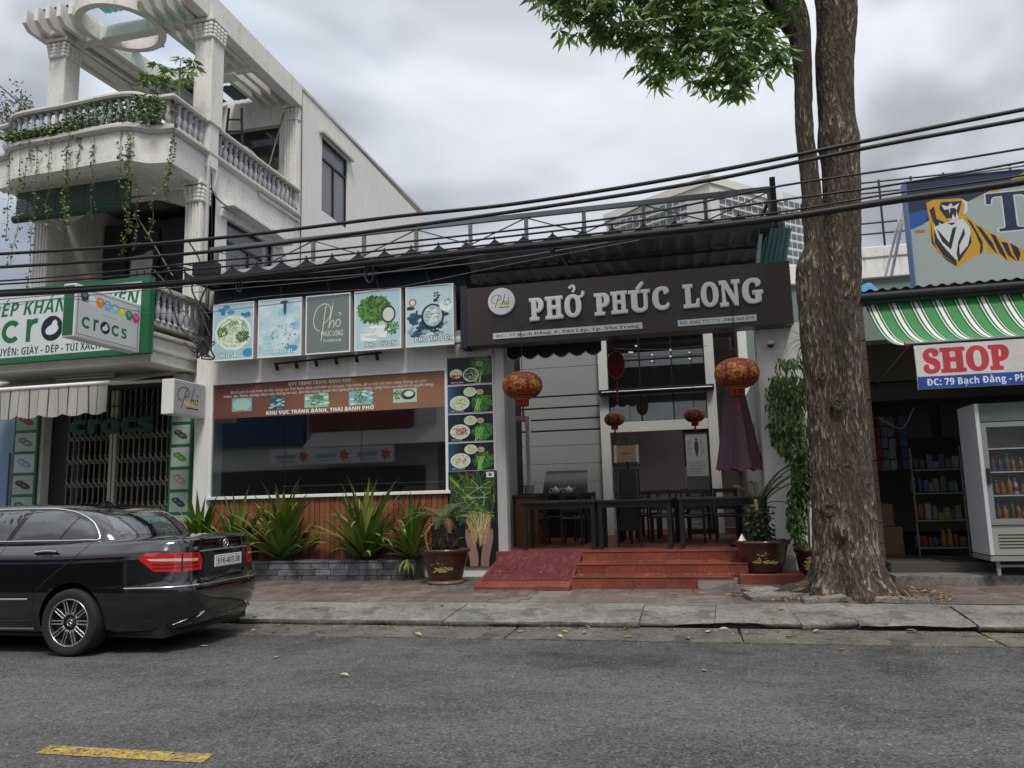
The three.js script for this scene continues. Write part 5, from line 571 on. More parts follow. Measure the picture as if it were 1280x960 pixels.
{ const z0 = -11.0, a = onZ(0, 490, z0), b = onZ(137, 478, z0), c = onZ(133, 518, z0), o = thing('striped_awning', 'retractable awning with striped valance above the folding gate', 'awning', [0, 0, 0]), xl = -13.4, xr = b.x, yv = 3.5, yb = c.y, n = 120;
  const cl = tmat(dataTex(512, 8, (u) => { const s = (u * 8) % 1; const d = (s > 0.05 && s < 0.13) || (s > 0.55 && s < 0.585) ? 1 : 0; return d ? [0.06, 0.06, 0.065] : [0.52, 0.50, 0.45]; }, 0.3), 0.85, { bumpMap: T.fabric, bumpScale: 0.001 });
  cl.transmission = 0.3; mesh('cloth', grid(n, 8, (u, v) => [lerp(xl, lerp(xr, xr + 0.15, v), u), lerp(3.52, 4.0, v) - 0.05 * Math.sin(v * 3.14), lerp(z0, -12.6, v)], [4.2 / 1, 1]), cl, o);
  mesh('valance', grid(n, 6, (u, v) => { const x = lerp(xl, xr, u); return [x, lerp(yv, yb + 0.05 - 0.05 * Math.abs(Math.sin(x * 7)), v), z0 + 0.03 + 0.025 * v * Math.sin(x * 11) + 0.012 * Math.sin(x * 29) * v]; }, [4.2 / 1, 1]), cl, o);
  mesh('front_bar', bar([xl, 3.52, z0 + 0.02], [xr + 0.02, 3.52, z0 + 0.02], 0.035, 0.035, 12), MAT.whitePaint, o); for (const x of [xr + 0.02, -12.2]) mesh('folding_arm', [beam([x, 3.5, z0], [x + 0.25, 3.66, -11.9], 0.04, 0.05), beam([x + 0.25, 3.66, -11.9], [x + 0.1, 3.8, -12.6], 0.04, 0.05)], MAT.greyPaint, o);
  mesh('wall_bracket', rb(-9.35, -9.1, 3.62, 3.88, -12.75, -12.5, 0.01), MAT.greyPaint, o); mesh('roller', bar([xl, 3.98, -12.55], [-9.1, 3.98, -12.55], 0.06, 0.06, 12), MAT.greyPaint, o);
  const l = onZ(70, 460, -12.1), l2 = onZ(145, 456, -12.1), t = thing('tube_light', 'unlit fluorescent tube light fixed under the balcony slab', 'light fixture', [0, 0, -12.1]); mesh('batten', bx(l.x, l2.x, 3.87, 3.91, -0.04, 0.04), MAT.greyPaint, t); mesh('tube', bar([l.x + 0.03, 3.845, 0.0], [l2.x - 0.03, 3.845, 0.0], 0.018), MAT.whitePaint, t);
}
{ const sans = await new FontLoader().loadAsync('fonts/droid/droid_sans_bold.typeface.json'); const g = new TextGeometry('crocs', { font: sans, size: 0.34, depth: 0.03, curveSegments: 5, bevelEnabled: true, bevelSize: 0.02, bevelThickness: 0.01, bevelSegments: 1 }); const o = thing('letter_sign', 'dark green cut-out letters hanging in front of the folding gate', 'sign', [-11.75, 2.88, -12.74]); g.computeBoundingBox(); g.scale(1.85 / (g.boundingBox.max.x - g.boundingBox.min.x), 1, 1); mesh('letters', g, mat([0.008, 0.06, 0.03], 0.5), o).userData.kind = 'stuff'; mesh('rail', bar([-0.1, 0.5, -0.02], [2.0, 0.5, -0.02], 0.012), MAT.blackMetal, o);
  const shoe = (x, w, h, i, c) => { x.fillStyle = ['#8fa79a', '#a9b2ae', '#b3b9b8', '#9aa29f'][i % 4]; x.fillRect(0, 0, w, h); const r = rng(i + 90); for (const [dx, dy] of [[-0.12, -0.08], [0.1, 0.08]]) { x.fillStyle = c; x.beginPath(); x.ellipse(w * (0.5 + dx), h * (0.5 + dy), w * 0.27, h * 0.15, 0.35, 0, 7); x.fill(); x.fillStyle = 'rgba(255,255,255,.3)'; x.beginPath(); x.ellipse(w * (0.44 + dx), h * (0.46 + dy), w * 0.1, h * 0.06, 0.35, 0, 7); x.fill(); x.strokeStyle = 'rgba(20,20,20,.5)'; x.lineWidth = 5; x.beginPath(); x.arc(w * (0.52 + dx), h * (0.5 + dy), w * 0.15, 3.6, 5.6); x.stroke(); } };
  const board = (label, px0, px1, cols) => { const a = onZ(px0, 520, -12.68).x, b = onZ(px1, 520, -12.68).x, o = thing('picture_board', label, 'sign', [a, 0, -12.68]); const w = b - a; mesh('board', rb(0, w, 0.45, 3.42, -0.06, -0.002, 0.005, 1), MAT.green, o); cols.forEach((c, i) => { const y1 = 3.36 - i * 0.415; mesh('picture', face(0.045, w - 0.045, y1 - 0.355, y1, 0.001), tmat(canvas(128, 128, (x, W, H) => shoe(x, W, H, i, c)), 0.4), o); }); };
  board('green board of shoe pictures beside the blue wall', 19, 49, ['#8a2d33', '#6a6f6c', '#7893b0', '#26282b', '#50565a', '#39404a', '#6b6f66']); board('green board of shoe pictures beside the white restaurant wall', 213, 241, ['#5b6b54', '#3c4a44', '#4f8a35', '#9b8674', '#27304d', '#2a3f35', '#6b5f56']);
  // restaurant's projecting light box
  const xf = onZ(257, 495, -12.47).x, zn = onX(217, 495, xf).z, L = Math.abs(zn + 12.47), t0 = onX(237, 477, xf), t1 = onX(237, 520, xf), hh = t0.y - t1.y, p = thing('projecting_light_box', 'small white light box with script logo, standing out from the restaurant wall', 'sign', [xf, t1.y, -12.47]);
  mesh('case', rb(-0.24, -0.004, 0, hh, 0, L, 0.01, 1), MAT.whitePaint, p); mesh('print', new THREE.PlaneGeometry(L - 0.04, hh - 0.04).rotateY(Math.PI / 2).translate(0.001, hh / 2, L / 2), tmat(canvas(256, 200, (x, w, h) => { x.fillStyle = '#aaa9ae'; x.fillRect(0, 0, w, h); phoLogo(x, 122, 100, 1); }), 0.4), p); mesh('bracket', [bar([-0.1, 0.05, 0], [-0.1, 0.05, -0.06], 0.02), bar([-0.1, hh - 0.05, 0], [-0.1, hh - 0.05, -0.06], 0.02)], MAT.iron, p);
}
{ // pale blue house further along
  const o = thing('blue_house', 'pale blue single storey house front beside the shoe shop', 'building', [0, 0, 0]); const bm = tmat(dataTex(256, 256, (u, v) => { const a = fbm2(u, v, 6, 4, 5), b = fbm2(u, v, 30, 2, 3, 3); const c = 0.85 + 0.4 * (a - 0.5) + 0.2 * (b - 0.5); return [0.20 * c, 0.30 * c, 0.42 * c]; }, 0.5), 0.7);
  mesh('wall', bx(-19, -12.9, 0, 4.1, -16, -13.0), bm, o); mesh('roof', bx(-19, -12.9, 4.1, 4.25, -16, -12.8), MAT.concrete, o); mesh('door', rb(-14.6, -13.4, 0.2, 2.6, -13.0, -12.96, 0.01), mat([0.16, 0.26, 0.38], 0.5), o); mesh('downpipe', bar([-12.98, 0.2, -12.95], [-12.98, 3.2, -12.95], 0.035), MAT.whitePaint, o);
}
// ---- plants of the top balcony
{ const r = rng(81), o = thing('balcony_shrub', 'leafy green shrub row growing inside the top balcony rail', 'plant', [-10.5, 8.4, -11.75]); const sp = []; for (let i = 0; i < 1500; i++) { const t = r(), x = lerp(-1.8, 1.35, t), dense = ss(-0.9, 0.1, x); sp.push([x + (r() - 0.5) * 0.2, (r() * 0.45 + 0.02) * (0.35 + 0.75 * dense), (r() - 0.35) * 0.42, 0.06 + 0.05 * r(), 0.035 + 0.02 * r()]); } for (let i = 0; i < 1900; i++) { const x = lerp(-2.0, 1.42, r()); sp.push([x, 0.02 + Math.pow(r(), 1.5) * 0.34 * (0.4 + ss(-1, 0.3, x)), 0.16 + 0.22 * r(), 0.06 + 0.05 * r(), 0.04]); } leaves(o, sp, 5, [...G1, [0.13, 0.19, 0.04], [0.10, 0.18, 0.03], [0.16, 0.24, 0.05]]); mesh('trough', bx(-1.7, 1.2, -0.02, 0.12, -0.25, 0.02), MAT.mortar, o);
  for (const [px, py, sc] of [[195, 95, 1], [225, 85, 1.25]]) { const top = onZ(px, py, -12.1), p = thing('papaya_seedling', px < 200 ? 'young plant with splayed palmate leaves by the ring opening of the pergola' : 'taller young plant with palmate leaves next to the corner column', 'plant', [top.x, 8.4, -12.1]); const h = top.y - 8.4; mesh('stem', tube([[0, 0, 0], [0.02, h * 0.5, 0.02], [0, h, 0]], 0.02, 6, 10), mat([0.18, 0.19, 0.09], 0.7), p); const s2 = []; for (let k = 0; k < 9; k++) { const a = k * 2.4, d = (0.12 + 0.2 * r()) * sc, cx = Math.cos(a) * d, cz = Math.sin(a) * d, cy = h + (r() - 0.6) * 0.35; mesh('leaf_stalk', bar([0, h - 0.05, 0], [cx, cy, cz], 0.008, 0.005, 5), mat([0.16, 0.2, 0.07], 0.7), p); for (let j = 0; j < 9; j++) { const b = j / 9 * 6.283; s2.push([cx, cy, cz, 0.17 * sc, 0.07, V(Math.cos(b), -0.35 + 0.2 * r(), Math.sin(b))]); } } leaves(p, s2, px, [[0.13, 0.22, 0.03], [0.17, 0.26, 0.04], [0.10, 0.18, 0.03]]); }
  const vines = [[12, 205, 300], [27, 175, 330], [47, 190, 370], [63, 175, 285], [86, 170, 292], [118, 180, 270], [152, 165, 232], [163, 178, 318], [172, 235, 312], [191, 238, 300], [219, 160, 250], [100, 165, 225], [36, 175, 240]];
  vines.forEach(([px, y0, y1], i) => { const z = -11.36 - 0.02 * (i % 4), a = onZ(px, y0, z), b = onZ(px, y1, z), v = thing('hanging_vine', 'thin trailing vine hanging from the top balcony edge', 'vine', [a.x, a.y, z], 0, 'vines hanging from the top balcony'), L = a.y - b.y, s2 = [], pts = []; const q = rng(200 + i); for (let k = 0; k <= 8; k++) pts.push([(q() - 0.5) * 0.05 * k / 3 + (px > 210 ? -0.02 * k : 0), 0.15 - (L + 0.15) * k / 8, (q() - 0.5) * 0.03]); const cv = new THREE.CatmullRomCurve3(pts.map(v3)); mesh('stem', new THREE.TubeGeometry(cv, 24, 0.006, 4), mat([0.09, 0.08, 0.03], 0.9), v); const n = Math.round(L * ([4, 7, 10].includes(i) ? 85 : 34)); for (let k = 0; k < n; k++) { const p = cv.getPoint(q()); s2.push([p.x + (q() - 0.5) * 0.1, p.y, p.z + (q() - 0.5) * 0.06, 0.05 + 0.03 * q(), 0.045]); } leaves(v, s2, i, G2); });
  const c = thing('flowering_branches', 'thin branches with sparse yellow-green leaves at the end of the top balcony', 'plant', [-13.0, 8.4, -12.2]); const bs = [], s3 = []; for (let i = 0; i < 14; i++) { const a = r() * 6.28, p1 = [(r() - 0.5) * 1.3, 0.7 + 0.75 * r(), (r() - 0.5) * 0.6]; bs.push(tube([[0, 0, 0], [p1[0] * 0.4, p1[1] * 0.6, p1[2] * 0.4], p1], 0.008, 5, 8)); for (let k = 0; k < 26; k++) s3.push([p1[0] * (0.5 + 0.55 * r()) + (r() - 0.5) * 0.2, p1[1] * (0.7 + 0.4 * r()) + (r() - 0.5) * 0.12, p1[2] + (r() - 0.5) * 0.25, 0.06 + 0.03 * r(), 0.045]); } mesh('branches', bs, mat([0.08, 0.06, 0.04], 0.9), c).userData.kind = 'stuff'; leaves(c, s3, 9, [[0.14, 0.15, 0.04], [0.20, 0.17, 0.04], [0.08, 0.10, 0.03], [0.05, 0.07, 0.03]]);
  const lad = thing('step_ladder', 'folded brown step ladder standing on the terrace behind the railing', 'ladder', [-9.62, 8.3, -14.6], 0.3); for (const sx of [-1, 1]) mesh('rail', beam([sx * 0.24, 0, 0], [sx * 0.14, 2.0, -0.1], 0.05, 0.03), mat([0.05, 0.03, 0.026], 0.6), lad); for (let i = 1; i < 7; i++) mesh('rung', bx(-0.22 + i * 0.014, 0.22 - i * 0.014, i * 0.28, i * 0.28 + 0.03, -0.05, -0.02), mat([0.05, 0.03, 0.026], 0.6), lad);
  const br = thing('broom_handle', 'long brown pole leaning on the terrace railing', 'pole', [0, 0, 0]); mesh('pole', bar([-9.15, 8.3, -15.0], [-9.3, 10.9, -16.2], 0.018), mat([0.14, 0.08, 0.05], 0.6), br);
}

// ================================================================ CORNER SHOP WITH GREEN AWNING
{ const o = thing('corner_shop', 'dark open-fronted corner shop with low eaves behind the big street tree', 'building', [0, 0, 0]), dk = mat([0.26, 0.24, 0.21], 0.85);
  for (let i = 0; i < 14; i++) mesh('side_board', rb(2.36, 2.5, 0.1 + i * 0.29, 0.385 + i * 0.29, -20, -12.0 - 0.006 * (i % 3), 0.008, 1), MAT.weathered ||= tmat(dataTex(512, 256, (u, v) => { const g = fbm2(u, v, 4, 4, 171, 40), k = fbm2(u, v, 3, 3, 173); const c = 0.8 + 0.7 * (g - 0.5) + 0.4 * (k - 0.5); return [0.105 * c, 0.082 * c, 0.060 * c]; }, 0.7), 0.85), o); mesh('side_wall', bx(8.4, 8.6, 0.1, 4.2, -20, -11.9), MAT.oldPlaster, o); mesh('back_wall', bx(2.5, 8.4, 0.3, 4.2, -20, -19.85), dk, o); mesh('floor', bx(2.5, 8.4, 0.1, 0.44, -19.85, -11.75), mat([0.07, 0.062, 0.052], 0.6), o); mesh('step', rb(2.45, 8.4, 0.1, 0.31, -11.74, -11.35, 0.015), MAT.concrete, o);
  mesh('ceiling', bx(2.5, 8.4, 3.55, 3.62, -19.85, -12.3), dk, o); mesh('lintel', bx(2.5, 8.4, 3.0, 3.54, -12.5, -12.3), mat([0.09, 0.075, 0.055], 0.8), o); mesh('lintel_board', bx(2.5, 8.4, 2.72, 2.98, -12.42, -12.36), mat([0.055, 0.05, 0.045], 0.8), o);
  const roofm = mat([0.022, 0.023, 0.025], 0.7); mesh('roof_sheet', grid(260, 4, (u, v) => [lerp(2.25, 8.6, u), lerp(4.30, 4.62, v) + 0.02 * Math.sin(u * 250), lerp(-11.95, -14.5, v)]), roofm, o); mesh('eaves_board', bx(2.3, 8.6, 4.12, 4.28, -12.1, -12.02), roofm, o); mesh('gutter', bar([2.3, 4.22, -11.98], [8.6, 4.22, -11.98], 0.05), roofm, o);
  for (const [x, m] of [[2.95, 0.055], [3.7, 0.05], [4.5, 0.06]]) mesh('rolled_shutter', bx(x, x + 0.6, 2.2, 2.7, -13.2, -13.15), mat(m, 0.8), o);
  mesh('doormat', rb(3.2, 4.2, 0.44, 0.455, -12.35, -11.8, 0.004), MAT.rubber, o);
  mesh('hanging_cable', tube([[2.7, 2.5, -12.6], [3.0, 2.32, -12.6], [3.2, 2.62, -12.6]], 0.008, 5, 14), mat(0.35, 0.6), o);
}
{ // striped awning and the banner on its bar
  const o = thing('green_awning', 'green and white striped awning sagging over the corner shop front', 'awning', [0, 0, 0]), x0 = 2.72, x1 = 7.5;
  const st = tmat(canvas(2048, 64, (x, w, h) => { x.fillStyle = '#2f7f41'; x.fillRect(0, 0, w, h); const n = 17, p = w / n; for (let i = 0; i < n; i++) { const a = i * p; x.fillStyle = '#1f3a2c'; x.fillRect(a + p * 0.02, 0, p * 0.05, h); x.fillStyle = '#d9dfd6'; x.fillRect(a + p * 0.10, 0, p * 0.05, h); x.fillStyle = '#1f2f2c'; x.fillRect(a + p * 0.18, 0, p * 0.05, h); x.fillStyle = '#dfe3dc'; x.fillRect(a + p * 0.24, 0, p * 0.17, h); x.fillStyle = '#1f2f2c'; x.fillRect(a + p * 0.42, 0, p * 0.05, h); x.fillStyle = '#d9dfd6'; x.fillRect(a + p * 0.50, 0, p * 0.04, h); x.fillStyle = '#1f3a2c'; x.fillRect(a + p * 0.56, 0, p * 0.035, h); } }), 0.75, { bumpMap: T.fabric, bumpScale: 0.001, transmission: 0.12, thickness: 0 });
  mesh('cloth', grid(80, 24, (u, v) => { const z = lerp(-12.15, -11.0, v), sag = -0.30 * Math.sin(Math.pow(v, 0.8) * Math.PI) ; return [lerp(lerp(2.55, 2.84, v), x1, u), lerp(4.2, 3.32, v) + sag + 0.01 * Math.sin(u * 50 + v * 5) * v, z]; }, [1, 1]), st, o);
  mesh('front_bar', bar([2.8, 3.31, -11.0], [x1, 3.31, -11.0], 0.022), MAT.iron, o); mesh('bar_cap', bar([2.76, 3.31, -11.0], [2.81, 3.31, -11.0], 0.035, 0.035, 10), mat([0.4, 0.05, 0.04], 0.5), o); mesh('support_arm', bar([2.84, 3.31, -11.0], [2.6, 2.9, -12.2], 0.016), MAT.iron, o); mesh('support_arm', bar([6.6, 3.31, -11.0], [6.6, 2.9, -12.2], 0.016), MAT.iron, o);
  const b = thing('shop_banner', 'white banner with big red letters hanging from the green awning bar', 'banner', [0, 0, -10.98]);
  mesh('sheet', grid(40, 4, (u, v) => [lerp(2.86, 6.4, u), lerp(2.70, 3.28, v), 0.008 * Math.sin(u * 30 + v * 4)]), MAT.whitePaint, b);
  const pr = grid(40, 4, (u, v) => [lerp(2.865, 6.39, u), lerp(2.705, 3.275, v), 0.005 + 0.008 * Math.sin(u * 30 + v * 4)]); mesh('print', pr, tmat(canvas(2048, 330, (x, w, h) => { const r = rng(3); x.fillStyle = '#c9c6c2'; x.fillRect(0, 0, w, h); for (let i = 0; i < 300; i++) { x.fillStyle = `rgba(${150 + r() * 40},${146 + r() * 40},${140 + r() * 40},.15)`; x.fillRect(r() * w, r() * h, 30 + r() * 120, 2 + r() * 20); } x.fillStyle = '#b3303c'; x.font = 'bold 240px serif'; x.lineWidth = 20; x.strokeStyle = '#b3303c'; x.lineJoin = 'round'; x.save(); x.translate(50, 208); x.scale(0.86, 1); x.strokeText('SHOP', 0, 0); x.fillText('SHOP', 0, 0); x.restore(); x.fillStyle = '#1d3f8f'; x.fillRect(0, h * 0.72, w, h * 0.28); x.fillStyle = '#d6dbe6'; vtext(x, 'ĐC: 79 Bạch Đằng - Phường Tân Lập', 60, h * 0.93, 70, 'sans-serif', 'bold', 'left', { fit: 1085 }); }), 0.6), b);
}
{ // billboard with a roaring tiger emblem
  const z = -12.45, tl = onZ(1131, 226, z), bl = onZ(1143, 356, z), x0 = (tl.x + bl.x) / 2, x1 = x0 + 4.6, y0 = bl.y - 0.05, y1 = tl.y, o = thing('billboard', 'billboard with a gold striped tiger emblem above the corner shop roof', 'billboard', [0, 0, z]);
  mesh('case', rb(x0, x1, y0, y1, -0.24, -0.004, 0.01, 1), mat([0.14, 0.22, 0.46], 0.5), o);
  mesh('print', face(x0 + 0.02, x1 - 0.02, y0 + 0.01, y1 - 0.02, 0), tmat(canvas(2048, Math.round(2048 * (y1 - y0) / 4.6), (x, w, h) => {
    const kx = (p) => (onZ(1160 + p / 6.4, 290, z).x - x0) / 4.6 * w, ky = (q, p = 300) => { const P = onZ(1160 + p / 6.4, 210 + q / 6.4, z); return (y1 - P.y) / (y1 - y0) * h; };
    x.fillStyle = '#9aa5a3'; x.fillRect(0, 0, w, h); const NV = '#182443', TK = '#14161d', GD = '#c0941d', WH = '#c9cdcf';
    const pg = (c, pts) => { x.fillStyle = c; x.beginPath(); pts.forEach(([p, q], i) => i ? x.lineTo(kx(p), ky(q, p)) : x.moveTo(kx(p), ky(q, p))); x.closePath(); x.fill(); };
    x.fillStyle = NV; x.beginPath(); x.moveTo(0, 0); x.lineTo(w * 0.38, 0); x.lineTo(w * 0.22, h * 0.20); x.lineTo(w * 0.10, h * 0.34); x.lineTo(0, h * 0.46); x.fill(); x.fillStyle = '#b08d2c'; x.beginPath(); x.moveTo(w * 0.37, 0); x.lineTo(w * 0.41, 0); x.lineTo(w * 0.24, h * 0.22); x.lineTo(w * 0.20, h * 0.24); x.fill();
    x.fillStyle = '#1d4c96'; x.beginPath(); x.moveTo(0, h * 0.30); x.lineTo(w * 0.07, h * 0.28); x.lineTo(0.04 * w, h * 0.42); x.lineTo(0, h * 0.46); x.fill(); x.fillStyle = '#b0622a'; x.fillRect(w * 0.012, h * 0.47, w * 0.03, h * 0.03);
    x.fillStyle = '#b3811f'; x.beginPath(); x.moveTo(w * 0.34, h); x.quadraticCurveTo(w * 0.6, h * 0.86, w, h * 0.8); x.lineTo(w, h); x.fill();
    // body
    pg(GD, [[0, 270], [60, 245], [150, 240], [280, 232], [330, 260], [300, 360], [410, 460], [520, 530], [640, 600], [740, 660], [900, 690], [900, 740], [760, 740], [690, 755], [600, 745], [530, 690], [450, 690], [440, 590], [420, 690], [360, 700], [300, 740], [195, 800], [110, 740], [20, 640], [-5, 520], [10, 400]]);
    pg(TK, [[20, 330], [60, 300], [70, 400], [130, 430], [130, 520], [60, 470], [38, 420]]); pg(TK, [[120, 265], [290, 255], [240, 400], [150, 400], [100, 320]]); pg(WH, [[120, 285], [170, 300], [200, 270], [215, 300], [270, 270], [240, 330], [250, 400], [180, 420], [150, 350]]); pg(TK, [[140, 330], [175, 320], [180, 365], [190, 315], [225, 310], [240, 330], [225, 395], [205, 360], [190, 405], [165, 390], [160, 370]]);
    pg(WH, [[290, 235], [335, 260], [330, 340], [290, 365], [310, 290]]); pg(WH, [[40, 470], [150, 430], [280, 400], [330, 470], [335, 540], [290, 640], [195, 740], [100, 660], [45, 570]]);
    pg(TK, [[40, 480], [60, 560], [110, 640], [190, 740], [195, 790], [90, 700], [35, 600]]); pg(TK, [[60, 480], [120, 560], [150, 600], [190, 480], [225, 465], [160, 655], [95, 590]]); pg(TK, [[285, 475], [225, 590], [200, 690], [210, 760], [330, 600], [335, 520], [300, 620], [225, 700], [230, 620], [285, 530]]); pg(TK, [[150, 440], [225, 430], [190, 455]]); pg(WH, [[90, 430], [120, 460], [110, 500], [80, 470]]);
    for (const q of [[[310, 395], [350, 430], [420, 590], [415, 660], [385, 700], [400, 620], [370, 520]], [[380, 455], [420, 475], [500, 600], [530, 700], [470, 620]], [[490, 520], [530, 540], [580, 660], [605, 750], [545, 680]], [[570, 590], [620, 600], [640, 690], [680, 755], [610, 700]], [[640, 600], [700, 640], [715, 690], [690, 755], [660, 690]], [[740, 665], [800, 670], [790, 700], [750, 700]], [[20, 420], [10, 600], [110, 740], [195, 800], [180, 780], [60, 680], [25, 590]]]) pg(TK, q);
    x.fillStyle = NV; x.strokeStyle = '#c3c9ca'; x.lineWidth = 16; const T0 = kx(600), B = ky(500, 640), S = (ky(500, 640) - ky(180, 640)) * 1.38; x.font = `bold ${S}px serif`; x.lineJoin = 'round'; x.save(); x.translate(kx(480), B); x.scale(1.12, 1); x.strokeText('T', 0, 0); x.fillText('T', 0, 0); x.restore();
  }), 0.45), o);
  mesh('lamp_bar', bar([x0 + 0.1, y1 - 0.02, 0.0], [x0 + 1.6, y1 + 0.03, 0.02], 0.02), MAT.greyPaint, o);
  for (const x of [x0 + 0.3, x0 + 2.2, x0 + 4.2]) mesh('support', bar([x, 4.2, -0.35], [x, y1 - 0.1, -0.27], 0.035), MAT.iron, o);
  const p = thing('roof_braces', 'pair of pale slanted braces beside the billboard', 'brace', [0, 0, 0]); const a0 = onZ(1107, 344, -13), a1 = onZ(1128, 258, -13), b0 = onZ(1114, 345, -13), b1 = onZ(1131, 262, -13); mesh('brace', bar(a0, a1, 0.02), MAT.whitePaint, p); mesh('brace', bar(b0, b1, 0.024), MAT.whitePaint, p);
}
const bottleG = lathe([[0, 0], [0.03, 0], [0.032, 0.02], [0.032, 0.13], [0.024, 0.165], [0.012, 0.19], [0.012, 0.22], [0.015, 0.222], [0.015, 0.24], [0, 0.24]], 10);
{ // display fridge
  const o = thing('display_fridge', 'white upright glass-door fridge stocked with drinks at the shop front', 'fridge', [3.55, 0.52, -11.85]), w = 1.1, d = 0.68, h = 1.98, wm = mat([0.55, 0.57, 0.60], 0.35);
  mesh('side_panel', rb(0, 0.05, 0.05, h, 0, d, 0.008), wm, o); mesh('side_panel', rb(w - 0.05, w, 0.05, h, 0, d, 0.008), wm, o); mesh('back_panel', bx(0.05, w - 0.05, 0.05, h, 0, 0.04), wm, o); mesh('plinth', rb(0.05, w - 0.05, 0.05, 0.42, 0.04, d - 0.02, 0.006), mat([0.30, 0.31, 0.26], 0.5), o); mesh('top_panel', rb(0.05, w - 0.05, h - 0.24, h, 0.04, d - 0.01, 0.008), mat([0.10, 0.12, 0.10], 0.5), o);
  for (let i = 0; i < 5; i++) mesh('vent_slot', bx(0.12, w - 0.12, 0.14 + i * 0.04, 0.15 + i * 0.04, d - 0.02, d - 0.014), MAT.black, o);
  const door = part('door', o); mesh('door_frame', [bx(0.05, 0.11, 0.43, h - 0.25, d - 0.04, d), bx(w - 0.11, w - 0.05, 0.43, h - 0.25, d - 0.04, d), bx(0.11, w - 0.11, 0.43, 0.50, d - 0.04, d), bx(0.11, w - 0.11, h - 0.31, h - 0.25, d - 0.04, d)], mat([0.22, 0.23, 0.22], 0.4), door); mesh('pane', bx(0.11, w - 0.11, 0.5, h - 0.31, d - 0.022, d - 0.016), MAT.glass, door); mesh('handle', rb(0.06, 0.10, 0.95, 1.15, d, d + 0.03, 0.008), MAT.black, door);
  const r = rng(5), cm = [[0.16, 0.035, 0.025], [0.12, 0.08, 0.03], [0.035, 0.08, 0.04], [0.26, 0.25, 0.23], [0.05, 0.055, 0.10], [0.17, 0.10, 0.03], [0.08, 0.05, 0.03]].map((c) => mat(c, 0.25));
  for (const y of [0.5, 0.8, 1.1, 1.4]) { mesh('shelf', bx(0.06, w - 0.06, y - 0.015, y, 0.05, d - 0.08), mat(0.4, 0.5), o); }
  for (const y of [0.5, 0.8, 1.1]) for (let i = 0; i < 12; i++) { const b = thing('drink_bottle', 'drink bottle standing on a shelf inside the glass-door fridge', 'bottle', [3.55 + 0.12 + i * 0.078, 0.52 + y, -11.85 + d - 0.14], 0, 'bottles in the display fridge'); mesh('bottle', bottleG, cm[Math.floor(r() * 7)], b); mesh('label', new THREE.CylinderGeometry(0.0335, 0.0335, 0.06, 10, 1, true).translate(0, 0.08, 0), cm[Math.floor(r() * 7)], b); b.scale.set(0.85 + 0.25 * r(), 0.7 + 0.4 * r(), 0.9); b.position.z += 0.05 * (r() - 0.7); }
  mesh('stand', [bx(0.0, w, -0.02, 0.04, 0, d), bx(0.08, 0.12, -0.2, -0.02, d - 0.1, d - 0.06), bx(w - 0.12, w - 0.08, -0.2, -0.02, d - 0.1, d - 0.06), bx(0.1, w - 0.1, -0.1, -0.07, d - 0.1, d - 0.07)], mat([0.25, 0.26, 0.24], 0.5), o);
  const s = thing('goods_shelf', 'low wire shelf crowded with small packets inside the corner shop', 'shelf', [3.15, 0.44, -12.9]); for (const y of [0.1, 0.5, 0.9, 1.25]) mesh('shelf_board', rb(0, 0.7, y, y + 0.02, -0.35, 0, 0.004), mat(0.2, 0.5), s); for (const x of [0, 0.68]) mesh('upright', bx(x, x + 0.02, 0, 1.6, -0.02, 0), mat(0.2, 0.5), s);
  const pk = [[0.16, 0.03, 0.025], [0.03, 0.05, 0.12], [0.22, 0.2, 0.17], [0.05, 0.09, 0.14], [0.18, 0.12, 0.04], [0.03, 0.07, 0.04], [0.14, 0.14, 0.15], [0.10, 0.055, 0.035]].map((c) => mat(c, 0.4)); const jar = lathe([[0, 0], [0.045, 0], [0.05, 0.02], [0.05, 0.12], [0.035, 0.15], [0.038, 0.19], [0, 0.19]], 12);
  for (const y of [0.12, 0.52, 0.92, 1.27]) for (let i = 0; i < 8; i++) { const k = r(), x = 3.19 + i * 0.085 + 0.02 * (r() - 0.5), z0 = -13.1 + 0.12 * r(); const g = k < 0.35 ? jar.clone().scale(0.8, 0.8 + 0.6 * r(), 0.8).translate(x, 0.44 + y + 0.001, z0) : k < 0.7 ? jitter(rb(-0.045, 0.045, 0, 0.12 + 0.14 * r(), -0.03, 0.03, 0.02, 3), 0.03, 12, i).rotateY(r() * 0.8 - 0.4).translate(x, 0.445 + y, z0) : rb(-0.04, 0.04, 0, 0.09 + 0.15 * r(), -0.04, 0.04, 0.006).rotateY(r() * 0.6 - 0.3).translate(x, 0.441 + y, z0); solo('snack_packet', 'small bright jar or packet on the wire shelf inside the corner shop', 'packet', g, pk[Math.floor(r() * 8)], 'packets on the wire shelf'); }
  for (let i = 0; i < 4; i++) { const hx = 2.72 + i * 0.12, g = []; for (let k = 0; k < 5; k++) g.push(jitter(rb(-0.05, 0.05, -0.09, 0.07, -0.012, 0.012, 0.01, 2), 0.03, 9, i * 5 + k).rotateX(0.15 * (k % 2)).translate(0, -0.12 - k * 0.17, 0.01 * (k % 3))); const o2 = thing('hanging_sachets', 'strip of snack sachets hanging inside the corner shop opening', 'snack strip', [hx, 2.6, -12.9 - 0.1 * (i % 3)], 0.2 * (i - 2), 'hanging sachet strips'); mesh('sachets', g, pk[(i * 3) % 8], o2).userData.kind = 'stuff'; mesh('string', bar([0, 0.2, 0], [0, -0.9, 0], 0.003, 0.003, 4), MAT.wire, o2); }
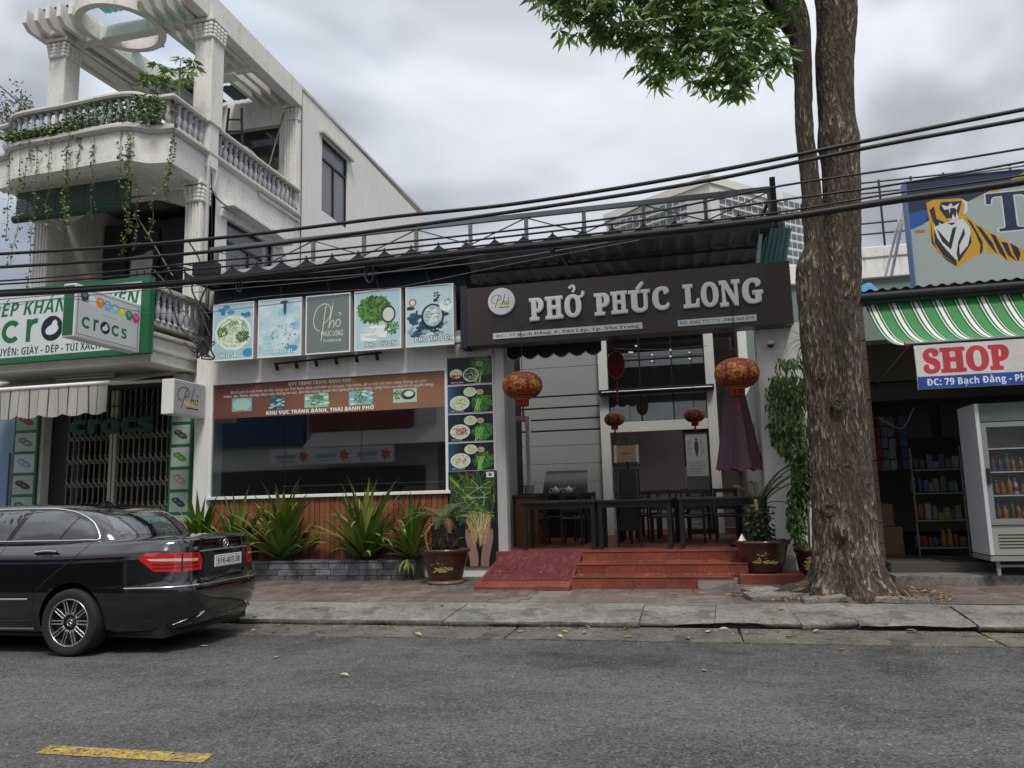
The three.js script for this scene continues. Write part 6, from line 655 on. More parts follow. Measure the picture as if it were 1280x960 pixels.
  for (const [x, z, w, h, dd, k] of [[2.75, -13.3, 0.5, 0.42, 0.4, 7], [2.7, -13.35, 0.42, 0.34, 0.35, 2], [5.2, -12.6, 0.6, 0.9, 0.5, 6]]) { const base = k === 2 ? 0.865 : 0.44; solo('carton', 'brown or grey carton stacked inside the corner shop opening', 'carton', rb(x - w / 2, x + w / 2, base, base + h, z - dd / 2, z + dd / 2, 0.01), k === 6 ? mat([0.2, 0.2, 0.2], 0.7) : mat([0.22, 0.14, 0.075], 0.85), 'cartons in the corner shop'); }
}
// ================================================================ BEYOND
{ const o = thing('grey_green_building', 'grey-green flat roofed building with a pale parapet behind the street tree', 'building', [0, 0, 0]); const z = -22, a = onZ(985, 345, z), b = onZ(1135, 330, z); const wm = mat([0.14, 0.19, 0.17], 0.85);
  mesh('wall', bx(1.5, 14, 0, 7.0, -30, z), wm, o); mesh('parapet', rb(1.4, 14.1, 7.0, 7.55, -22.3, z + 0.12, 0.03), MAT.oldPlaster, o); mesh('parapet', rb(4.3, 14.1, 7.55, 7.85, -22.3, z + 0.16, 0.03), MAT.oldPlaster, o);
  for (const y of [8.25, 8.55, 9.4, 9.7]) mesh('railing_bar', bar([4.4, y, z], [13.5, y, z], 0.025, 0.025, 6), MAT.blackMetal, o); for (let i = 0; i < 12; i++) mesh('railing_post', bx(4.45 + i * 0.8, 4.5 + i * 0.8, 7.85, 9.75, z - 0.02, z + 0.02), MAT.blackMetal, o);
  const t = thing('leaning_fence', 'yellowish board fence with a blue sheet beside the white entrance wall', 'fence', [0, 0, 0]); for (let i = 0; i < 5; i++) mesh('board', rb(1.80 + i * 0.13, 1.92 + i * 0.13, 0.2, 4.05 - (i % 2) * 0.06, -12.95, -12.9, 0.006), tmat(T.oldPlaster, 0.9, { color: C(0.42, 0.34, 0.2) }), t);
  const bs = thing('blue_sheet', 'crumpled bright blue plastic sheet on top of the board fence', 'tarpaulin', [0, 0, 0]); const q = onZ(1008, 378, -12.7), q2 = onZ(1082, 368, -12.7); mesh('sheet', jitter(grid(24, 8, (u, v) => [lerp(q.x - 0.1, q2.x + 0.12, u), lerp(q.y - 0.12, q2.y + 0.06, u) + 0.12 * v, -12.6 - 0.3 * v]), 0.12, 5, 9), mat([0.02, 0.22, 0.40], 0.4), bs);
}
{ // distant white tower: two faces meeting at a plain corner band
  const o = thing('apartment_tower', 'tall white apartment tower with rows of dark windows far behind the restaurant', 'building', [0, 0, 0]); const Y = 115, L = onY(757, 268, Y), K = onY(886, 219, Y), Rr = onY(984, 247, Y), wm = mat([0.55, 0.55, 0.52], 0.7), gm = mat([0.10, 0.12, 0.15], 0.15), tr = mat([0.62, 0.61, 0.55], 0.7);
  const back = L.clone().add(Rr).sub(K), prism = (pts, y0, y1) => { const g = new THREE.ExtrudeGeometry(poly(pts.map((p) => [p.x, -p.z])), { depth: y1 - y0, bevelEnabled: false }); return metric(g.rotateX(-Math.PI / 2).translate(0, y0, 0)); };
  mesh('body', prism([L, K, Rr, back], 0, Y - 3), wm, o); const cen = L.clone().add(Rr).multiplyScalar(0.5), out = (p, k) => cen.clone().lerp(p, k); mesh('cornice', prism([out(L, 1.03), out(K, 1.03), out(Rr, 1.03), out(back, 1.03)], Y - 3, Y), tr, o); mesh('plant_room', prism([out(L, 0.3), out(K, 0.55), out(Rr, 0.45), out(back, 0.3)], Y, Y + 5), tr, o);
  const fc = (A, B, n, u0, u1) => { const d = B.clone().sub(A), len = Math.hypot(d.x, d.z), ang = Math.atan2(-d.z, d.x), nx = V(-d.z, 0, d.x).normalize(); if (nx.dot(cen.clone().sub(A)) > 0) nx.negate(); const pitch = (u1 - u0) * len / n, bays = [];
    const wg = bx(-pitch * 0.40, pitch * 0.40, -1.0, 1.0, -0.06, 0.06), bal = bx(-pitch * 0.46, pitch * 0.46, -0.3, 0.3, -0.6, 0.6); for (let f = 0; f < 13; f++) for (let i = 0; i < n; i++) { const t = u0 + (i + 0.5) / n * (u1 - u0), p = A.clone().addScaledVector(d, t).addScaledVector(nx, 0.08), y = Y - 6 - f * 3.15; const m = mesh('window', wg, gm, o); m.position.set(p.x, y, p.z); m.rotation.y = ang; const s = mesh('sill', bal, wm, m); s.position.set(0, -1.4, 0); } };
  fc(L, K, 12, 0.02, 0.80); fc(K, Rr, 11, 0.10, 0.99);
  const o2 = thing('second_tower', 'white apartment tower wing partly hidden by the tree trunk', 'building', [0, 0, 0]); const A = onY(978, 240, 112), B = onY(1018, 250, 112), c2 = V(A.x + 10, 0, A.z - 30), d2 = V(B.x + 10, 0, B.z - 30); mesh('body', prism([A, B, d2, c2], 0, 112), wm, o2); const dd = B.clone().sub(A), ang = Math.atan2(-dd.z, dd.x), len = Math.hypot(dd.x, dd.z), n = 6, wg = bx(-len / n * 0.40, len / n * 0.40, -1.0, 1.0, -0.06, 0.06); const nn = V(-dd.z, 0, dd.x).normalize(); if (nn.z < 0) nn.negate(); for (let f = 0; f < 12; f++) for (let i = 0; i < n; i++) { const p = A.clone().addScaledVector(dd, (i + 0.5) / n).addScaledVector(nn, 0.08); const m = mesh('window', wg, gm, o2); m.position.set(p.x, 108 - f * 3.2, p.z); m.rotation.y = ang; }
}
// ================================================================ ACROSS THE STREET (seen only as reflections)
{ structure('far_pavement', bx(-60, 60, -0.1, 0.15, 1.75, 6), MAT.concrete);
  const o = thing('opposite_shops', 'row of low shops with blue and red signs across the street, mirrored in the window', 'building', [0, 0, 0]); mesh('wall', bx(-30, -10.5, 0, 6.2, 6, 9), MAT.oldPlaster, o); mesh('wall', bx(-10.5, 12, 0, 4.6, 6.2, 9), mat([0.25, 0.25, 0.24], 0.8), o); mesh('shopfront', bx(-24, -11, 0.2, 2.9, 5.9, 5.99), MAT.black, o);
  mesh('awning', grid(4, 4, (u, v) => [lerp(-16, -8.5, u), lerp(4.6, 3.75, v), lerp(5.98, 4.8, v)]), MAT.greyPaint, o);
  const b = thing('blue_sign_across', 'blue shop sign across the street, mirrored in the shop window', 'sign', [0, 0, 0]); mesh('panel', bx(-23, -16.45, 3.95, 6.0, 5.7, 5.95), mat([0.012, 0.05, 0.17], 0.4), b);
  const rr = thing('red_sign_across', 'red shop sign across the street, mirrored in the shop window', 'sign', [0, 0, 0]); mesh('panel', bx(-16.2, -11.5, 4.5, 6.0, 5.7, 5.95), mat([0.17, 0.012, 0.02], 0.4), rr);
  const w = thing('lottery_banner', 'white lottery banner with red pinwheels across the street, mirrored in the window', 'banner', [0, 0, 0]); mesh('panel', bx(-17.45, -11.9, 3.02, 3.7, 4.72, 4.76), MAT.whitePaint, w);
  mesh('print', new THREE.PlaneGeometry(5.5, 0.66).rotateY(Math.PI).translate(-14.675, 3.36, 4.716), tmat(canvas(1536, 184, (x, W, H) => { x.fillStyle = '#d7d9dc'; x.fillRect(0, 0, W, H); for (let k = 0; k < 3; k++) { const cx = 60 + k * 512; for (let i = 0; i < 6; i++) { x.fillStyle = i % 2 ? '#c8342c' : '#d8622c'; x.save(); x.translate(cx + 30, 92); x.rotate(i * 1.047); x.beginPath(); x.ellipse(34, 10, 32, 17, 0.4, 0, 7); x.fill(); x.restore(); } x.fillStyle = '#2a2a33'; vtext(x, 'Vietlott', cx + 130, 112, 76, 'sans-serif', 'bold', 'left', { fit: 250 }); x.fillRect(cx + 140, 140, 220, 8); } }), 0.6), w);
}

// ================================================================ PARKED CAR
{ const XR = -4.98, ZC = -7.72;                                        // local s = metres forward of the tail, w = towards the street
  const car = thing('parked_car', 'black saloon car parked at the kerb with its tail towards the restaurant', 'car', [XR, 0, ZC]);
  const paint = mat([0.004, 0.004, 0.0045], 0.08, { ior: 1.6, clearcoat: 1, clearcoatRoughness: 0.02 }), tint = mat([0.010, 0.011, 0.012], 0.03, { ior: 1.9, clearcoat: 1, clearcoatRoughness: 0.01 }), trim = mat(0.01, 0.5);
  const pw = (v, e) => Math.sign(v) * Math.pow(Math.abs(v), e);
  const loft = (S, N, n, cap = true) => { const P = [], I = []; S.forEach(([y, sr, sf, w, nn = n, bow = 0]) => { for (let i = 0; i < N; i++) { const a = i / N * 2 * Math.PI, e = 2 / nn, c = pw(Math.cos(a), e), d = pw(Math.sin(a), e), sc = (sr + sf) / 2, h = (sf - sr) / 2; let s = sc - c * h; const ww = d * w; P.push(-s, warp(s, y), ww); } });
    for (let j = 0; j + 1 < S.length; j++) for (let i = 0; i < N; i++) { const a = j * N + i, b = j * N + (i + 1) % N, c = a + N, d = b + N; I.push(a, b, d, a, d, c); }
    const cp = (j, flip) => { const b = P.length / 3, [y, sr, sf] = S[j]; const m = (sr + sf) / 2; P.push(-m, warp(m, y) , 0); for (let i = 0; i < N; i++) { const a = j * N + i, c = j * N + (i + 1) % N; flip ? I.push(b, c, a) : I.push(b, a, c); } }; cp(0, true); cp(S.length - 1, false);
    const g = new THREE.BufferGeometry(); g.setAttribute('position', new THREE.Float32BufferAttribute(P, 3)); g.setIndex(I); g.computeVertexNormals(); g.setAttribute('uv', new THREE.Float32BufferAttribute(new Float32Array(P.length / 3 * 2), 2)); return g; };
  const warp = (s, y) => y > 0.5 ? y - (y - 0.5) * 0.26 * ss(3.3, 4.85, s) + (y > 0.9 ? 0.015 * ss(1.6, 0.2, s) : 0) : y;
  const lower = [[0.20, 0.22, 4.62, 0.78], [0.24, 0.12, 4.74, 0.845], [0.30, 0.07, 4.80, 0.88], [0.40, 0.03, 4.84, 0.905], [0.50, 0.005, 4.86, 0.917], [0.60, 0.0, 4.86, 0.922], [0.645, 0.003, 4.86, 0.922], [0.665, 0.022, 4.85, 0.918], [0.72, 0.045, 4.84, 0.915], [0.82, 0.062, 4.82, 0.908], [0.90, 0.070, 4.78, 0.900], [0.965, 0.075, 4.74, 0.892], [1.0, 0.085, 4.7, 0.876], [1.03, 0.088, 4.66, 0.852], [1.06, 0.085, 4.6, 0.830], [1.085, 0.085, 4.5, 0.808], [1.102, 0.10, 4.4, 0.775], [1.115, 0.13, 4.3, 0.70], [1.125, 0.2, 4.2, 0.55], [1.132, 0.35, 4.0, 0.3]];
  const green = [[1.04, 0.66, 3.9, 0.815], [1.10, 0.74, 3.76, 0.805], [1.16, 0.80, 3.62, 0.79], [1.24, 0.885, 3.46, 0.762], [1.32, 0.985, 3.30, 0.728], [1.38, 1.08, 3.17, 0.695], [1.425, 1.19, 3.05, 0.66], [1.455, 1.31, 2.95, 0.622], [1.48, 1.46, 2.85, 0.57], [1.497, 1.62, 2.75, 0.49], [1.508, 1.80, 2.6, 0.36], [1.513, 2.0, 2.4, 0.18]];
  let bodyG = loft(lower, 220, 5.2), greenG = loft(green, 160, 3.6);
  const ev = new Evaluator(); ev.attributes = ['position', 'normal', 'uv']; ev.useGroups = false; let A = new Brush(bodyG); A.updateMatrixWorld();
  for (const s of [1.2, 4.07]) for (const sd of [-1, 1]) { const c = new Brush(new THREE.CylinderGeometry(0.372, 0.372, 0.34, 48).rotateX(Math.PI / 2).translate(-s, 0.345, sd * 0.80)); c.updateMatrixWorld(); A = ev.evaluate(A, c, SUBTRACTION); A.updateMatrixWorld(); }
  const body = mesh('body', toCreasedNormals(A.geometry.clone(), 0.7), paint, car); const cabin = mesh('cabin', greenG, paint, car);
  // projecting shaped pieces on to the shell
  const rc = new THREE.Raycaster(), shell = new THREE.Mesh(bodyG, new THREE.MeshBasicMaterial({ side: THREE.DoubleSide })), shellG = new THREE.Mesh(greenG, shell.material); shell.updateMatrixWorld(); shellG.updateMatrixWorld();
  const hit = (o, d, m = [shell, shellG]) => { rc.set(o, d.clone().normalize()); const h = rc.intersectObjects(m, false)[0]; return h ? [h.point, h.face.normal] : null; };
  const tess = (pts, e = 0.05) => { let g = new THREE.ShapeGeometry(poly(pts)); g = new TessellateModifier(e, 6).modify(g); return g; };
  const drape = (pts, mode, off, e) => { const g = tess(pts, e), p = g.attributes.position; for (let i = 0; i < p.count; i++) { const a = p.getX(i), y = p.getY(i); let o, d; if (mode === 'side') { o = V(-a, y, 2); d = V(0, 0, -1); } else if (mode === 'far') { o = V(-a, y, -2); d = V(0, 0, 1); } else if (mode === 'rear') { o = V(2, y, a); d = V(-1, 0, 0); } else { const sg = mode === 'cornerFar' ? -1 : 1; o = V(-0.75 + Math.cos(a) * 3, y, sg * (0.12 + Math.sin(a) * 3)); d = V(-Math.cos(a), 0, -sg * Math.sin(a)); } const h = hit(o, d); if (h) { const q = h[0].addScaledVector(d.normalize(), -off); p.setXYZ(i, q.x, q.y, q.z); } else p.setXYZ(i, o.x + d.x * 1.2, y, o.z + d.z * 1.2); } g.computeVertexNormals(); const u = mergeVertices(new THREE.BufferGeometry().setAttribute('position', g.attributes.position), 1e-4); u.computeVertexNormals(); return u; };
  const line = (pts, mode, r, off = 0, n = 40) => { const c = new THREE.CatmullRomCurve3(pts.map(([a, b]) => V(a, b, 0))), out = []; for (let i = 0; i <= n; i++) { const q = c.getPoint(i / n); let o, d; if (mode === 'side') { o = V(-q.x, q.y, 2); d = V(0, 0, -1); } else if (mode === 'far') { o = V(-q.x, q.y, -2); d = V(0, 0, 1); } else { o = V(2, q.y, q.x); d = V(-1, 0, 0); } const h = hit(o, d); if (h) out.push(h[0].addScaledVector(d, -off)); } return new THREE.TubeGeometry(new THREE.CatmullRomCurve3(out), out.length * 2, r, 6); };
  const glassTop = [[1.14, 1.20], [1.24, 1.30], [1.40, 1.385], [1.62, 1.432], [1.95, 1.45], [2.4, 1.447], [2.75, 1.42], [3.0, 1.36], [3.25, 1.25], [3.42, 1.14]];
  for (const md of ['side', 'far']) {
    mesh('side_window', drape([[1.105, 1.14], ...glassTop.slice(0, 3), [1.36, 1.352], [1.475, 1.14]].filter((q, i) => i !== 3), md, 0.004, 0.05), tint, car);
    mesh('side_window', drape([[1.50, 1.14], [1.385, 1.355], [1.42, 1.385], [1.62, 1.427], [1.93, 1.44], [2.07, 1.135]], md, 0.004, 0.05), tint, car);
    mesh('side_window', drape([[2.14, 1.135], [2.0, 1.44], [2.4, 1.437], [2.75, 1.41], [3.0, 1.35], [3.25, 1.24], [3.38, 1.135]], md, 0.004, 0.05), tint, car);
    mesh('window_pillar', drape([[1.12, 1.13], [1.25, 1.30], [1.41, 1.39], [1.62, 1.437], [1.95, 1.452], [2.4, 1.45], [2.75, 1.424], [3.0, 1.364], [3.25, 1.254], [3.43, 1.13]], md, 0.0015, 0.05), trim, car);
    mesh('chrome_trim', line([[3.44, 1.122], [2.6, 1.125], [1.8, 1.128], [1.2, 1.128], [1.085, 1.132], [1.09, 1.16], [1.2, 1.295], [1.38, 1.392], [1.6, 1.443], [1.95, 1.459], [2.4, 1.457], [2.75, 1.43], [3.0, 1.37]], md, 0.010, 0.004, 120), MAT.chrome, car);
    mesh('shut_line', line([[1.08, 1.112], [1.14, 1.03], [1.24, 0.93], [1.42, 0.80], [1.62, 0.62], [1.66, 0.40]], md, 0.0045, -0.001), trim, car); mesh('shut_line', line([[2.12, 1.11], [2.13, 0.7], [2.16, 0.34]], md, 0.0045, -0.001), trim, car); mesh('shut_line', line([[1.68, 0.34], [2.6, 0.33], [3.55, 0.34]], md, 0.005, -0.001), trim, car);
    mesh('side_strip', line([[1.70, 0.555], [2.2, 0.552], [3.5, 0.55]], md, 0.009, 0.003, 30), MAT.chrome, car);
    const h = part('door_handle', car), sg = md === 'side' ? 1 : -1; mesh('grip', line([[1.42, 1.015], [1.55, 1.022], [1.68, 1.01]], md, 0.014, 0.022, 16), paint, h); mesh('grip_trim', line([[1.42, 1.026], [1.55, 1.032], [1.68, 1.020]], md, 0.007, 0.032, 16), MAT.chrome, h); mesh('recess', drape([[1.46, 0.975], [1.46, 1.02], [1.62, 1.02], [1.60, 0.975]], md, 0.002, 0.05), trim, h);
    mesh('sill_strip', line([[1.66, 0.255], [2.6, 0.25], [3.6, 0.255]], md, 0.012, 0.002, 30), mat(0.12, 0.4), car);
  }
  mesh('rear_window', drape([[-0.60, 1.165], [-0.50, 1.42], [-0.2, 1.462], [0.2, 1.462], [0.50, 1.42], [0.60, 1.165]], 'rear', 0.005, 0.05), tint, car);
  mesh('brake_light', line([[-0.16, 1.445], [0, 1.447], [0.16, 1.445]], 'rear', 0.008, 0.006, 10), mat([0.05, 0.006, 0.006], 0.3), car);
  // tail lamps wrap round the corner: angles about a point inside the boot
  const lens = mat([0.42, 0.012, 0.016], 0.08, { clearcoat: 1 }), lensD = mat([0.16, 0.004, 0.006], 0.1, { clearcoat: 1 }), clear = mat([0.55, 0.42, 0.36], 0.12, { clearcoat: 1 });
  const an = (s, w) => Math.atan2(w - 0.12, 0.75 - s);
  for (const md of ['corner', 'cornerFar']) { const t = part('tail_light', car), a0 = an(0.07, 0.42), a1 = an(0.49, 0.88), a2 = an(0.30, 0.86), a3 = an(0.39, 0.88);
    mesh('lens', drape([[a0, 0.80], [a0 - 0.03, 0.90], [a0 + 0.03, 0.975], [lerp(a0, a3, 0.5), 0.985], [a3, 0.995], [a1, 0.95], [a1 - 0.02, 0.93], [a2, 0.812], [lerp(a0, a2, 0.5), 0.795]], md, 0.006, 0.05), lens, t);
    for (const y of [0.83, 0.865]) mesh('lens_rib', drape([[a0 + 0.03, y], [a0 + 0.03, y + 0.014], [a2 + 0.02, y + 0.02], [a2 + 0.02, y + 0.006]], md, 0.009, 0.05), lensD, t);
    mesh('reflector_band', drape([[a0 + 0.06, 0.892], [a0 + 0.06, 0.918], [lerp(a0, a1, 0.5), 0.932], [a1 - 0.12, 0.935], [a1 - 0.16, 0.915], [lerp(a0, a1, 0.5), 0.904]], md, 0.009, 0.05), clear, t); mesh('lens_rib', drape([[lerp(a0, a1, 0.33), 0.80], [lerp(a0, a1, 0.33), 0.975], [lerp(a0, a1, 0.33) + 0.02, 0.975], [lerp(a0, a1, 0.33) + 0.02, 0.80]], md, 0.010, 0.05), trim, t); }
  // bumper strip round the tail, boot seams
  { const pts = []; for (let i = 0; i <= 80; i++) { const a = lerp(-1.25, 1.25, i / 80), o = V(-0.9 + Math.cos(a) * 3, 0.655, Math.sin(a) * 3), h = hit(o, V(-Math.cos(a), 0, -Math.sin(a)), [shell]); if (h) pts.push(h[0].add(V(Math.cos(a) * 0.003, 0, Math.sin(a) * 0.003))); } mesh('bumper_strip', new THREE.TubeGeometry(new THREE.CatmullRomCurve3(pts), 160, 0.009, 6), MAT.chrome, car); }
  mesh('boot_seam', line([[-0.62, 1.10], [-0.60, 0.98], [-0.42, 0.90], [-0.40, 0.70], [0, 0.69], [0.40, 0.70], [0.42, 0.90], [0.60, 0.98], [0.62, 1.10]], 'rear', 0.004, -0.001, 90), trim, car);
  mesh('boot_lip', grid(30, 4, (u, v) => { const w = lerp(-0.58, 0.58, u), k = Math.pow(Math.abs(w) / 0.58, 2); return [-0.094 - 0.03 * k - 0.14 * v, lerp(1.10 - 0.012 * k, 1.148 - 0.02 * k, Math.sin(v * 1.57)), w]; }), paint, car);
  mesh('boot_trim', line([[-0.44, 0.985], [0, 0.988], [0.44, 0.985]], 'rear', 0.010, 0.004, 30), MAT.chrome, car);
  mesh('plate_recess', drape([[-0.40, 0.76], [-0.36, 0.945], [0.36, 0.945], [0.40, 0.76]], 'rear', 0.002, 0.08), trim, car);
  const pl = mesh('number_plate', rb(-0.012, 0, 0.80, 0.925, -0.30, 0.20, 0.006).translate(-0.052, 0, 0), MAT.whitePaint, car); mesh('plate_print', new THREE.PlaneGeometry(0.49, 0.117).rotateY(Math.PI / 2).translate(-0.0505, 0.8625, -0.05), tmat(canvas(512, 124, (x, w, h) => { x.fillStyle = '#c9cbcb'; x.fillRect(0, 0, w, h); x.strokeStyle = '#222'; x.lineWidth = 5; x.strokeRect(6, 6, w - 12, h - 12); x.fillStyle = '#15171a'; vtext(x, '51K-403.38', w / 2, 96, 92, 'sans-serif', 'bold', 'center', { fit: 440 }); }), 0.4), pl);
  { const b = part('badge', car); mesh('ring', new THREE.TorusGeometry(0.042, 0.006, 8, 28).rotateY(Math.PI / 2).translate(-0.062, 1.045, 0), MAT.chrome, b); mesh('star', [0, 1, 2].map((i) => { const a = Math.PI / 2 + i * 2.094; return bar([-0.062, 1.045, 0], [-0.062, 1.045 + Math.sin(a) * 0.04, Math.cos(a) * 0.04], 0.008, 0.002, 5); }), MAT.chrome, b); }
  { const sf = await new FontLoader().loadAsync('fonts/droid/droid_sans_bold.typeface.json'); const g = new TextGeometry('E 300', { font: sf, size: 0.035, depth: 0.006, curveSegments: 3, bevelEnabled: false }); mesh('model_lettering', g.rotateY(Math.PI / 2).translate(-0.07, 1.0, 0.60), MAT.chrome, car).userData.kind = 'stuff'; }
  for (const sd of [-1, 1]) { const e = part('exhaust_trim', car), q = [[0.28, 0.66], [0.335, 0.44], [0.375, 0.38], [0.31, 0.60]].map(([y, w]) => [0.0, y, sd * w]); const lp = q.map(([x, y, w]) => { const h = hit(V(2, y, w), V(-1, 0, 0)); return h ? h[0].x + 0.004 : -0.05; }); mesh('surround', q.map((p, i) => { const n = (i + 1) % 4; return bar([lp[i], p[1], p[2]], [lp[n], q[n][1], q[n][2]], 0.008, 0.008, 6); }), MAT.chrome, e); mesh('opening', drape(q.map(([, y, w]) => [w, y]), 'rear', 0.003, 0.05), MAT.black, e); }
  mesh('roof_fin', extr([[0, 0], [0.14, 0], [0.03, 0.05], [0, 0.05]], 0.02, 0.004).translate(-1.62, 1.485, -0.01), paint, car); mesh('underbody', bx(-4.7, -0.25, 0.16, 0.3, -0.72, 0.72), MAT.black, car);
  // wheels
  const mkWheel = (s, sd) => { const w = part('wheel', car); w.position.set(-s, 0.328, sd * 0.815); if (sd < 0) w.rotation.y = Math.PI;
    mesh('tyre', lathe([[0.232, -0.105], [0.27, -0.118], [0.305, -0.115], [0.322, -0.098], [0.328, -0.06], [0.328, 0.06], [0.322, 0.098], [0.305, 0.115], [0.27, 0.118], [0.232, 0.105]], 64).rotateX(Math.PI / 2), MAT.rubber, w);
    const rim = part('rim', w), al = mat(0.55, 0.25, { metalness: 0.95 }); mesh('barrel', [lathe([[0.2, -0.1], [0.226, -0.09], [0.229, 0.0], [0.236, 0.1], [0.229, 0.106], [0.219, 0.097], [0.213, 0.04]], 56).rotateX(Math.PI / 2), new THREE.CylinderGeometry(0.215, 0.215, 0.01, 40).rotateX(Math.PI / 2).translate(0, 0, 0.02)], mat(0.02, 0.5), rim); mesh('rim_edge', new THREE.TorusGeometry(0.227, 0.008, 8, 64).translate(0, 0, 0.102), al, rim);
    for (let i = 0; i < 10; i++) { const a = i / 10 * 6.2832; const sp = []; for (const k of [-1, 1]) { sp.push(rb(0.085, 0.224, k * 0.016 - 0.0065, k * 0.016 + 0.0065, 0.07, 0.095, 0.004)); } sp.push(rb(0.075, 0.10, -0.022, 0.022, 0.068, 0.092, 0.006)); mesh('spoke', merge(sp).rotateZ(a), al, rim); }
    mesh('hub', [new THREE.CylinderGeometry(0.045, 0.075, 0.05, 32).rotateX(Math.PI / 2).translate(0, 0, 0.06)], mat(0.03, 0.4), rim); mesh('hub_cap', [new THREE.TorusGeometry(0.03, 0.004, 6, 24).translate(0, 0, 0.087), ...[0, 1, 2].map((i) => { const b = Math.PI / 2 + i * 2.094; return bar([0, 0, 0.087], [Math.cos(b) * 0.028, Math.sin(b) * 0.028, 0.087], 0.005, 0.002, 5); })], al, rim); return w; };
  for (const s of [1.2, 4.07]) for (const sd of [1, -1]) mkWheel(s, sd);
}

// ================================================================ STREET TREE
const CR = [];
{ const tree = thing('street_tree', 'old twin-stemmed street tree with rough bark growing out of the pavement', 'tree', [1.72, 0.1, -10.4]);
  const bn = (x, y, z) => { const r = fbm3(x * 17, y * 5.5, z * 17, 3, 7), k = 1 - Math.abs(2 * fbm3(x * 9, y * 2.6, z * 9, 2, 19) - 1); return -0.010 + 0.024 * (r - 0.5) + 0.012 * (k - 0.6) + 0.014 * (fbm3(x * 40, y * 14, z * 40, 2, 23) - 0.5); };
  const smin = (a, b, k) => { const h = clamp(0.5 + 0.5 * (b - a) / k); return lerp(b, a, h) - k * h * (1 - h); };
  const stemL = (y) => [lerp(-0.20, -0.165, ss(0, 2, y)) + 0.03 * Math.sin(y * 1.1) + lerp(0, 0.04, ss(3.5, 5.5, y)), lerp(0.06, 0.04, y / 5), lerp(0.235, 0.15, ss(0.2, 4.4, y))], stemR = (y) => [lerp(0.13, 0.16, ss(0, 3, y)) + lerp(0, 0.14, ss(3.6, 5.6, y)), -0.02, lerp(0.27, 0.235, ss(0, 3.5, y))];
  const roots = [[3.6, 0.5, 0.85], [2.5, 0.42, 0.7], [1.35, 0.34, 0.5], [0.5, 0.46, 0.75], [-0.35, 0.4, 0.6], [5.0, 0.4, 0.6], [4.35, 0.36, 0.6]];
  const sdf = (x, z, y) => { const a = stemL(y), b = stemR(y); let d = smin(Math.hypot(x - a[0], z - a[1]) - a[2], Math.hypot(x - b[0], z - b[1]) - b[2], 0.10); d = smin(d, Math.hypot(x - 0.0, z + 0.02) - lerp(0.29, 0.18, ss(0.2, 3, y)), 0.08);
    if (y < 1.6) for (const [an, w, reach] of roots) { const f = Math.pow(Math.max(0, 1 - y / 1.5), 2.6), rx = Math.cos(an) * 0.22, rz = Math.sin(an) * 0.22, R = 0.06 + 0.23 * f * reach; d = smin(d, Math.hypot(x - rx * (1 + f * 0.9), z - rz * (1 + f * 0.9)) - R, 0.12); }
    d = smin(d, Math.hypot(x + 0.10, (y - 0.86) * 0.8, z - 0.30) - 0.09, 0.06);  return d; };
  const TOP = 4.75, low = grid(200, 300, (u, v) => { const a = -u * 2 * Math.PI, y = TOP * Math.pow(v, 1.15), cx = lerp(0, 0.05, v), dx = Math.cos(a), dz = Math.sin(a); let t0 = 0, t1 = 1.3; for (let i = 0; i < 16; i++) { const t = (t0 + t1) / 2; sdf(cx + dx * t, dz * t, y) < 0 ? t0 = t : t1 = t; } const t = (t0 + t1) / 2 * (1 - 0.55 * ss(4.15, 4.7, y)) + 1.3 * bn(cx + dx * t0, y, dz * t0) * (1 + 0.4 * ss(1, 0, y)); return [cx + dx * t, y, dz * t]; }, [2, 4.75], true);
  const trunk = mesh('trunk', low, MAT.bark, tree);
  const stem = (pts, rs, seed, n = 80, kn = []) => { const c = new THREE.CatmullRomCurve3(pts.map(v3)), fr = c.computeFrenetFrames(n); return grid(72, n, (u, v) => { const p = c.getPointAt(v), i = Math.round(v * n), a = u * 2 * Math.PI, k = v * (rs.length - 1), j = Math.min(rs.length - 2, Math.floor(k)); let R = lerp(rs[j], rs[j + 1], sm(k - j)); for (const [y, am, w] of kn) R += am * Math.exp(-Math.pow((p.y - y) / w, 2)); const N = fr.normals[i], B = fr.binormals[i], dx = N.x * Math.cos(a) + B.x * Math.sin(a), dy = N.y * Math.cos(a) + B.y * Math.sin(a), dz = N.z * Math.cos(a) + B.z * Math.sin(a); R += 0.8 * bn(p.x + dx * R + seed, p.y, p.z + dz * R); return [p.x + dx * R, p.y + dy * R, p.z + dz * R]; }, [1, c.getLength()], true); };
  const X = (px, py) => { const q = onZ(px, py, -10.4); return [q.x - 1.72, q.y - 0.1, 0]; };
  mesh('trunk', stem([[-0.13, 3.2, 0.05], X(1020, 330), X(1014, 240), X(1005, 150), X(1003, 80), X(994, 20), [-0.42, 8.6, 0.1], [-0.9, 9.6, 0.2]], [0.07, 0.148, 0.128, 0.118, 0.122, 0.18, 0.21, 0.16], 3, 90, [[4.95, 0.03, 0.12]]), MAT.bark, tree);
  mesh('trunk', stem([[0.17, 3.0, -0.02], X(1052, 330), X(1052, 230), X(1046, 150), X(1043, 80), X(1046, 20), [0.5, 8.8, -0.1], [0.75, 10.2, -0.2]], [0.12, 0.24, 0.24, 0.23, 0.25, 0.275, 0.26, 0.2], 8, 90, [[5.85, 0.035, 0.2]]), MAT.bark, tree);
  mesh('branch', stem([X(998, 40), X(975, 20), X(940, -10), X(890, 10), X(850, 20)].map((q, i) => [q[0], q[1], -0.02 * i + 0.1 * i]), [0.15, 0.12, 0.07, 0.05, 0.03], 5, 40), MAT.bark, tree);
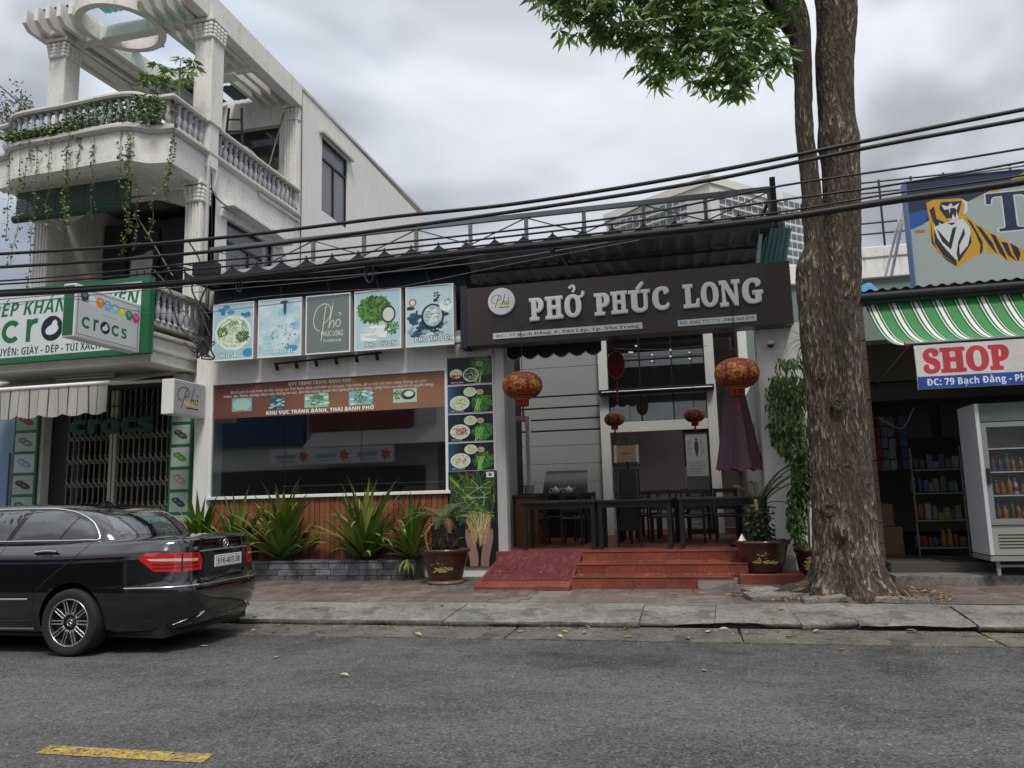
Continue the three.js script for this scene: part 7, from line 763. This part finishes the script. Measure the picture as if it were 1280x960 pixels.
  mesh('branch', stem([[-0.42, 8.4, 0.1], [-1.4, 9.0, 0.6], [-2.6, 9.2, 1.0], [-3.6, 8.9, 1.2]], [0.14, 0.1, 0.07, 0.03], 6, 40), MAT.bark, tree); mesh('branch', stem([[0.5, 8.8, -0.1], [1.2, 9.8, 0.4], [2.2, 10.6, 0.6]], [0.16, 0.1, 0.04], 4, 30), MAT.bark, tree); mesh('branch', stem([[-0.9, 9.4, 0.2], [-1.6, 10.4, -0.6], [-2.6, 11.0, -1.0]], [0.13, 0.09, 0.04], 4, 30), MAT.bark, tree);
  mesh('root', stem([[0.34, 0.18, 0.0], [0.52, 0.14, 0.12], [0.64, 0.02, 0.2], [0.72, -0.1, 0.26]], [0.12, 0.085, 0.07, 0.05], 2, 24), MAT.bark, tree); mesh('root', stem([[-0.35, 0.16, -0.1], [-0.7, 0.12, 0.0], [-0.95, 0.04, 0.05], [-1.15, -0.06, 0.0]], [0.14, 0.09, 0.06, 0.03], 2, 24), MAT.bark, tree);
  for (const [px, py, R] of [[1036, 636, 0.055], [1060, 585, 0.04], [1048, 505, 0.05], [1028, 470, 0.035]]) { const q = onZ(px, py, -10.08); mesh('knot', jitter(new THREE.TorusGeometry(R, R * 0.55, 10, 22).scale(1, 1.25, 0.7), 0.03, 18, px).translate(q.x - 1.72, q.y - 0.1, 0.27), MAT.bark, tree); }
  // crown: whorls of long leaves hung through the volume of the boughs
  const r = rng(77), wh = [], tw = []; const blobs = [];
  const B = (px, py, z, R, n) => { const q = onZ(px, py, z); blobs.push([q.x, q.y, z, R, n]); };
  B(905, 62, -9.9, 0.62, 92); B(845, 32, -9.8, 0.62, 92); B(785, 15, -9.6, 0.50, 66); B(735, 8, -9.5, 0.48, 60); B(690, -8, -9.4, 0.42, 40); B(940, 20, -10.2, 0.5, 60); B(960, 70, -10.2, 0.27, 20); B(915, 95, -9.8, 0.33, 26); B(830, 75, -9.7, 0.34, 26); B(875, 0, -9.9, 0.6, 70); B(800, -35, -9.6, 0.6, 60); B(720, -45, -9.4, 0.6, 50); B(890, -60, -9.8, 0.8, 80); B(975, -70, -10.6, 0.7, 50);
  for (const [x, y, z, R, n] of [[-1.2, 9.4, -9.2, 1.2, 110], [0.4, 10.2, -9.8, 1.3, 120], [2.2, 10.6, -9.9, 1.3, 110], [3.6, 11.0, -10.0, 1.1, 80], [1.3, 11.4, -10.8, 1.4, 110], [-0.6, 10.8, -11.2, 1.2, 90], [2.9, 11.2, -11.6, 1.2, 80], [1.5, 10.6, -8.6, 1.2, 90]]) blobs.push([x, y, z, R, n]);
  for (const [x, y, z, R, n] of blobs) for (let i = 0; i < n; i++) { const a = r() * 6.283, c = 2 * r() - 1, d = R * Math.cbrt(r()), s = Math.sqrt(1 - c * c); const p = [x + Math.cos(a) * s * d * 1.15, y + c * d * 0.85, z + Math.sin(a) * s * d]; const m = 6 + Math.floor(r() * 3), dn = V((r() - 0.5) * 0.6, -0.9, (r() - 0.5) * 0.6).normalize(), L = 0.15 + 0.10 * r(); for (let k = 0; k < m; k++) { const b = k / m * 6.283 + r() * 0.5, ax = V(Math.cos(b), 0, Math.sin(b)).addScaledVector(dn, 0.25 + 0.75 * r()); wh.push([p[0] - 1.72, p[1] - 0.1, p[2] + 10.4, L * (0.8 + 0.4 * r()), L * 0.27, ax]); } if (i % 3 === 0) tw.push(bar([p[0] - 1.72, p[1] - 0.1, p[2] + 10.4], [p[0] - 1.72 + (x - p[0]) * 0.5, p[1] + 0.06 + (y - p[1]) * 0.4, p[2] + 10.4 + (z - p[2]) * 0.5], 0.005, 0.009, 4)); }
  leaves(tree, wh, 13, [[0.18, 0.29, 0.05], [0.13, 0.23, 0.04], [0.25, 0.37, 0.07], [0.09, 0.17, 0.035]], 'crown').material = mat(1, 0.5, { vertexColors: true, transmission: 0.55, thickness: 0 }); mesh('twigs', tw, mat([0.06, 0.045, 0.03], 0.9), tree).userData.kind = 'stuff';
  const t2 = clone(tree, 'second street tree further along the pavement past the corner shop'); t2.position.set(8.9, 0.1, -9.9); t2.rotation.y = 1.9;
}
// ================================================================ SWORD-LEAVED PLANTS IN THE PLANTER
{ const lm = [[0.115, 0.20, 0.028], [0.17, 0.26, 0.04], [0.07, 0.14, 0.024], [0.26, 0.31, 0.06]].map((c) => mat(c, 0.4, { transmission: 0.12, thickness: 0 })), dead = mat([0.24, 0.19, 0.09], 0.8);
  const blade = (L, w, bend) => grid(4, 9, (u, v) => { const t = v, k = (u - 0.5) * 2, ww = w * Math.pow(Math.sin(Math.min(1, 0.18 + t * 0.82) * Math.PI), 0.6) * (t > 0.5 ? Math.pow(1 - (t - 0.5) / 0.5, 0.55) : 1), a = bend * t * t; return [k * ww / 2, L * (t * Math.cos(a * 0.6) - 0.15 * bend * t * t), L * Math.sin(a) * t * 0.55 + Math.abs(k) * ww * 0.18]; });
  const G = [[0.82, 0.060, 0.2], [0.78, 0.058, 0.5], [0.68, 0.056, 0.08], [0.86, 0.062, 0.35], [0.72, 0.06, 1.1]].map((a) => blade(...a)), r = rng(88);
  const plant = (px, base, sc, n, label, lean = 0) => { const q = onZ(px, 690, -12.2), o = thing('sword_leaf_plant', label, 'plant', [q.x, base, -12.2], 0, 'sword-leaved plants in the slate planter');
    sc *= 1.42; n = Math.round(n * 1.8); mesh('stem', bar([0, -0.05, 0], [0, 0.16 * sc, 0], 0.045, 0.035, 8), mat([0.12, 0.09, 0.05], 0.9), o);
    for (let i = 0; i < n; i++) { const m = mesh('leaf', G[Math.floor(r() * 5)], r() < 0.05 ? dead : lm[Math.floor(Math.pow(r(), 1.3) * 4)], o), t = i / n; m.position.set(0, 0.02 + 0.16 * sc * (1 - t), 0); const tilt = lerp(0.05, 1.02, Math.pow(t, 0.9)) * (0.8 + 0.4 * r()); m.rotation.set(0, 0, 0); const az = i * 2.399 + r(); m.quaternion.setFromEuler(new THREE.Euler(tilt, 0, 0)).premultiply(new THREE.Quaternion().setFromAxisAngle(V(0, 1, 0), az)); const back = Math.cos(az) < -0.3 ? 0.72 : 1; m.scale.set(sc * 1.08, sc * (0.75 + 0.35 * r()) * back, sc * back * 0.9); } return o; };
  plant(248, 0.46, 1.0, 40, 'tall sword-leaved plant at the end of the planter behind the car boot'); plant(296, 0.46, 1.02, 44, 'dense sword-leaved plant standing second along the planter from the shoe shop'); plant(352, 0.46, 1.16, 56, 'biggest bushy sword-leaved plant in front of the window sill'); plant(455, 0.46, 1.12, 54, 'wide spreading sword-leaved plant in front of the wooden panelling'); plant(516, 0.44, 0.9, 40, 'smaller sword-leaved plant beside the round pot, leaves drooping over the stones');
  const o = thing('drooping_leaves', 'tuft of long leaves drooping over the slate planter edge', 'plant', [onZ(508, 700, -11.95).x, 0.52, -12.0]); for (let i = 0; i < 9; i++) { const m = mesh('leaf', G[4], i === 3 ? dead : lm[1 + i % 3], o); m.quaternion.setFromEuler(new THREE.Euler(1.75 + 0.4 * r(), 0, 0)).premultiply(new THREE.Quaternion().setFromAxisAngle(V(0, 1, 0), -0.9 + i * 0.22)); m.scale.setScalar(0.42 + 0.18 * r()); }
}
// ================================================================ POTS
{ const glaze = mat([0.060, 0.020, 0.014], 0.22, { clearcoat: 0.4, clearcoatRoughness: 0.2 }), soil = mat([0.035, 0.026, 0.018], 0.98), shag = tmat(T.bark, 0.98, { color: C(0.35), bumpMap: T.barkBump, bumpScale: 0.03 });
  const pot = (label, x, y, z, R, h, foot) => { const o = thing('glazed_pot', label, 'plant pot', [x, y, z]); mesh('body', lathe([[0, 0], [R * 0.62, 0], [R * 0.66, h * 0.05], [R * 0.80, h * 0.45], [R * 0.90, h * 0.84], [R * 0.97, h * 0.88], [R, h * 0.93], [R * 0.99, h], [R * 0.90, h], [R * 0.88, h * 0.9], [0, h * 0.9]], 48), glaze, o); mesh('soil', new THREE.CylinderGeometry(R * 0.86, R * 0.86, 0.02, 32).translate(0, h * 0.92, 0), soil, o); if (foot) mesh('saucer', lathe([[0, -foot], [R * 0.68, -foot], [R * 0.72, -foot * 0.5], [R * 0.62, -0.002], [0, -0.002]], 40), mat([0.16, 0.09, 0.05], 0.4), o);
    const r = rng(Math.floor(x * 30 + 500)), g = []; for (let i = 0; i < 34; i++) { const a = Math.PI / 2 - 0.1 + (r() - 0.5) * 1.0, v = 0.28 + 0.44 * r(), rr = lerp(R * 0.66, R * 0.9, v) + 0.004; g.push(new THREE.SphereGeometry(1, 7, 5).scale(0.045 + 0.03 * r(), 0.013 + 0.010 * r(), 0.006).rotateZ((r() - 0.5) * 0.9).rotateY(Math.PI / 2 - a).translate(Math.cos(a) * rr, v * h, Math.sin(a) * rr)); } mesh('gold_relief', g, mat([0.42, 0.33, 0.10], 0.4), o).userData.kind = 'stuff'; return o; };
  const fm = [[0.06, 0.11, 0.035], [0.085, 0.125, 0.05], [0.035, 0.07, 0.025]].map((c) => mat(c, 0.5)), fd = mat([0.24, 0.15, 0.05], 0.8);
  const frond = (L, droop, wid = 0.16) => { const P = [], n = 34, pt = (t) => V(0, L * (t - droop * 0.42 * t * t * t), L * droop * 0.75 * t * t), g = [tube([pt(0), pt(0.35), pt(0.7), pt(1)], 0.007, 5, 12)]; for (let i = 3; i < n; i++) { const t = i / n, p = pt(t), tn = pt(Math.min(1, t + 0.02)).sub(pt(t - 0.02)).normalize(), wl = wid * Math.pow(Math.sin(Math.PI * (0.12 + 0.83 * t)), 0.7); for (const s of [-1, 1]) { const d = V(s, 0, 0).addScaledVector(tn, 0.75).normalize(), e = p.clone().addScaledVector(d, wl).add(V(0, -0.015, 0)), h = tn.clone().multiplyScalar(0.004), m = p.clone().lerp(e, 0.5).add(V(0, 0.012, 0)); const q = [p.clone().sub(h), p.clone().add(h), m.clone().sub(h), m.clone().add(h)]; for (const k of [q[0], q[1], q[3], q[0], q[3], q[2], q[2], q[3], e]) P.push(k.x, k.y, k.z); } } const lg = new THREE.BufferGeometry(); lg.setAttribute('position', new THREE.Float32BufferAttribute(P, 3)); lg.computeVertexNormals(); return merge([...g, lg]); };
  const F = [frond(0.62, 0.9), frond(0.7, 0.6), frond(0.9, 0.45), frond(0.55, 1.25)];
  const addF = (o, y, list) => list.forEach(([k, az, tilt, sc, m]) => { const f = mesh('frond', F[k], m === undefined ? fm[k % 3] : m < 0 ? fd : fm[m], o); f.position.y = y; f.quaternion.setFromEuler(new THREE.Euler(tilt, 0, 0)).premultiply(new THREE.Quaternion().setFromAxisAngle(V(0, 1, 0), az)); f.scale.setScalar(sc); });
  const p1 = onZ(557, 700, -11.6); pot('round brown glazed pot with gold relief standing on a saucer beside the planter', p1.x, 0.25, -11.6, 0.385, 0.46, 0.07);
  { const o = thing('cycad', 'cycad with a thick black trunk and drooping fronds in the round brown pot', 'plant', [p1.x, 0.67, -11.6]); mesh('trunk', jitter(lathe([[0, 0], [0.19, 0], [0.205, 0.1], [0.2, 0.3], [0.18, 0.42], [0.12, 0.47], [0, 0.48]], 40), 0.05, 14, 4), shag, o); const sh = []; const r = rng(8); for (let i = 0; i < 160; i++) { const a = r() * 6.283, y = r() * 0.44; sh.push(bar([Math.cos(a) * 0.18, y, Math.sin(a) * 0.18], [Math.cos(a) * 0.225, y + 0.035, Math.sin(a) * 0.225], 0.014, 0.006, 4)); } mesh('leaf_bases', sh, mat([0.02, 0.017, 0.014], 0.95), o).userData.kind = 'stuff';
    addF(o, 0.45, [[1, -1.5, 0.95, 1.05], [1, -1.9, 0.75, 1.0], [0, -1.2, 0.9, 1.15], [1, -0.8, 0.85, 0.8], [1, 1.3, 0.95, 1.05], [1, 1.7, 0.8, 1.0], [1, 1.0, 0.7, 0.9], [1, -2.2, 1.0, 0.9], [3, 0.5, 0.9, 0.7, -1], [1, 2.6, 0.45, 0.8], [0, -2.6, 0.5, 0.8], [3, 0.0, 0.7, 0.8], [0, 3.1, 0.3, 0.9]]); const dl = mesh('dead_leaf', tube([[-0.12, 0.42, 0.16], [-0.2, 0.36, 0.2], [-0.24, 0.2, 0.21], [-0.2, 0.02, 0.21]], 0.014, 6, 14), fd, o); }
  const p2 = onZ(953, 690, -11.75); solo('brick_pad', 'red brick pad under the big pot at the end of the steps', 'paving', rb(p2.x - 0.35, p2.x + 0.5, 0.12, 0.325, -12.1, -11.42, 0.015), MAT.redTile); pot('big brown glazed pot with gold blossoms at the end of the red steps', p2.x, 0.33, -11.75, 0.39, 0.44, 0);
  { const o = thing('cycad', 'cycad with upright fronds leaning over the big pot at the steps', 'plant', [p2.x - 0.02, 0.73, -11.75]); mesh('trunk', jitter(lathe([[0, 0], [0.11, 0], [0.13, 0.2], [0.12, 0.42], [0.07, 0.48], [0, 0.5]], 24), 0.04, 14, 4), shag, o); const r = rng(9), sp = []; for (let i = 0; i < 380; i++) { const a = r() * 6.283, d = 0.11 + 0.1 * r(); sp.push([Math.cos(a) * d, r() * 0.5, Math.sin(a) * d, 0.06 + 0.03 * r(), 0.045]); } leaves(o, sp, 4, G3); mesh('cut_stub', bar([-0.02, 0.42, 0.06], [-0.03, 0.6, 0.1], 0.03, 0.025, 8), mat([0.34, 0.27, 0.14], 0.8), o); addF(o, 0.48, [[2, 1.35, 0.45, 1.15], [2, 1.75, 0.62, 1.2], [2, 1.1, 0.75, 1.1], [2, 1.45, 0.55, 1.1], [2, 1.2, 0.35, 1.05], [1, 0.6, 0.5, 0.9], [1, -0.9, 0.4, 0.85], [1, -0.3, 0.12, 0.8], [1, -1.6, 0.22, 0.75], [2, 2.3, 0.5, 0.9], [0, 1.6, 0.9, 1.0], [2, 1.5, 0.3, 1.0]]); }
  const p3 = onZ(1012, 690, -12.1); pot('brown pot half hidden behind the tree trunk by the white wall', p3.x, 0.2, -12.1, 0.22, 0.42, 0);
  const bl = thing('stone_block', 'dark stone block on the ground by the white wall', 'block', [p3.x - 0.42, 0.2, -12.15]); mesh('block', rb(-0.22, 0.22, 0, 0.3, -0.15, 0.15, 0.02), MAT.slate, bl);
  { const o = thing('leafy_climber', 'glossy green shrub climbing beside the white wall behind the tree', 'plant', [p3.x, 0.6, -12.15]), r = rng(19), sp = []; for (let i = 0; i < 3400; i++) { const t = Math.pow(r(), 0.8), y = t * 2.85, w = (0.10 + 0.25 * ss(0.1, 0.55, t)) * (0.55 + 0.9 * vn3(t * 7, 1, 4, 5)); if (vn3(t * 14, 4, i % 3, 9) < 0.34) continue; const a = r() * 6.28, d = Math.sqrt(r()) * w; const dr = V((r() - 0.5) * 0.9, -0.8, (r() - 0.2) * 0.9); sp.push([Math.cos(a) * d - 0.06 - 0.09 * Math.sin(t * 11) - 0.16 * ss(0.8, 1, t) * r(), y - 0.1 * r() * ss(0.8, 1, t), Math.sin(a) * d, 0.09 + 0.04 * r(), 0.042, dr]); } leaves(o, sp, 21, [[0.07, 0.15, 0.025], [0.11, 0.19, 0.03], [0.04, 0.10, 0.02], [0.16, 0.20, 0.035]]); mesh('stem', tube([[0, -0.2, 0], [0.03, 0.8, 0], [-0.02, 1.8, 0], [-0.04, 2.6, 0]], 0.02, 6, 12), mat([0.1, 0.07, 0.05], 0.9), o);
    const s = thing('spiky_tuft', 'tuft of thin spiky leaves sprouting beside the tree trunk', 'plant', [onZ(1012, 418, -11.4).x, onZ(1012, 425, -11.4).y, -11.4]); const lg = [0, 1, 2].map((k) => grid(2, 6, (u, v) => [(u - 0.5) * 0.022 * (1 - v * 0.9), 0.5 * v - 0.1 * k * v * v, 0.22 * v * v * (0.4 + 0.5 * k)])); for (let i = 0; i < 44; i++) { const m = mesh('leaf', lg[i % 3], i % 4 ? fm[2] : fm[1], s); m.quaternion.setFromEuler(new THREE.Euler(0.9 + 1.5 * r(), 0, 0)).premultiply(new THREE.Quaternion().setFromAxisAngle(V(0, 1, 0), -1.9 + (r() - 0.5) * 2.8)); m.scale.setScalar(0.7 + 0.5 * r()); } mesh('stem', bar([0.05, -0.35, -0.05], [0, 0, 0], 0.03, 0.03, 6), shag, s); }
  solo('paper_scrap', 'folded white paper scrap on the rim of the big pot', 'paper', new THREE.ConeGeometry(0.07, 0.1, 4, 1).scale(1, 1, 0.5).rotateY(0.6).translate(p2.x - 0.27, 0.82, -11.6), MAT.whitePaint);
}
// ================================================================ WIRES
{ const wire = (label, pts, r, z = -9, sag = 0) => { const o = solo('overhead_cable', label, 'cable', tube([[pts[0][0] - 9, pts[0][1] + 0.5, z + 0.3], ...pts.map(([x, y], i) => [x, y, z]), [pts[pts.length - 1][0] + 9, pts[pts.length - 1][1] + 0.6, z + 0.3]], r, 7, 120), MAT.wire, 'overhead cables along the street'); return o; };
  wire('topmost thick black cable crossing in front of the shophouse and tree', [[-9.7, 5.16], [-6.15, 5.03], [-3.5, 5.05], [-2.03, 5.04], [0.2, 5.15], [2.22, 5.33], [3.67, 5.46]], 0.024);
  wire('thick black cable just below the topmost cable', [[-9.69, 4.96], [-6.14, 4.85], [-3.5, 4.90], [-1.74, 4.955], [0.19, 5.05], [2.21, 5.245], [3.66, 5.35]], 0.024);
  wire('heaviest bundled black cable, lowest of the thick ones', [[-9.65, 4.55], [-6.13, 4.45], [-3.5, 4.48], [-0.49, 4.49], [1.13, 4.52], [2.32, 4.59], [3.58, 4.65]], 0.042);
  wire('thin cable wound along the heaviest cable bundle', [[-9.65, 4.60], [-6.13, 4.47], [-3.5, 4.53], [-0.49, 4.55], [1.13, 4.58], [2.32, 4.66], [3.58, 4.71]], 0.012, -8.97);
  wire('thin cable under the second thick cable', [[-9.67, 4.75], [-6.14, 4.71], [-3.5, 4.70], [-0.5, 4.74], [1.16, 4.90], [2.35, 4.95], [3.62, 5.02]], 0.013);
  wire('thin cable between the thick cables and the heavy bundle', [[-9.67, 4.70], [-6.14, 4.62], [-3.5, 4.62], [-0.5, 4.66], [1.15, 4.73], [2.33, 4.77], [3.61, 4.87]], 0.013);
  const P = (px, py, z = -9.2) => { const q = onZ(px, py, z); return [q.x, q.y]; };
  const thin = mat([0.14, 0.14, 0.15], 0.5), tw = (label, pts, r = 0.007, z = -9.2, m = thin) => solo('thin_wire', label, 'wire', tube(pts.map(([a, b]) => [...P(a, b, z), z]), r, 5, 60), m, 'thin wires strung along the street');
  const lb = 'thin grey wire looping under the cables in front of the canopy';
  tw(lb, [[-40, 378], [120, 364], [235, 352], [420, 338], [620, 309], [800, 292]]); tw(lb, [[-40, 384], [235, 358], [430, 345], [600, 328], [760, 303]]); tw(lb, [[235, 350], [400, 336], [560, 317], [700, 306]]); tw(lb, [[240, 366], [460, 344], [640, 312], [780, 297]], 0.005); tw(lb, [[250, 392], [480, 362], [640, 330], [800, 300]], 0.005); tw(lb, [[-30, 390], [90, 374], [200, 392], [320, 372], [560, 356]], 0.005);
  for (const [a, b] of [[[1000, 382], [1285, 372]]]) void 0;
  const dn = thing('loose_wires', 'untidy loose wires dropping from the cables beside the shoe shop sign', 'wire', [0, 0, 0]); const z = -10.6; [[[193, 338], [212, 362], [222, 402], [246, 432]], [[205, 340], [225, 330], [262, 345], [250, 380], [262, 420]], [[230, 428], [245, 440], [255, 425], [268, 446]], [[235, 300], [250, 330], [240, 360], [262, 400]]].forEach((L) => mesh('wire', tube(L.map(([a, b]) => onZ(a, b, z)), 0.014, 6, 40), MAT.wire, dn)); const rr = rng(6); for (let k = 0; k < 7; k++) mesh('coil', tube([0, 1, 2, 3, 4, 5, 6].map((i) => { const q = onZ(246 + rr() * 22, 420 + rr() * 30, z); return q; }), 0.011, 5, 50), MAT.wire, dn);
  for (const [px, py, R] of [[462, 332, 0.11], [300, 352, 0.07], [690, 303, 0.06]]) { const q = onZ(px, py, -9.05), pts = []; for (let i = 0; i <= 22; i++) { const a = i / 22 * 12.2; pts.push([q.x + Math.cos(a) * R * (0.5 + 0.03 * i / 22), q.y - R + Math.sin(a) * R * (1 + 0.05 * (i % 3)), -9.05 + 0.03 * Math.sin(a * 0.5)]); } solo('cable_coil', 'small coil of spare wire tied to the heavy overhead cable', 'wire coil', tube(pts, 0.008, 5, 80), MAT.wire, 'wire coils on the cables'); }
  const jb = thing('junction_box', 'black cable junction box hung among the wires beside the shophouse pilaster', 'junction box', [0, 0, 0]); const q = onZ(257, 338, -9.4); mesh('box', rb(q.x - 0.15, q.x + 0.22, q.y - 0.09, q.y + 0.09, -9.45, -9.3, 0.015), MAT.black, jb); mesh('cable_tail', tube([[q.x - 0.15, q.y, -9.38], [q.x - 0.35, q.y + 0.06, -9.3], [q.x - 0.6, q.y + 0.02, -9.1]], 0.012, 6, 16), MAT.wire, jb);
  const ro = thing('leaning_rod', 'thin dark rod leaning across the middle balcony opening', 'rod', [0, 0, 0]); mesh('rod', bar(onZ(168, 265, -12.2), onZ(216, 345, -11.6), 0.014), MAT.iron, ro); const pr = thing('balcony_pole', 'thin black pole leaning out over the top balcony plants', 'pole', [0, 0, 0]); mesh('pole', bar(onZ(-4, 104, -11.5), onZ(64, 162, -11.7), 0.016), MAT.iron, pr);
}
// ================================================================ LEAF LITTER AND GRIT
{ const r = rng(505), sp = [], top = (z) => z > -8.1 ? 0.003 : z > -8.74 ? 0.024 : z > -9.8 ? lerp(0.092, 0.156, (-8.74 - z) / 1.06) : 0.156 + clamp((-z - 9.8) / 2.4) * 0.05;
  for (let i = 0; i < 900; i++) { const a = r() * 6.283, d = 0.5 + 0.55 * Math.sqrt(r()), x = 1.65 + Math.cos(a) * d * 1.15, z = -10.4 + Math.sin(a) * d * 0.95; if (z > -9.85) continue; sp.push([x, top(z) + 0.012 + 0.05 * ss(1.0, 0.5, d), z, 0.03 + 0.05 * r(), 0.014 + 0.014 * r(), V(Math.cos(r() * 9), 0.12 * (r() - 0.3), Math.sin(r() * 9))]); }
  for (let i = 0; i < 520; i++) { const x = lerp(-6.5, 4, r()), z = -8.72 + 0.22 * r() * r(); sp.push([x, top(z) + 0.003, z, 0.012 + 0.03 * r(), 0.006 + 0.010 * r(), V(Math.cos(r() * 9), 0.05, Math.sin(r() * 9))]); }
  for (let i = 0; i < 300; i++) { const x = lerp(-6.5, 4, r()), z = -8.09 + 0.12 * (r() - 0.5) + 0.3 * r() * r() * r(); sp.push([x, 0.027 * (z < -8.1 ? 1 : 0.15), z, 0.010 + 0.02 * r(), 0.006 + 0.008 * r(), V(Math.cos(r() * 9), 0.05, Math.sin(r() * 9))]); }
  for (let i = 0; i < 160; i++) { const k = Math.floor(r() * 2), x = lerp(-1.7, 0.55, Math.sqrt(r())); sp.push([x, [0.34, 0.47][k], [-11.46, -12.08][k] + 0.12 * r(), 0.02 + 0.03 * r(), 0.012, V(Math.cos(r() * 9), 0.06, Math.sin(r() * 9))]); }
  const o = tag(mesh('leaf_litter', leafCloud(sp, 506, [[0.30, 0.21, 0.06], [0.20, 0.13, 0.06], [0.12, 0.085, 0.05], [0.36, 0.29, 0.13], [0.08, 0.07, 0.05]]), mat(1, 0.9, { vertexColors: true }), scene), 'small dry leaf scraps and grit round the tree and in the gutter', 'leaf litter', null, 'stuff'); }
// ================================================================ FALLEN LEAVES
{ const r = rng(404), ms = [[0.36, 0.25, 0.05], [0.28, 0.19, 0.07], [0.42, 0.36, 0.20], [0.20, 0.12, 0.05]].map((c) => mat(c, 0.75)), G = [0, 1, 2].map((k) => grid(4, 6, (u, v) => { const w = 0.019 * Math.sin(v * Math.PI), x = (u - 0.5) * 2 * w; return [x, 0.006 * Math.abs(u - 0.5) * 2 + 0.006 * k * Math.sin(v * 3), (v - 0.5) * 0.095]; }));
  const gh = (x, z) => z > -8.1 ? 0.004 : z > -8.74 ? 0.024 : z > -9.8 ? lerp(0.09, 0.155, (-8.74 - z) / 1.06) + 0.004 : 0.158 + clamp((-z - 9.8) / 2.4) * 0.05;
  const drop = (x, y, z, big = 1, m) => { const o = solo('fallen_leaf', 'dry fallen leaf lying on the pavement, steps or road', 'leaf', G[Math.floor(r() * 3)], m ?? ms[Math.floor(r() * 4)], 'fallen leaves'); o.position.set(x, y + 0.004, z); o.rotation.set((r() - 0.5) * 0.25, r() * 6.28, (r() - 0.5) * 0.3); o.scale.setScalar((0.7 + 0.6 * r()) * big); };
  for (let i = 0; i < 26; i++) { const x = lerp(-0.4, 2.3, r()), z = lerp(-9.9, -11.0, r()); drop(x, gh(x, z) + 0.02, z); }
  for (let i = 0; i < 30; i++) { const x = lerp(-6, 3, r()), z = r() < 0.75 ? lerp(-8.05, -8.75, Math.sqrt(r())) : lerp(-8.7, -9.9, r()); drop(x, gh(x, z), z); }
  for (let i = 0; i < 16; i++) { const k = Math.floor(r() * 2), x = lerp(-1.7, 0.5, r()); drop(x, [0.338, 0.468][k], [-11.25, -11.8][k] + (r() - 0.5) * 0.3, 0.9); }
  for (let i = 0; i < 5; i++) { const z = lerp(-11.3, -12.1, r()); drop(lerp(-3, -1.9, r()), lerp(0.335, 0.565, (-11.3 - z) / 0.8), z, 0.8); } for (let i = 0; i < 4; i++) drop(lerp(-2.8, 0.2, r()), 0.602, -12.5 - 0.3 * r(), 0.9);
  for (const [px, py] of [[700, 797], [785, 797], [860, 799], [345, 820], [430, 843], [880, 836], [1052, 810], [255, 806], [905, 788], [522, 795]]) { const q = onY(px, py, 0.02); drop(q.x, gh(q.x, q.z), q.z, 1.1, ms[r() < 0.6 ? 0 : 2]); }
}

renderer.render(scene, camera);
